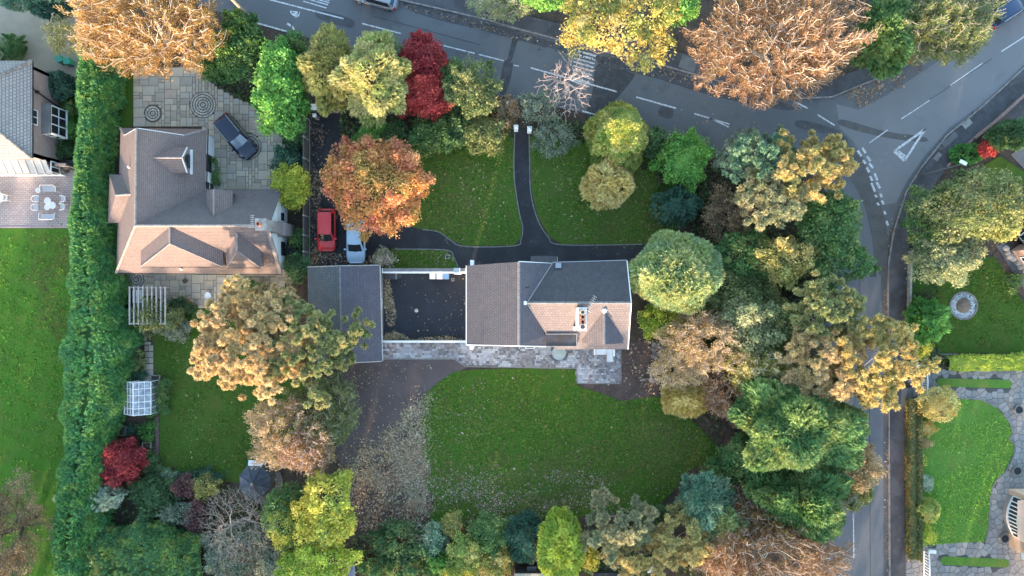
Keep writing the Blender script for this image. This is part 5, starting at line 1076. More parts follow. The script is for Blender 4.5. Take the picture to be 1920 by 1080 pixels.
# ------------------------------------------------------------------ vegetation
PAL = dict(
 hedge=[(.085,.225,.065),(.058,.17,.055),(.125,.265,.065),(.18,.29,.075),(.065,.19,.08)],
 hedge2=[(.07,.18,.07),(.05,.14,.06),(.13,.22,.06),(.24,.29,.07)],
 copper=[(.32,.185,.065),(.38,.22,.085),(.25,.15,.055),(.23,.17,.06),(.34,.21,.08)],
 copperpink=[(.29,.165,.085),(.24,.135,.07),(.34,.2,.115),(.2,.14,.065)],
 brown=[(.26,.17,.1),(.2,.13,.075),(.32,.22,.13),(.17,.14,.06)],
 bright=[(.1,.25,.055),(.075,.2,.045),(.14,.31,.06),(.19,.34,.07)],
 laurel=[(.05,.12,.04),(.04,.095,.035),(.1,.19,.04),(.16,.22,.05)],
 larch=[(.36,.31,.1),(.29,.28,.09),(.42,.35,.14),(.22,.24,.075)],
 cedar=[(.4,.38,.16),(.33,.34,.13),(.26,.3,.1),(.48,.43,.2)],
 maple=[(.27,.035,.04),(.2,.028,.034),(.34,.05,.05),(.24,.05,.05)],
 maple2=[(.4,.06,.055),(.33,.045,.045),(.46,.09,.07),(.28,.045,.04)],
 orange=[(.53,.21,.1),(.53,.18,.11),(.5,.25,.09),(.42,.23,.07),(.53,.26,.13),(.32,.24,.07)],
 lime=[(.36,.42,.06),(.28,.36,.05),(.44,.46,.08),(.2,.3,.05)],
 yellow=[(.5,.42,.07),(.42,.4,.07),(.32,.36,.06),(.55,.46,.1),(.2,.26,.06)],
 yellowleaf=[(.5,.36,.1),(.42,.34,.09),(.3,.3,.09),(.52,.4,.16),(.2,.24,.06)],
 dark=[(.055,.115,.045),(.07,.14,.055),(.042,.09,.038),(.1,.16,.06)],
 darkteal=[(.04,.1,.065),(.055,.125,.08),(.075,.15,.1)],
 mid=[(.08,.17,.055),(.06,.135,.045),(.12,.2,.06),(.17,.22,.07)],
 olive=[(.18,.2,.075),(.13,.165,.06),(.24,.24,.1),(.1,.14,.05)],
 olivepale=[(.3,.31,.16),(.24,.27,.13),(.36,.36,.2),(.2,.23,.11)],
 pinegold=[(.46,.36,.15),(.37,.32,.13),(.52,.4,.18),(.3,.29,.12)],
 pinegrey=[(.26,.27,.16),(.33,.3,.17),(.2,.23,.13),(.38,.33,.18)],
 pinetan=[(.53,.385,.21),(.46,.34,.175),(.4,.32,.155),(.53,.41,.24)],
 pinegreen=[(.27,.29,.13),(.22,.25,.11),(.36,.33,.15),(.18,.21,.09)],
 silver=[(.34,.4,.3),(.27,.34,.24),(.42,.46,.36),(.2,.28,.18)],
 bluegreen=[(.14,.25,.16),(.1,.2,.13),(.2,.29,.18),(.28,.34,.2)],
 roundcon=[(.27,.33,.13),(.19,.28,.14),(.34,.38,.15),(.42,.42,.18)],
 goldcon=[(.36,.36,.1),(.26,.32,.08),(.46,.42,.16),(.17,.26,.06)],
 straw=[(.52,.42,.15),(.5,.38,.13),(.53,.46,.2),(.4,.33,.1)],
 gold=[(.5,.38,.12),(.42,.34,.1),(.56,.43,.18)],
 tan=[(.4,.28,.15),(.33,.24,.12),(.46,.34,.2),(.25,.22,.1)],
 plum=[(.16,.075,.07),(.12,.06,.06),(.2,.11,.09)],
 cream=[(.5,.42,.33),(.42,.35,.26),(.56,.49,.4),(.2,.22,.1)],
 greygreen=[(.17,.2,.14),(.22,.25,.18),(.13,.17,.11)],
 fern=[(.09,.24,.05),(.07,.19,.045),(.13,.29,.07)],
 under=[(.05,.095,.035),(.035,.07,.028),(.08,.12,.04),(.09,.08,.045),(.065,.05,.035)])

for _k in PAL:
    PAL[_k] = [tuple(min(.75, c*1.42) for c in q) for q in PAL[_k]]
def unit(a): return a/np.maximum(np.linalg.norm(a, axis=-1, keepdims=True), 1e-9)
def mesh_from(name, v, f, c, mat, parent=None, loc=(0,0,0)):
    """v (n,3), f (m,4) quads, c (m,3)"""
    me = bpy.data.meshes.new(name); n, m = len(v), len(f)
    me.vertices.add(n); me.vertices.foreach_set('co', np.asarray(v, np.float32).ravel())
    me.loops.add(m*4); me.loops.foreach_set('vertex_index', np.asarray(f, np.int32).ravel())
    me.polygons.add(m); me.polygons.foreach_set('loop_start', np.arange(0, m*4, 4, dtype=np.int32))
    if c is not None:
        at = me.attributes.new('col', 'FLOAT_COLOR', 'FACE'); q = np.ones((m,4), np.float32); q[:,:3] = c; at.data.foreach_set('color', q.ravel())
    me.materials.append(mat); me.update(calc_edges=True)
    o = bpy.data.objects.new(name, me); col.objects.link(o); o.parent = parent; o.location = loc
    return o
def leaves(p, t, nrm, L, W):
    """diamond leaves: centre, direction, normal, length, width"""
    t = unit(t); s = unit(np.cross(nrm, t)); L = np.asarray(L)[:,None]; W = np.asarray(W)[:,None]
    v = np.stack([p-t*L*.5, p+s*W*.5, p+t*L*.5, p-s*W*.5], 1).reshape(-1,3)
    return v, np.arange(len(p)*4).reshape(-1,4)
def tubes(a, b, ra, rb, n=4):
    d = unit(b-a); ref = np.where(np.abs(d[:,2:3]) > .9, np.array([[1.,0,0]]), np.array([[0,0,1.]]))
    u = unit(np.cross(d, ref)); w = np.cross(d, u); vs = []
    for q, r in ((a,ra),(b,rb)):
        for i in range(n):
            th = 2*math.pi*i/n; vs.append(q+u*(r*math.cos(th))[:,None]+w*(r*math.sin(th))[:,None])
    v = np.stack(vs, 1).reshape(-1,3); k = np.arange(len(a))[:,None]*(2*n)
    f = np.concatenate([k+np.array([[i,(i+1)%n,n+(i+1)%n,n+i]]) for i in range(n)], 0)
    return v, f
def skeleton(rng, tips, h0, r0=.012, bal=.45, mid=.9, wob=.12):
    """grow a branching frame from the origin to the tips; returns node arrays"""
    pos = [np.zeros(3)]; par = [-1]; pl = [0.0]; k = 5
    for i in range(1, k+1):
        pos.append(np.array([rng.normal(0,.04)*i, rng.normal(0,.04)*i, h0*i/k])); par.append(i-1); pl.append(h0*i/k)
    order = np.argsort(np.linalg.norm(tips-pos[-1], axis=1))
    A = np.zeros((len(tips)*3+20,3)); Lp = np.zeros(len(A)); n = len(pos); A[:n] = pos; Lp[:n] = pl
    for ti in order:
        q = tips[ti]; d = np.linalg.norm(A[2:n]-q, axis=1); cost = d + bal*Lp[2:n] + 1.2*np.maximum(0, A[2:n,2]-q[2])
        j = int(np.argmin(cost))+2; dd = d[j-2]; last = j
        if dd > mid:
            m_ = (A[j]+q)/2 + rng.normal(0, wob*dd, 3)*.6; m_[2] += .06*dd
            A[n] = m_; Lp[n] = Lp[j]+dd*.5; par.append(j); last = n; n += 1
        A[n] = q; Lp[n] = Lp[j]+dd; par.append(last); n += 1
        if n > len(A)-4: break
    par = np.array(par); R = np.zeros(n)
    nch = np.zeros(n, int)
    for i in range(n-1, 0, -1):
        if R[i] == 0: R[i] = r0**2.4
        R[par[i]] += R[i]; nch[par[i]] += 1
    R = R**(1/2.4)
    return A[:n], par, R, nch
def hedge_noise(rng, k=10):
    d = unit(rng.normal(size=(k,3))); a = rng.uniform(.5,1,k)
    return lambda q: (a[None]*np.exp(-(1-q@d.T)*16)).max(1)

TREES = []
def tree(label, style, px, py, rx, ry, h, pal, seed=None, name=None, cat=None, group=None, dens=1.0, leaf=None, bark='bark', lob=.35, low=False, clump=None, ntips=None, rz=None, shape='ell', core=None, flat=1.0, tw=None):
    seed = seed if seed is not None else len(TREES)*7+11; rng = np.random.default_rng(seed); TREES.append(label)
    shrub = low or h < 3.2
    rz = rz or (h*.5 if shrub else min(h*.42, max(rx,ry)/S*.85))
    zc = h-rz*.98 if not shrub else h*.5
    cx, cy, _ = P(px, py, zc); k = (H-zc)/H/S*(1.12 if not shrub else 1.05); ax, ay = rx*k, ry*k
    if not shrub and shape == 'ell' and style != 'bare' and lob >= .3: lob = min(.6, lob*1.15)
    name = name or ('shrub' if shrub else 'tree'); cat = cat or ('shrub' if shrub else 'tree')
    root = empty(name, (cx, cy, 0), 0, label, cat, group); R3 = np.array([ax, ay, rz]); C = np.array([0,0,zc]); area = math.pi*ax*ay
    env = hedge_noise(rng, 30 if max(ax,ay) > 2 else 14)
    def sample(n, lo=.5, zmin=-.35):
        q = unit(rng.normal(size=(n*3,3))); q = q[q[:,2] > (zmin if not shrub else -.75)][:n]
        r = lo+(1-lo)*rng.random(len(q))**.55
        e = (1-lob*.75)+lob*env(q)
        if shape == 'cone':
            t = rng.random(len(q))**1.5; rad = (1-t)**.75*(.85+.15*rng.random(len(q))); an = np.arctan2(q[:,1], q[:,0]); rr = rad*(.72+.28*r)*(.88+lob*.3*np.sin(an*5+t*9))
            return np.stack([np.cos(an)*rr*ax, np.sin(an)*rr*ay, h*.12+t*h*.86], 1), q
        return C+q*(r*e)[:,None]*R3, q
    pal_ = np.array(PAL[pal]); V, F, Cc = [], [], []; nv = 0
    def put(v, f, c):
        nonlocal nv
        V.append(v); F.append(f+nv); Cc.append(c); nv += len(v)
    def colours(ids, nclump, jit=.22):
        base = pal_[rng.integers(0, len(pal_), nclump)]*rng.uniform(.8,1.2,(nclump,1))
        other = pal_[rng.integers(0, len(pal_), len(ids))]
        c = base[ids]*.62+other*.38
        return np.clip(c*rng.uniform(1-jit,1+jit,(len(ids),1)), 0, .9)
    # ---- frame of branches
    nt = ntips or {'leafy': int(area*1.5)+10, 'twiggy': int(area*9)+50, 'bare': int(area*11)+60, 'pads': int(area*1.25)+10, 'frond': int(area*2.2)+14, 'plume': int(area*2.0)+12}[style]
    tips, dirs = sample(nt, .35 if style in ('twiggy','bare') else .5)
    nt = len(tips)
    h0 = (h*.3 if not shrub else .15) if shape != 'cone' else h*.8
    A, par, R, nch = skeleton(rng, tips, max(.15,h0), tw or (.02 if style == 'twiggy' else (.0085 if style == 'bare' else .014)), .4, .9 if style != 'bare' else .6)
    i = np.arange(1, len(A)); thick = R[i] > .05
    tv = [tubes(A[par[j]], A[j], np.minimum(R[par[j]], R[j]*1.25), R[j], nn) for j, nn in ((i[thick],6),(i[~thick],3)) if len(j)]
    vv = np.concatenate([t_[0] for t_ in tv]); ff = np.concatenate([tv[0][1]]+[t_[1]+len(tv[0][0]) for t_ in tv[1:]])
    trunk_ids = 5
    mesh_from('branches' if not shrub else 'stems', vv, ff, None, M[bark], root)
    if style == 'bare': return root
    if not shrub:
        kk = np.arange(1,6); v, f = tubes(A[kk-1], A[kk], np.maximum(R[kk-1],.09)*1.06, np.maximum(R[kk],.08)*1.06, 8); mesh_from('trunk', v, f, None, M['bark'], root)
    # ---- foliage
    if style == 'leafy':
        term = np.where(nch == 0)[0]; s0 = (leaf or .2)*.82; n = int(area*dens*400*(.2/s0)**1.25); cl = clump or .6
        tp = A[term]; dirn = A[term]-A[par[term]]; ln = np.linalg.norm(dirn, axis=1, keepdims=True); dirn = dirn/np.maximum(ln,1e-6); dirn = unit(dirn+unit((tp-C)/R3)*.7); ln = np.clip(ln, .5, 1.3)
        n1 = int(n*.72); ids1 = rng.integers(0, len(tp), n1); u = rng.random((n1,1))**.8
        p1 = tp[ids1]+dirn[ids1]*ln[ids1]*(u*1.15-.55)+rng.normal(0,.52,(n1,3))*cl*(1.12-.78*u)*rng.uniform(.6,1.3,(len(tp),1))[ids1]*np.array([1,1,.75*flat])
        p2, _ = sample(n-n1, .7, -.1); dd = ((p2[:,None,:]-tp[None])**2).sum(2); ids2 = dd.argmin(1)
        p = np.concatenate([p1,p2]); ids = np.concatenate([ids1,ids2]); n = len(p)
        out = unit((p-C)/R3); nr = unit(out*.4+np.array([0,0,.65])+rng.normal(0,.5,(n,3))); t = unit(dirn[ids]*.7+rng.normal(0,.6,(n,3)))
        L = s0*np.exp(rng.normal(0,.38,n)); v, f = leaves(p, t, nr, L, L*rng.uniform(.45,.8,n)); put(v, f, colours(ids, len(tp), .38))
    elif style == 'twiggy':
        s0 = leaf or .17; n = int(area*dens*300); seg = i[rng.integers(0, len(i), n)]; u = rng.random((n,1)); a0, b0 = A[par[seg]], A[seg]
        p = a0+(b0-a0)*u+rng.normal(0,.16,(n,3)); p[:,2] -= .28+.5*rng.random(n)
        bd = unit(b0-a0); t = unit(bd+unit((p-C)/R3)*.5+rng.normal(0,.38,(n,3))); nr = np.array([0,0,1.])+rng.normal(0,.45,(n,3))
        L = s0*rng.uniform(.6,1.5,n); v, f = leaves(p, t, nr, L, L*rng.uniform(.28,.5,n)); put(v, f, colours(seg, len(A), .34))
    elif style == 'pads':
        term = np.where(nch == 0)[0]; tp = A[term]; s0 = leaf or .23; n = int(area*dens*800); cl = clump or .8
        sub = 7; ctr = np.repeat(tp, sub, 0)+rng.normal(0,1,(len(tp)*sub,3))*np.array([cl*.55,cl*.55,cl*.22]); ids = rng.integers(0, len(ctr), n)
        d = unit(rng.normal(size=(n,3))+np.array([0,0,.7])); p = ctr[ids]+d*(rng.random((n,1))**.4)*.34*np.array([1,1,.7])
        nr = np.cross(d, rng.normal(size=(n,3))); L = s0*rng.uniform(.7,1.3,n); v, f = leaves(p, d+rng.normal(0,.3,(n,3)), unit(nr)+np.array([0,0,.6]), L, L*rng.uniform(.3,.45,n)); put(v, f, colours(ids//sub, len(tp), .36))
    elif style in ('frond','plume'):
        n = int(area*dens*(78 if style == 'frond' else 100)); s0 = leaf or (.62 if style == 'frond' else .5); ncl = max(12, nt); cs, cd = tips, dirs
        ids = rng.integers(0, len(cs), n); sp, sq = sample(n, .82)
        n = len(sp); dd = ((sp[:,None,:2]-cs[None,:,:2])**2).sum(2)+.6*(sp[:,None,2]-cs[None,:,2])**2; ids = dd.argmin(1)
        p0 = sp*.9+cs[ids]*.1; ho = unit(np.concatenate([(sp[:,:2])/np.array([ax,ay]), np.full((n,1), .28 if style == 'frond' else .5)], 1)); nr0 = unit((sp-C)/R3*np.array([1,1,.6])+np.array([0,0,.5]))
        ax_ = unit(ho+unit(sp-cs[ids])*.35+rng.normal(0,.28,(n,3))); nr = unit(nr0+rng.normal(0,.3,(n,3))); sd = unit(np.cross(nr, ax_)); LL = s0*rng.uniform(.65,1.3,n); cbase = colours(ids, len(cs), .18)
        for (u, side, ln) in ((.5,0,1.0),(.12,.8,.55),(.12,-.8,.55),(.4,.75,.5),(.4,-.75,.5),(.66,.65,.4),(.66,-.65,.4)):
            dv = unit(ax_+sd*side); l_ = LL*ln; p = p0+ax_*(LL*(u-.4))[:,None]+(dv*(l_*.5)[:,None] if side else 0)
            p = p-np.array([0,0,.12])*(LL*abs(side))[:,None]
            v, f = leaves(p, dv, nr+rng.normal(0,.15,(n,3)), l_, np.full(n, s0*(.17 if style == 'frond' else .14))*(1.15 if not side else 1)); put(v, f, np.clip(cbase*rng.uniform(.7,1.3,(n,1)),0,.9))
    if core or (core is None and style in ('frond','plume')):
        a_, b_ = 20, 10; th = np.linspace(0,2*math.pi,a_,endpoint=False); ph = np.linspace(-.5*math.pi if shrub else -.25*math.pi, .5*math.pi, b_); Q = np.array([[math.cos(t)*math.cos(q), math.sin(t)*math.cos(q), math.sin(q)] for q in ph for t in th])
        e = ((1-lob*.75)+lob*env(Q))*.62
        if shape == 'cone':
            tz = (Q[:,2]+1)/2; v = np.stack([Q[:,0]*0+np.cos(np.arctan2(Q[:,1],Q[:,0]))*ax*.7*(1-tz)**.75, np.sin(np.arctan2(Q[:,1],Q[:,0]))*ay*.7*(1-tz)**.75, h*.1+tz*h*.8], 1)
        else: v = C+Q*e[:,None]*R3
        v[:,2] = np.maximum(v[:,2], .02)
        f = np.array([[r_*a_+i_, r_*a_+(i_+1)%a_, (r_+1)*a_+(i_+1)%a_, (r_+1)*a_+i_] for r_ in range(b_-1) for i_ in range(a_)]); put(v, f, np.repeat(pal_.mean(0)[None]*.9, len(f), 0))
    mesh_from('crown' if not shrub else 'foliage', np.concatenate(V), np.concatenate(F), np.concatenate(Cc), M['foliage'], root)
    return root

def hedge_row(name, label, left, right, hgt, pal, seed, style='frond', dens=1.0, s0=.55, cat='hedge', wob=.35, mat='foliage', flat_top=False):
    """long hedge between two ground lines (pixel polylines given at the hedge's own height for the left, ground for the right)"""
    rng = np.random.default_rng(seed); root = empty(name, P(*left[len(left)//2]), 0, label, cat)
    lo = wloc(root)
    Lp = np.array([P(a,b,hgt*.75)[:2] for a,b in left]); Rp = np.array([P(a,b,hgt*.25)[:2] for a,b in right])
    def at(poly, t): x = t*(len(poly)-1); i = np.minimum(x.astype(int), len(poly)-2); w = (x-i)[:,None]; return poly[i]*(1-w)+poly[i+1]*w
    ts = np.linspace(0,1,40); La, Ra = at(Lp,ts), at(Rp,ts)
    length = np.linalg.norm(np.diff((La+Ra)/2, axis=0), axis=1).sum(); width = np.linalg.norm(La-Ra, axis=1).mean(); girth = width*(1 if flat_top else .6)+2*hgt
    n = int(length*girth*(26 if style == 'frond' else 150)*dens)
    ph = rng.uniform(0,6.28,8)
    def surf_pt(t, a, sc=1.0):
        l, r = at(Lp,t), at(Rp,t); c = (l+r)/2; hw = np.linalg.norm(l-r, axis=1)/2; ac = unit(l-r)
        bump = 1+wob*.25*(np.sin(t*length*1.1+ph[0])+np.sin(t*length*2.3+a*3+ph[1])*.7+np.sin(t*length*.45+ph[2]))
        e = .55 if not flat_top else .3
        ca = np.sign(np.cos(a))*np.abs(np.cos(a))**e; sa = np.abs(np.sin(a))**e
        x = c+ac*(ca*hw*bump*sc)[:,None]; z = sa*hgt*(.92+.1*bump-.1)*sc
        o = np.stack([ac[:,0]*np.cos(a), ac[:,1]*np.cos(a), np.abs(np.sin(a))], 1)
        return np.concatenate([x, z[:,None]], 1)-np.array(lo), o
    t = rng.random(n); a = rng.random(n)*math.pi; p0, out = surf_pt(t, a); pal_ = np.array(PAL[pal]); V, F, Cc = [], [], []; nv = 0
    cid = (t*length*1.3).astype(int)*7+(a*3).astype(int); tab = pal_[rng.integers(0,len(pal_),cid.max()+1)]*rng.uniform(.82,1.2,(cid.max()+1,1)); cb = tab[cid]*.6+pal_[rng.integers(0,len(pal_),n)]*.4
    if style == 'frond':
        up = np.array([0,0,.35]); ax_ = unit(out*np.array([1,1,.35])+up*.4+rng.normal(0,.38,(n,3))); nr = unit(out*.4+np.array([0,0,.9])+rng.normal(0,.3,(n,3))); sd = unit(np.cross(nr, ax_)); LL = s0*rng.uniform(.6,1.35,n)
        for (u, side, ln) in ((.5,0,1.0),(.12,.8,.55),(.12,-.8,.55),(.4,.75,.5),(.4,-.75,.5),(.66,.65,.4),(.66,-.65,.4)):
            dv = unit(ax_+sd*side); l_ = LL*ln; p = p0+ax_*(LL*(u-.4))[:,None]+(dv*(l_*.5)[:,None] if side else 0)-np.array([0,0,.1])*(LL*abs(side))[:,None]
            v, f = leaves(p, dv, nr+rng.normal(0,.15,(n,3)), l_, np.full(n, s0*.17)); V.append(v); F.append(f+nv); nv += len(v); Cc.append(cb*rng.uniform(.65,1.4,(n,1)))
    else:
        nr = unit(out+rng.normal(0,.5,(n,3))); v, f = leaves(p0+rng.normal(0,.05,(n,3)), np.cross(nr, rng.normal(size=(n,3))), nr, s0*rng.uniform(.7,1.3,n), s0*rng.uniform(.45,.7,n)); V.append(v); F.append(f); nv += len(v); Cc.append(cb*rng.uniform(.8,1.2,(n,1)))
    ns, na = max(6,int(length/.5)), 9; tt = np.repeat(np.linspace(0,1,ns), na); aa = np.tile(np.linspace(0,math.pi,na), ns); v, _ = surf_pt(tt, aa, .8); v[:,2] = np.maximum(v[:,2]-.05, .01)
    f = np.array([[i*na+j,(i+1)*na+j,(i+1)*na+j+1,i*na+j+1] for i in range(ns-1) for j in range(na-1)]); V.append(v); F.append(f+nv); Cc.append(np.repeat(pal_.mean(0)[None]*.9, len(f), 0))
    mesh_from('foliage', np.concatenate(V), np.concatenate(F), np.clip(np.concatenate(Cc),0,.9), M[mat], root)
    return root
def scatter(name, label, poly, n, pal, size, zmax, seed, kind='stuff', up=.8, blur=0.0):
    """small leaves lying or growing over a pixel polygon"""
    rng = np.random.default_rng(seed); q = np.array(poly); lo, hi = q.min(0), q.max(0); p = rng.uniform(lo, hi, (int(n*2.2),2)); p = p[inside(p, poly)][:n]; p = p+rng.normal(0,1,p.shape)*rng.random((len(p),1))*blur
    # uneven drifts
    w = 0
    for k_ in range(5):
        d = rng.normal(size=2)*.035*(1+k_*.8); w = w+np.sin(p@d+rng.uniform(0,6.28))/(1+.4*k_)
    p = p[w > rng.normal(-.3,.9,len(p))]; n = len(p)
    z = rng.random(n)**1.6*zmax+.03; x = (p[:,0]-960)/S; y = (540-p[:,1])/S; P3 = np.stack([x,y,z],1)
    nr = unit(np.array([0,0,1.])+rng.normal(0,1-up+.12,(n,3))); pal_ = np.array(PAL.get(pal, pal) if isinstance(pal,str) else pal); s_ = size*np.exp(rng.normal(0,.4,n))
    v, f = leaves(P3, np.cross(nr, rng.normal(size=(n,3))), nr, s_, s_*rng.uniform(.5,.85,n)); o = mesh_from(name, v, f, pal_[rng.integers(0,len(pal_),n)]*rng.uniform(.7,1.25,(n,1)), M['litter' if zmax < .1 else 'foliage'])
    return tag(o, label, None, None, kind)
PAL['boxhedge'] = [(.12,.19,.07),(.15,.21,.08),(.22,.2,.08),(.09,.14,.055),(.42,.27,.09)]
PAL['limegold'] = [(.62,.62,.09),(.55,.58,.08),(.7,.66,.12),(.42,.5,.07)]
PAL['straw2'] = [(.8,.62,.24),(.74,.56,.2),(.85,.7,.32),(.6,.5,.18)]
PAL['tipcon'] = [(.15,.29,.1),(.22,.34,.11),(.34,.4,.13),(.11,.25,.09),(.28,.36,.12)]
# ---- hedges
hedge_row('conifer_hedge', 'long bright green conifer hedge beside the bungalow', [(152,100),(150,180),(147,260),(143,360),(135,450),(127,540),(122,640),(120,740),(115,830),(108,920),(102,1000),(100,1072)], [(222,105),(222,170),(216,230),(205,300),(203,380),(214,470),(236,545),(248,620),(245,690),(230,770),(215,850),(200,920),(190,1000),(190,1072)], 3.7, 'hedge', 1, dens=1.75, s0=.6, wob=.45)
hedge_row('conifer_hedge', 'dark green conifer hedge along the bottom edge, joining the long hedge', [(180,1125),(250,1130),(320,1130),(385,1120)], [(170,985),(250,985),(320,992),(385,1005)], 3.2, 'hedge2', 2, dens=1.7, s0=.6, wob=.35)
hedge_row('clipped_hedge', 'clipped box-section hedge between pavement and bright lawn', [(1704,748),(1704,820),(1704,900),(1705,980),(1706,1048)], [(1721,748),(1721,820),(1721,900),(1722,980),(1722,1048)], 1.2, 'boxhedge', 3, 'leafy', 2.2, .16, wob=.12, flat_top=True)
hedge_row('golden_hedge', 'low yellow-green hedge between dark lawn and crazy paving', [(1782,670),(1830,668),(1880,668),(1925,664)], [(1775,692),(1830,692),(1880,693),(1925,690)], 1.0, 'lime', 4, 'frond', 1.6, .3, wob=.3)
# ---- top edge
tree('large orange-brown beech above the slab drive, pale branches showing', 'twiggy', 272, 42, 152, 104, 10.5, 'copper', bark='bark_pale', dens=1.25, lob=.3)
tree('olive-brown small tree beside the green bins', 'twiggy', 116, 66, 38, 36, 5, 'larch', bark='bark_pale')
tree('grey-green conifer in the top corner over the gravel', 'plume', 62, -8, 62, 30, 5, 'bluegreen')
tree('dark green conifer beside the grey-green one on the gravel', 'frond', 100, 12, 34, 28, 4, 'darkteal')
tree('dark laurel thicket by the telegraph pole', 'leafy', 452, 92, 52, 62, 5.0, 'laurel', leaf=.22, core=True)
tree('dark green bush at the bend of the slab drive edge', 'leafy', 408, 128, 40, 30, 2.6, 'laurel', low=True, core=True)
tree('bright green leafy tree between slab drive and road', 'leafy', 530, 165, 56, 92, 6.5, 'bright', leaf=.24, dens=1.1, core=True)
tree('green upright sapling at the road edge above the bright tree', 'leafy', 555, 82, 20, 26, 4, 'mid', leaf=.18)
tree('gold-tinged larch next to the bright green tree', 'plume', 618, 132, 55, 72, 7.5, 'larch', lob=.5, core=False, dens=1.1)
tree('pale gold cedar with spreading branches above the drive', 'plume', 700, 145, 68, 78, 8.5, 'cedar', lob=.55, core=False, dens=1.2)
tree('thin green feathery tree overhanging the road', 'twiggy', 728, 90, 32, 28, 5, 'mid', bark='bark_grey', dens=.5)
tree('dark red maple nearer the road', 'leafy', 792, 112, 50, 42, 4.6, 'maple', leaf=.17, dens=1.2, core=True)
tree('brighter red maple below the dark red one', 'leafy', 800, 180, 48, 50, 4.4, 'maple2', leaf=.17, dens=1.2, core=True)
tree('yellow-green tree along the road hedge, left of the path gate', 'leafy', 888, 168, 54, 54, 5.5, 'olive', leaf=.19, lob=.5)
tree('green shrub between the red maple and the yellow-green tree', 'leafy', 850, 145, 28, 34, 4, 'mid', leaf=.18)
tree('fresh yellow-green shrub at the top of the front lawn', 'leafy', 905, 252, 42, 42, 3.6, 'olive', leaf=.17, low=True, lob=.45)
tree('mid green shrub below the brighter red maple', 'leafy', 812, 258, 52, 36, 3.4, 'mid', leaf=.17, low=True, lob=.5)
tree('dark evergreen shrub behind the front lawn', 'leafy', 858, 238, 36, 40, 3, 'dark', leaf=.2, low=True, core=True)
tree('bright emerald bush beside the drive', 'leafy', 700, 252, 36, 34, 3, 'bright', leaf=.17, low=True, core=True)
tree('dark green bush next to the emerald one', 'leafy', 745, 262, 40, 36, 2.8, 'dark', leaf=.17, low=True, core=True)
tree('brown-grey twiggy shrub left of the path gate', 'twiggy', 950, 205, 24, 38, 2.4, 'brown', low=True, bark='bark_grey', dens=.8)
tree('grey-green shrub overhanging the path gate', 'leafy', 1010, 200, 36, 34, 3.2, 'greygreen', leaf=.15, dens=.6, bark='bark_grey', lob=.5)
tree('grey-green shrub with twigs at the top of the golden lawn', 'leafy', 1040, 262, 40, 38, 2.6, 'greygreen', leaf=.15, low=True, dens=.55, bark='bark_grey')
tree('bare pinkish tree reaching over the road crossing', 'bare', 1064, 160, 62, 66, 7, 'brown', bark='bark_pink', ntips=480, lob=.6, tw=.017)
tree('tall golden-green conifer at the road edge', 'frond', 1168, 245, 62, 72, 8, 'goldcon', shape='cone', dens=2.2, leaf=.5, lob=.3)
tree('straw-gold rounded shrub on the front lawn', 'plume', 1143, 345, 52, 48, 4.2, 'straw2', dens=1.5, leaf=.55, low=True, lob=.4)
tree('rounded green shrub right of the golden conifer', 'leafy', 1283, 300, 56, 56, 4, 'bright', leaf=.17, low=True, core=True, lob=.5)
tree('blue-green shrub below the rounded green one', 'plume', 1268, 388, 48, 38, 3, 'darkteal', low=True, leaf=.4)
tree('pale green clump under the bright green shrub by the beech', 'leafy', 1225, 268, 26, 30, 2.4, 'dark', low=True, core=True)
tree('orange-red tree over the drive above the parked cars', 'leafy', 703, 350, 106, 84, 7, 'orange', leaf=.2, dens=1.25, lob=.35, bark='bark_grey')
# ---- far side of the road
tree('pale olive weeping bush at the top edge', 'twiggy', 945, 2, 66, 34, 4, 'olivepale', bark='bark_grey', dens=1.2)
tree('fresh green tree behind the red brick drive entrance', 'leafy', 1020, -5, 36, 34, 5, 'bright', leaf=.2)
tree('yellow autumn tree over the far pavement with pale branches', 'leafy', 1165, 40, 112, 84, 8.5, 'yellowleaf', leaf=.2, dens=.62, bark='bark_pale', ntips=170, lob=.45)
tree('green tree at the top edge between yellow tree and copper beech', 'leafy', 1278, 5, 34, 44, 6, 'bright', leaf=.2)
tree('huge copper beech at the junction with pale spreading branches', 'twiggy', 1462, 82, 164, 120, 12, 'copperpink', bark='bark_pale', dens=1.15, lob=.3)
tree('dark green conifer behind the copper beech at the bend', 'frond', 1658, 70, 58, 62, 7, 'mid', dens=1.2)
tree('olive green tree over the kerb at the bend', 'twiggy', 1760, 48, 118, 76, 8.5, 'olive', bark='bark_grey', dens=1.7, lob=.45)
# ---- shrubs round the bungalow and brick house
tree('dark green conifer ball beside the brick house', 'frond', 113, 160, 28, 28, 3, 'darkteal', low=True, leaf=.4, dens=1.6)
tree('clipped green bush behind the bins', 'leafy', 22, 92, 26, 30, 1.8, 'mid', low=True, leaf=.1, core=True, lob=.1, clump=.22, dens=1.5)
tree('clipped green ball above the white bay window end', 'leafy', 128, 202, 16, 18, 1.5, 'mid', low=True, leaf=.1, core=True, lob=.1, clump=.22)
tree('green shrub at the foot of the bay window', 'leafy', 130, 240, 16, 26, 1.2, 'fern', low=True, leaf=.1, core=True)
tree('spiky dark shrub beside the tan-topped wall', 'frond', 112, 282, 26, 20, 1.8, 'dark', low=True, leaf=.4)
tree('yellow-green ball shrub at the bungalow end', 'leafy', 548, 350, 39, 42, 3.4, 'limegold', low=True, leaf=.17, core=True, lob=.3, dens=1.2)
tree('dark shrub between slab drive and fence', 'leafy', 540, 300, 32, 28, 2.4, 'darkteal', low=True, leaf=.14)
tree('dark green shrub behind the fence top', 'leafy', 552, 252, 24, 30, 2.4, 'dark', low=True, leaf=.16, core=True)
tree('low green planting along the bungalow wall', 'leafy', 403, 318, 7, 30, 1.0, 'mid', low=True, leaf=.12)
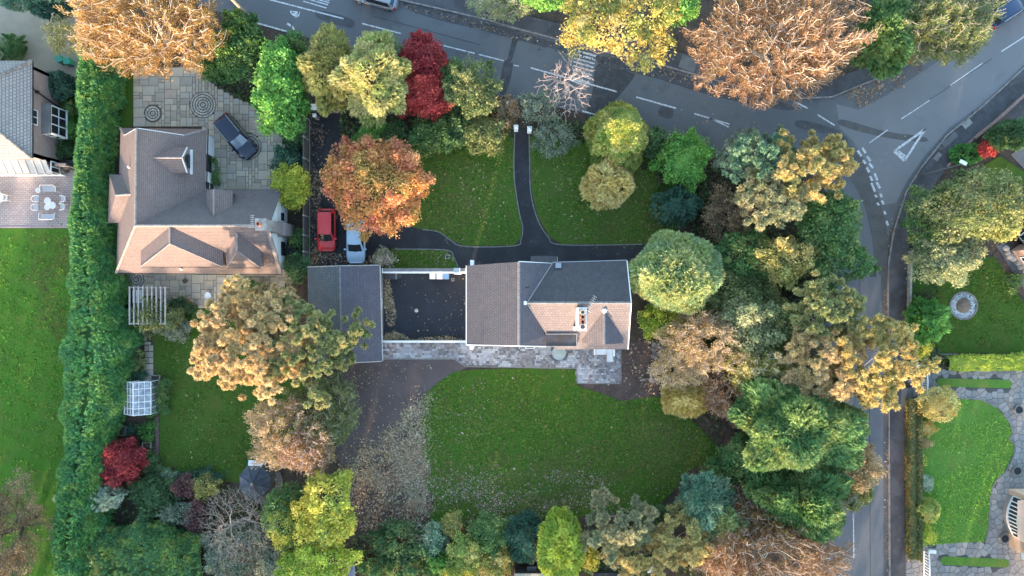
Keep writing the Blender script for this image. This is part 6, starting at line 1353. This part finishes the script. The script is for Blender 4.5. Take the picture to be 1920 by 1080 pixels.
tree('dark glossy shrub between bungalow and garage', 'leafy', 560, 505, 26, 30, 2.8, 'dark', low=True, leaf=.15, core=True)
tree('small green shrub against the fence by the bungalow chimney', 'leafy', 562, 448, 16, 18, 1.6, 'mid', low=True, leaf=.13)
tree('mophead hydrangea with cream-tan heads by the garage', 'leafy', 718, 484, 24, 18, 1.6, 'cream', low=True, leaf=.16, core=True, lob=.35, dens=1.2)
tree('yellow-green shrub spilling over the pergola', 'leafy', 292, 592, 50, 34, 3.0, 'olive', low=True, leaf=.16, lob=.45)
tree('grey-green shrub beside the pergola shrub', 'leafy', 325, 612, 30, 28, 1.8, 'greygreen', low=True, leaf=.13)
tree('small dark green shrub on the terrace edge', 'leafy', 338, 574, 24, 16, 1.2, 'dark', low=True, leaf=.13)
tree('green shrub at the pine edge of the terrace', 'leafy', 470, 548, 36, 20, 1.6, 'mid', low=True, leaf=.14)
tree('golden green shrub at the hedge foot by the slab path', 'leafy', 252, 672, 20, 26, 1.4, 'olive', low=True, leaf=.13)
tree('blue-green shrub at the hedge foot beside the greenhouse top', 'leafy', 258, 702, 16, 14, 1.0, 'darkteal', low=True, leaf=.12)
tree('mixed flower border along the greenhouse', 'leafy', 306, 742, 12, 40, .9, 'mid', low=True, leaf=.1)
tree('red japanese maple below the greenhouse', 'leafy', 223, 866, 47, 47, 3.4, 'maple', low=True, leaf=.15, core=True, dens=1.3, lob=.4)
tree('silvery pale conifer lying over the hedge below the red maple', 'plume', 172, 932, 66, 28, 4.0, 'silver', leaf=.5, low=True, rz=1.2)
tree('brown leafless tree at the bottom corner of the long lawn', 'twiggy', 8, 1000, 74, 118, 8, 'brown', bark='bark', dens=.75, lob=.45)
for k,(x,y,pl,lb) in enumerate(((282,776,'fern','bright green vegetable clump nearest the greenhouse'),(268,806,'fern','bright green vegetable clump midway down the beds'),(283,800,'fern','bright green vegetable clump by the red-brown path'),(277,821,'bright','lime vegetable clump beside the lower raised bed'),(245,808,'darkteal','dark cabbage patch in the raised bed row'))):
    tree(lb, 'leafy', x, y, 9, 8, .6, pl, low=True, leaf=.14, name='vegetable_clump', cat='plant', group='vegetables', dens=.8)
tree('dark shrub at the foot of the red maple', 'leafy', 285, 866, 18, 24, 1.2, 'dark', low=True, leaf=.12)
tree('plum-leaved shrub in the bottom border', 'leafy', 345, 910, 24, 22, 1.8, 'plum', low=True, leaf=.14)
tree('dark green border shrub between hedge and plum shrub', 'leafy', 290, 930, 46, 40, 2.0, 'dark', low=True, leaf=.16, core=True)
tree('grey-leaved shrub below the plum one', 'leafy', 335, 962, 32, 24, 2.2, 'greygreen', low=True, leaf=.14)
tree('second plum shrub next to the bare grey tree', 'leafy', 368, 968, 22, 30, 2.0, 'plum', low=True, leaf=.14)
tree('blue-green low plants at the lawn corner', 'leafy', 312, 892, 24, 12, .8, 'bluegreen', low=True, leaf=.14)
tree('low green planting at the foot of the shaded lawn', 'leafy', 375, 892, 40, 12, .9, 'darkteal', low=True, leaf=.13)
tree('yellowish shrub beside the bare grey tree', 'leafy', 385, 912, 26, 22, 1.8, 'larch', low=True, leaf=.13)
# ---- big pine and neighbours behind the garage
tree('big pine spreading over the garage roof, tan needles to the west', 'pads', 482, 640, 104, 104, 11, 'pinetan', bark='bark_pale', dens=1.3, clump=.95)
tree('olive half of the pine group reaching over the garage', 'pads', 590, 640, 98, 92, 10, 'pinegreen', bark='bark_grey', dens=1.1, lob=.5)
tree('olive green pine below the garage corner', 'twiggy', 612, 775, 62, 74, 7.5, 'olive', bark='bark_grey', dens=1.5)
tree('tan leafless-looking tree beside the shaded lawn', 'twiggy', 545, 815, 88, 78, 8.5, 'tan', bark='bark_pink', dens=1.1)
tree('pinkish twiggy tree top next to the ash surface', 'twiggy', 570, 845, 56, 52, 8.8, 'copperpink', bark='bark_pink', dens=1.0)
tree('tall yellow-green tree at the corner of the back garden', 'leafy', 612, 955, 58, 92, 8, 'yellow', leaf=.21, dens=1.1, lob=.45)
tree('lime and yellow tree at the bottom edge below the tall yellow one', 'leafy', 598, 1050, 70, 46, 7, 'lime', leaf=.2)
tree('dark grey-green tree with yellow leaves beside the bare grey tree', 'leafy', 538, 965, 42, 60, 6, 'mid', leaf=.17, dens=.8, bark='bark_grey')
tree('yellow sprinkled shrub between bare tree and tall yellow tree', 'leafy', 535, 985, 34, 46, 6.3, 'yellow', leaf=.15, dens=.4)
tree('bare grey twiggy tree at the bottom edge', 'bare', 448, 985, 78, 80, 7, 'brown', bark='bark_grey', ntips=2200, lob=.3)
tree('grey-green understorey under the bare grey tree', 'leafy', 455, 1030, 76, 52, 3.2, 'greygreen', leaf=.16, dens=.8)
tree('grey-green shrub at the bottom edge right of the bare tree', 'leafy', 520, 1045, 36, 40, 3.5, 'greygreen', leaf=.16)
tree('pale pine crown at the terrace edge above the shaded lawn', 'pads', 505, 590, 70, 56, 9.5, 'pinetan', bark='bark_pale', dens=1.2, clump=.9)
tree('pale olive tree in the belt behind the round conifer', 'leafy', 1405, 610, 62, 56, 7, 'olivepale', leaf=.17, lob=.45)
tree('straw-leaved tree in the belt above the big green conifer', 'twiggy', 1420, 690, 62, 52, 8, 'larch', bark='bark_pale', dens=1.2)
# ---- bottom border
tree('dark shrub mass at the corner of the leafy soil', 'leafy', 748, 1015, 66, 46, 3.0, 'dark', low=True, leaf=.2, lob=.5)
tree('dark green shrub at the bottom edge under the pale timber', 'leafy', 745, 1068, 76, 26, 2.6, 'mid', low=True, leaf=.18)
tree('small grey bare shrub in the bottom border', 'bare', 790, 1000, 32, 28, 3.4, 'brown', bark='bark_grey', ntips=220)
tree('blue-green shrub next to the small bare shrub', 'leafy', 812, 1010, 28, 34, 3, 'bluegreen', low=True, leaf=.16)
tree('fresh green shrub at the bottom edge below the blue-green one', 'leafy', 822, 1056, 26, 28, 2.6, 'bright', low=True, leaf=.16, core=True)
tree('rounded green shrub with yellow tips in the bottom border', 'leafy', 876, 1034, 36, 38, 4.0, 'goldcon', leaf=.16, core=True)
tree('green rounded shrub behind the yellow-tipped one', 'leafy', 922, 1000, 44, 38, 3.6, 'mid', leaf=.17, core=True)
tree('golden brown shrub at the bottom edge', 'leafy', 925, 1052, 40, 36, 3.6, 'yellowleaf', leaf=.16, core=True)
tree('yellow shrub at the bottom edge below the rounded green one', 'leafy', 860, 1072, 34, 22, 3.6, 'yellow', leaf=.16)
tree('gold-green shrub at the lawn edge of the bottom border', 'leafy', 846, 985, 20, 22, 2.6, 'larch', low=True, leaf=.14)
tree('dark green conifer between the rounded shrubs and the lime conifer', 'plume', 985, 1005, 42, 46, 4, 'darkteal', low=True)
tree('tan twiggy shrub left of the lime conifer', 'twiggy', 1004, 1022, 22, 36, 3.6, 'tan', bark='bark_pink')
tree('lime green upright conifer at the bottom edge', 'frond', 1050, 1022, 42, 60, 6.5, 'lime', shape='ell', dens=2.0, leaf=.42, rz=3.0, lob=.25)
tree('yellow shrub right of the lime conifer', 'leafy', 1100, 1042, 26, 24, 3, 'yellow', low=True, leaf=.16)
tree('grey-green pine with bare boughs at the lawn end', 'pads', 1158, 985, 72, 66, 7.5, 'pinegrey', bark='bark_grey', dens=.9, clump=.6, lob=.45)
tree('buff-tipped pine at the bottom edge', 'pads', 1195, 1038, 76, 42, 7, 'pinegold', bark='bark_grey', dens=.95, clump=.55, lob=.45)
tree('buff-tipped pine next to the blue-green conifer', 'pads', 1275, 1010, 52, 58, 7, 'pinegold', bark='bark_grey', dens=.85, clump=.5, lob=.45)
tree('dark shrub below the grey-green pine', 'leafy', 1150, 1062, 74, 22, 2.4, 'dark', low=True, leaf=.17)
tree('dark green shrub at the lawn end between pines', 'leafy', 1228, 972, 40, 26, 2.0, 'dark', low=True, leaf=.16)
tree('feathery blue-green conifer at the lawn corner', 'plume', 1318, 940, 50, 52, 6, 'bluegreen', leaf=.75, lob=.55)
tree('pale-tipped feathery conifer below the blue-green one', 'plume', 1345, 985, 46, 40, 6, 'roundcon', leaf=.75, lob=.55)
tree('green shrub at the pointed end of the back lawn', 'leafy', 1352, 892, 42, 40, 3.2, 'mid', low=True, leaf=.17, core=True)
tree('brown-leaved tree among the conifers at the lawn corner', 'twiggy', 1405, 960, 52, 56, 6, 'brown', bark='bark_pink', dens=1.1)
tree('dark green conifer on the lawn side of the big golden-tipped one', 'leafy', 1400, 855, 48, 50, 4.5, 'mid', leaf=.18, core=True)
tree('copper beech at the bottom edge by the side road', 'twiggy', 1440, 1045, 150, 72, 9.5, 'copperpink', bark='bark_pale', dens=1.15, lob=.3)
tree('brown beech between conifers and copper beech', 'twiggy', 1470, 985, 80, 42, 8, 'copper', bark='bark_pale')
# ---- eastern belt of trees
tree('big green conifer with golden tips near the side road', 'frond', 1495, 795, 124, 88, 10, 'tipcon', dens=1.5, leaf=.75, lob=.5, core=False)
tree('deep green conifer heart behind the golden-tipped conifer', 'frond', 1455, 765, 78, 54, 9, 'mid', dens=1.3, leaf=.7, lob=.4)
tree('green conifer below the golden-tipped one', 'frond', 1500, 935, 92, 66, 8.5, 'mid', dens=1.3, leaf=.8, lob=.5, core=False)
tree('orange-brown tree at the side road edge', 'leafy', 1592, 872, 52, 58, 6.5, 'tan', leaf=.17, lob=.5)
tree('olive shrub leaning over the side road below the orange-brown tree', 'leafy', 1600, 905, 34, 50, 5.5, 'olive', leaf=.17)
tree('large golden pine reaching across the side road', 'pads', 1625, 680, 98, 92, 11, 'pinegold', bark='bark_pale', dens=1.1, lob=.5)
tree('grey-olive crown of the pine beside the road manhole', 'pads', 1550, 575, 68, 56, 10, 'pinegreen', bark='bark_grey', dens=1.0, lob=.5)
tree('golden pine boughs west of the side road', 'pads', 1540, 690, 78, 70, 10, 'pinetan', bark='bark_pale', dens=.95, lob=.5)
tree('round conifer with pale tips at the house end', 'plume', 1266, 512, 78, 68, 8, 'roundcon', dens=2.1, leaf=.75, lob=.28, rz=3.4)
tree('bright yellow-green shrub below the round conifer', 'leafy', 1240, 598, 46, 38, 3, 'lime', low=True, leaf=.17, lob=.45)
tree('tan twiggy tree right of the bare earth', 'twiggy', 1325, 640, 88, 66, 8, 'tan', bark='bark_pink', dens=1.1)
tree('buff twiggy tree by the stones at the house end', 'twiggy', 1275, 690, 58, 46, 5.5, 'pinetan', bark='bark_pink', dens=.9)
tree('bright gold rounded shrub at the lawn edge', 'plume', 1283, 748, 50, 34, 3.6, 'gold', dens=1.8, leaf=.36, low=True)
tree('orange leafless thicket beside the gold shrub', 'twiggy', 1375, 745, 62, 56, 6, 'copperpink', bark='bark_pink', dens=.9)
tree('bluish pine crown at the junction corner', 'pads', 1432, 300, 62, 52, 8.5, 'bluegreen', bark='bark_grey', dens=1.1)
tree('golden pine crown facing the junction', 'pads', 1515, 312, 78, 64, 10, 'pinegold', bark='bark_grey', dens=1.15, lob=.5)
tree('olive pine crown below the golden one', 'pads', 1455, 378, 70, 52, 9, 'pinegrey', bark='bark_grey', dens=1.0)
tree('blue-grey twiggy tree at the road bend', 'leafy', 1390, 290, 50, 42, 5, 'greygreen', leaf=.16, dens=.8)
tree('dark leafless thicket right of the front lawn', 'twiggy', 1368, 400, 58, 58, 5.5, 'brown', dens=.6, bark='bark')
tree('dark green tree beside the side road entrance', 'leafy', 1552, 420, 60, 68, 7.5, 'mid', leaf=.2, core=True)
tree('olive-gold tree in the middle of the belt', 'leafy', 1468, 490, 58, 50, 7, 'larch', leaf=.18, lob=.5)
tree('dark tree left of the olive-gold one', 'leafy', 1398, 478, 60, 52, 5.5, 'mid', leaf=.2)
tree('blue-dark tree leaning to the side road', 'leafy', 1570, 490, 60, 44, 7, 'mid', leaf=.2)
tree('dark understorey tree behind the round conifer', 'leafy', 1385, 562, 72, 58, 5.5, 'olive', leaf=.2)
tree('olive brown tree in the heart of the belt', 'leafy', 1450, 620, 62, 62, 6.5, 'olive', leaf=.18, lob=.5)
tree('dark tree between tan tree and golden boughs', 'leafy', 1440, 690, 58, 50, 6, 'larch', leaf=.18)
# ---- beyond the side road
tree('large olive green tree east of the bend', 'leafy', 1812, 392, 100, 76, 8.5, 'olive', leaf=.19, lob=.45, bark='bark_grey')
tree('yellow-edged tree beside the red brick house', 'leafy', 1868, 400, 52, 56, 7.5, 'larch', leaf=.19, lob=.4)
tree('pale olive tree above the round stone bed', 'leafy', 1768, 482, 74, 50, 6.5, 'olivepale', leaf=.17, lob=.5, bark='bark_grey')
tree('dark green tree between pavement and pale olive tree', 'leafy', 1728, 410, 38, 56, 6, 'mid', leaf=.18)
tree('green feathery conifer left of the round stone bed', 'frond', 1740, 600, 34, 44, 4, 'fern', leaf=.6, low=True, lob=.5)
tree('yellow shrub at the corner of the dark lawn', 'leafy', 1722, 655, 18, 20, 1.6, 'yellow', low=True, leaf=.13)
tree('striped dark green conifer leaning out at the picture edge', 'plume', 1898, 252, 46, 26, 4, 'dark', leaf=.6, low=True)
tree('small red-leaved shrub beside the striped conifer', 'leafy', 1852, 277, 19, 17, 1.3, 'maple2', low=True, leaf=.12)
tree('bed of bright green ferns along the low rosy wall', 'frond', 1812, 290, 32, 22, .8, 'fern', leaf=.45, low=True, core=False)
tree('large golden-brown ball shrub at the upper white gate', 'leafy', 1760, 757, 39, 34, 2.6, 'straw', low=True, leaf=.13, clump=.22, core=True, lob=.15, dens=1.6)
tree('small golden dome shrub below the golden ball', 'leafy', 1735, 803, 19, 15, 1.1, 'gold', low=True, leaf=.08, clump=.22, core=True, lob=.08, dens=2)
tree('grey-pink dwarf shrub in the lawn border', 'leafy', 1733, 831, 13, 11, .7, 'tan', low=True, leaf=.09)
tree('tiny yellow shrub in the lawn border', 'leafy', 1727, 866, 6, 11, .7, 'yellow', low=True, leaf=.09, core=True)
tree('pale blue-green dwarf conifer in the lawn border', 'plume', 1735, 904, 16, 17, 1.2, 'silver', low=True, leaf=.25, dens=2)
tree('round green dwarf conifer in the lawn border', 'plume', 1738, 956, 24, 24, 1.8, 'goldcon', low=True, leaf=.26, dens=2.2, lob=.15)
tree('small yellow-green shrub at the bottom of the lawn border', 'leafy', 1736, 1003, 15, 16, 1.1, 'lime', low=True, leaf=.1, core=True)
tree('low green plants along the grey house path', 'leafy', 1900, 528, 14, 20, .7, 'mid', low=True, leaf=.12)
# ---- unseen trees added beyond the bottom edge, crowns lowered to block the low sun
rs = random.Random(3)
OUT = []
for k in range(34):
    x = -1250+(k%17)*200+rs.uniform(-50,50); y = (1300 if k < 17 else 1560)+rs.uniform(-30,50)
    if k < 3:
        o = tree('unseen shade tree added beyond the bottom edge', 'leafy', x, y, 95, 80, 10+k, ('olive','copper','mid')[k], dens=.45, leaf=.34, low=True, name='tree', cat='tree', group='unseen trees added for shade'); OUT.append(o)
    else:
        s = OUT[k % 3]; c = s.copy(); col.objects.link(c); q = P(x,y,6); c.location = (q[0], q[1], 0); c.rotation_euler = (0,0,rs.uniform(0,6.28))
        for ch_ in s.children:
            d = ch_.copy(); col.objects.link(d); d.parent = c
# ---- ground cover and fallen leaves
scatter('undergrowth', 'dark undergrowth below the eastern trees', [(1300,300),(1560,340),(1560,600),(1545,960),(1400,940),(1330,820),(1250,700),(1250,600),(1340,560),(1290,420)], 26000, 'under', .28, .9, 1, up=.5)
scatter('undergrowth', 'dark undergrowth along the road hedge', [(590,140),(800,180),(960,205),(960,260),(860,275),(640,255),(640,205),(590,190)], 8000, 'under', .24, .7, 2, up=.5)
scatter('undergrowth', 'dark undergrowth along the front hedge by the golden conifer', [(995,215),(1110,235),(1330,310),(1310,420),(1240,400),(1230,330),(1100,270),(995,255)], 6500, 'under', .24, .6, 3, up=.5)
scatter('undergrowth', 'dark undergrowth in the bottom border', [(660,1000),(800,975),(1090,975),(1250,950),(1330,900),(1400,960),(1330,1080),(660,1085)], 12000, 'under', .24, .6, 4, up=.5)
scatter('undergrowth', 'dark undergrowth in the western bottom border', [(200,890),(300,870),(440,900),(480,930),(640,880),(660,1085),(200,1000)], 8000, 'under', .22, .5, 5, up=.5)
scatter('undergrowth', 'dark undergrowth beside the slab drive', [(372,128),(440,100),(560,130),(575,240),(575,330),(525,330),(540,245),(486,204),(440,182),(402,160)], 5000, 'under', .22, .5, 6, up=.5)
scatter('undergrowth', 'dark plants between hedge and greenhouse', [(222,520),(250,540),(262,640),(265,700),(235,712),(230,790),(290,790),(290,860),(240,830),(225,700),(245,600)], 2600, 'under', .2, .4, 7, up=.5)
scatter('undergrowth', 'dark plants beside the pavement and dark lawn', [(1702,450),(1760,480),(1745,640),(1790,690),(1735,690),(1705,640)], 2500, 'under', .2, .5, 8, up=.5)
LIT = [(.4,.3,.17),(.32,.24,.13),(.48,.39,.25),(.24,.16,.1),(.42,.34,.16)]
LITB = [(.26,.165,.1),(.34,.23,.14),(.19,.12,.08),(.4,.31,.21)]
LITG = [(.3,.27,.18),(.24,.22,.12),(.36,.33,.24),(.24,.17,.11),(.17,.11,.07)]
OLV = [(.11,.125,.03),(.13,.125,.035),(.09,.115,.025),(.15,.135,.045),(.08,.11,.022)]
def thin(label, poly, n, seed, blur=24.0): return scatter('thin_grass', label, poly, n, OLV, .12, .02, seed, up=.85, blur=blur)
thin('thin olive grass at the lower end of the back lawn', [(830,850),(1000,860),(1150,800),(1300,800),(1330,845),(1250,920),(1100,955),(900,965),(810,940)], 22000, 51)
thin('thin olive grass by the eastern lawn corner', [(1180,760),(1290,790),(1335,845),(1270,890),(1180,930),(1160,850)], 6000, 52)
thin('thin olive grass on the lawn by the golden shrub', [(1130,300),(1240,320),(1250,450),(1080,452),(1150,400)], 6000, 53)
thin('thin olive grass beside the orange tree', [(810,300),(880,290),(900,380),(870,450),(810,430)], 4000, 54)
thin('thin olive patch on the west lawn', [(60,440),(130,450),(120,650),(80,600)], 3500, 55)
def grass(label, poly, n, pal, seed): return scatter('grass', label, poly, int(n*1.7), [(a*1.25, b*1.18, c*1.05) for a, b, c in pal], .115, .04, seed, up=.7)
GM = [(.04,.125,.011),(.06,.155,.014),(.085,.16,.018),(.1,.14,.024),(.03,.09,.009),(.12,.13,.038)]
GW = [(.06,.18,.016),(.08,.21,.02),(.11,.21,.026),(.12,.18,.03),(.045,.14,.012)]
GE = [(.1,.25,.03),(.12,.29,.036),(.16,.31,.05),(.08,.2,.024),(.19,.3,.06)]
GS = [(.038,.1,.011),(.05,.12,.014),(.07,.125,.018),(.085,.11,.024)]
grass('grass blades of the back lawn', LAWN, 30000, GM, 71)
grass('grass blades of the front lawn by the orange tree', [(760,268),(958,262),(961,330),(970,400),(975,425),(972,446),(960,457),(874,458),(846,445),(800,428),(760,400)], 9000, GM, 72)
grass('grass blades of the front lawn by the golden shrub', [(998,262),(1100,268),(1255,300),(1268,380),(1258,452),(1058,454),(1034,440),(1014,406),(1001,360)], 10000, GM, 73)
grass('grass blades of the long west lawn', [(0,432),(168,432),(160,560),(155,700),(145,850),(140,1080),(0,1080)], 22000, GW, 74)
grass('grass blades of the shaded side lawn', [(300,606),(345,588),(500,610),(540,700),(500,850),(455,880),(345,880),(308,866),(305,740)], 12000, GS, 75)
grass('grass blades of the bright curved lawn', LAWN_E2, 13000, GE, 76)
grass('grass blades round the stone bed', [(1750,505),(1870,485),(1918,570),(1920,655),(1757,655),(1745,640)], 7000, GS, 77)
grass('grass blades of the small bed by the courtyard', [(738,469),(834,471),(848,484),(854,498),(742,498)], 1500, GM, 78)
DIRT = [(.085,.076,.07),(.065,.06,.056),(.1,.088,.078),(.075,.073,.074)]
def dirt(label, poly, n, seed, blur=9.0): return scatter('road_dirt', label, poly, n, DIRT, .22, .012, seed, up=.9, blur=blur)
dirt('damp dirt in the gutter of the outer bend', [(1690,385),(1725,322),(1775,258),(1838,206),(1830,218),(1780,272),(1735,325),(1708,370)], 1100, 82)
dirt('damp dirt along the far kerb', [(760,8),(905,42),(1050,82),(1213,122),(1377,168),(1480,192),(1470,200),(1330,172),(1050,98),(900,56)], 1800, 83, 5.0)
dirt('dirt along the hedge side of the road', [(560,68),(800,142),(960,190),(1110,218),(1250,266),(1350,288),(1350,280),(1110,206),(960,178),(640,86)], 1200, 84, 5.0)
dirt('dirt in the driveway corners', [(584,230),(600,235),(600,490),(700,490),(700,500),(584,500)], 900, 85, 6.0)
def litter(label, poly, n, pal, size, seed, blur=14.0): return scatter('leaf_litter', label, poly, n, pal, size, .03, seed, up=.85, blur=blur)
litter('pale fallen leaves drifted along the lawn edge', [(735,800),(790,740),(812,735),(800,800),(800,960),(760,960),(690,900),(650,900),(660,850)], 11000, [(.3,.24,.15),(.36,.3,.2),(.24,.17,.1),(.4,.35,.24),(.2,.2,.1)], .12, 11)
litter('brown leaves on the bare soil corner', [(650,860),(760,820),(800,830),(810,970),(720,1010),(650,970)], 8000, LITB, .15, 12)
litter('fallen leaves thick on the bottom of the back lawn', [(800,900),(900,890),(1000,880),(1130,890),(1150,955),(1000,985),(800,980)], 6500, [(.26,.19,.13),(.34,.27,.2),(.2,.14,.09),(.4,.34,.26)], .12, 13, 26)
litter('scattered leaves over the back lawn', LAWN, 1300, LITG, .1, 14)
litter('scattered leaves on the west part of the back lawn', [(795,740),(900,700),(950,800),(930,940),(800,950)], 1500, LITG, .1, 24)
litter('leaves scattered over the ash surface', [(645,690),(720,680),(860,680),(800,740),(760,810),(650,860)], 900, LIT, .11, 15)
litter('leaves blown about the courtyard', [(716,512),(872,512),(872,638),(716,638)], 240, LIT, .1, 16, 2)
litter('leaf drift along the garage side of the courtyard', [(719,515),(730,520),(738,560),(745,600),(738,612),(726,610),(722,580)], 1300, LIT, .1, 17, 2)
litter('leaf heap at the corner of the courtyard', [(718,638),(722,627),(740,621),(755,628),(770,637)], 1300, LIT, .1, 18, 2)
litter('leaves along the cream courtyard wall', [(770,638),(800,632),(840,630),(872,638)], 300, LIT, .1, 28, 2)
litter('leaves in the gutter of the outer bend', [(1700,365),(1725,320),(1770,262),(1838,205),(1800,280),(1770,310),(1735,345),(1712,400),(1680,470),(1666,500),(1664,440)], 3400, LITB, .15, 19, 5)
litter('leaves on the pavement of the outer bend', [(1840,215),(1870,222),(1823,258),(1770,312),(1730,360),(1745,320),(1790,265)], 900, LITB, .14, 29, 5)
litter('leaves in the gutter under the copper beech', [(1580,175),(1653,147),(1735,108),(1800,68),(1800,82),(1740,125),(1660,180),(1615,203)], 2600, LITB, .16, 20, 5)
litter('leaves along the far kerb of the road', [(750,2),(905,38),(1050,78),(1215,118),(1380,165),(1480,190),(1470,200),(1370,180),(1200,135),(1040,95),(900,55),(750,18)], 3200, LITB, .14, 21, 5)
litter('leaves over the drive edge beside the fence', [(582,225),(605,230),(612,300),(600,380),(596,470),(700,480),(712,498),(582,500)], 3600, LITB, .14, 22, 5)
litter('leaves on the front lawns', [(820,290),(960,290),(975,440),(860,455),(800,400)], 700, LIT, .11, 23)
litter('leaves on the golden shrub lawn', [(996,300),(1230,310),(1250,455),(1060,455),(1010,400)], 900, LIT, .11, 33)
litter('leaves on the shaded side lawn', [(305,640),(400,600),(500,700),(480,860),(320,870)], 300, LIT, .11, 34)
litter('leaves over the road surface', [(700,40),(1100,110),(1560,250),(1740,260),(1650,330),(1400,270),(1000,180),(700,100)], 500, LIT, .1, 35)
litter('leaves round the grass bed and drive', [(742,466),(840,470),(858,500),(705,500)], 500, LITB, .12, 36, 2)
litter('leaves on the earth beside the house end', [(1165,650),(1215,640),(1245,700),(1235,745),(1165,745)], 900, LITB, .14, 37)
litter('leaves along the side road gutter', [(1655,520),(1668,520),(1670,1080),(1660,1080)], 600, LITB, .12, 38, 5)
litter('leaves on the strip beside the clipped hedge', [(1692,745),(1703,745),(1703,1050),(1694,1050)], 1300, LITB, .13, 39)
rb = random.Random(12); ru = MB()
for k in range(90):
    x, y = rb.gauss(1232,9), rb.uniform(635,720); c = P(x,y); g_ = rb.uniform(.7,1.2); s_ = rb.uniform(.15,.5); ru.cbox(c[0],c[1],0,s_,s_*rb.uniform(.4,.8),rb.uniform(.04,.2),rb.uniform(0,3),(.24*g_,.215*g_,.2*g_))
o = ru.build('rubble', M['cobble']); tag(o, 'broken grey stone slabs tipped at the edge of the bare earth', None, None, 'stuff')
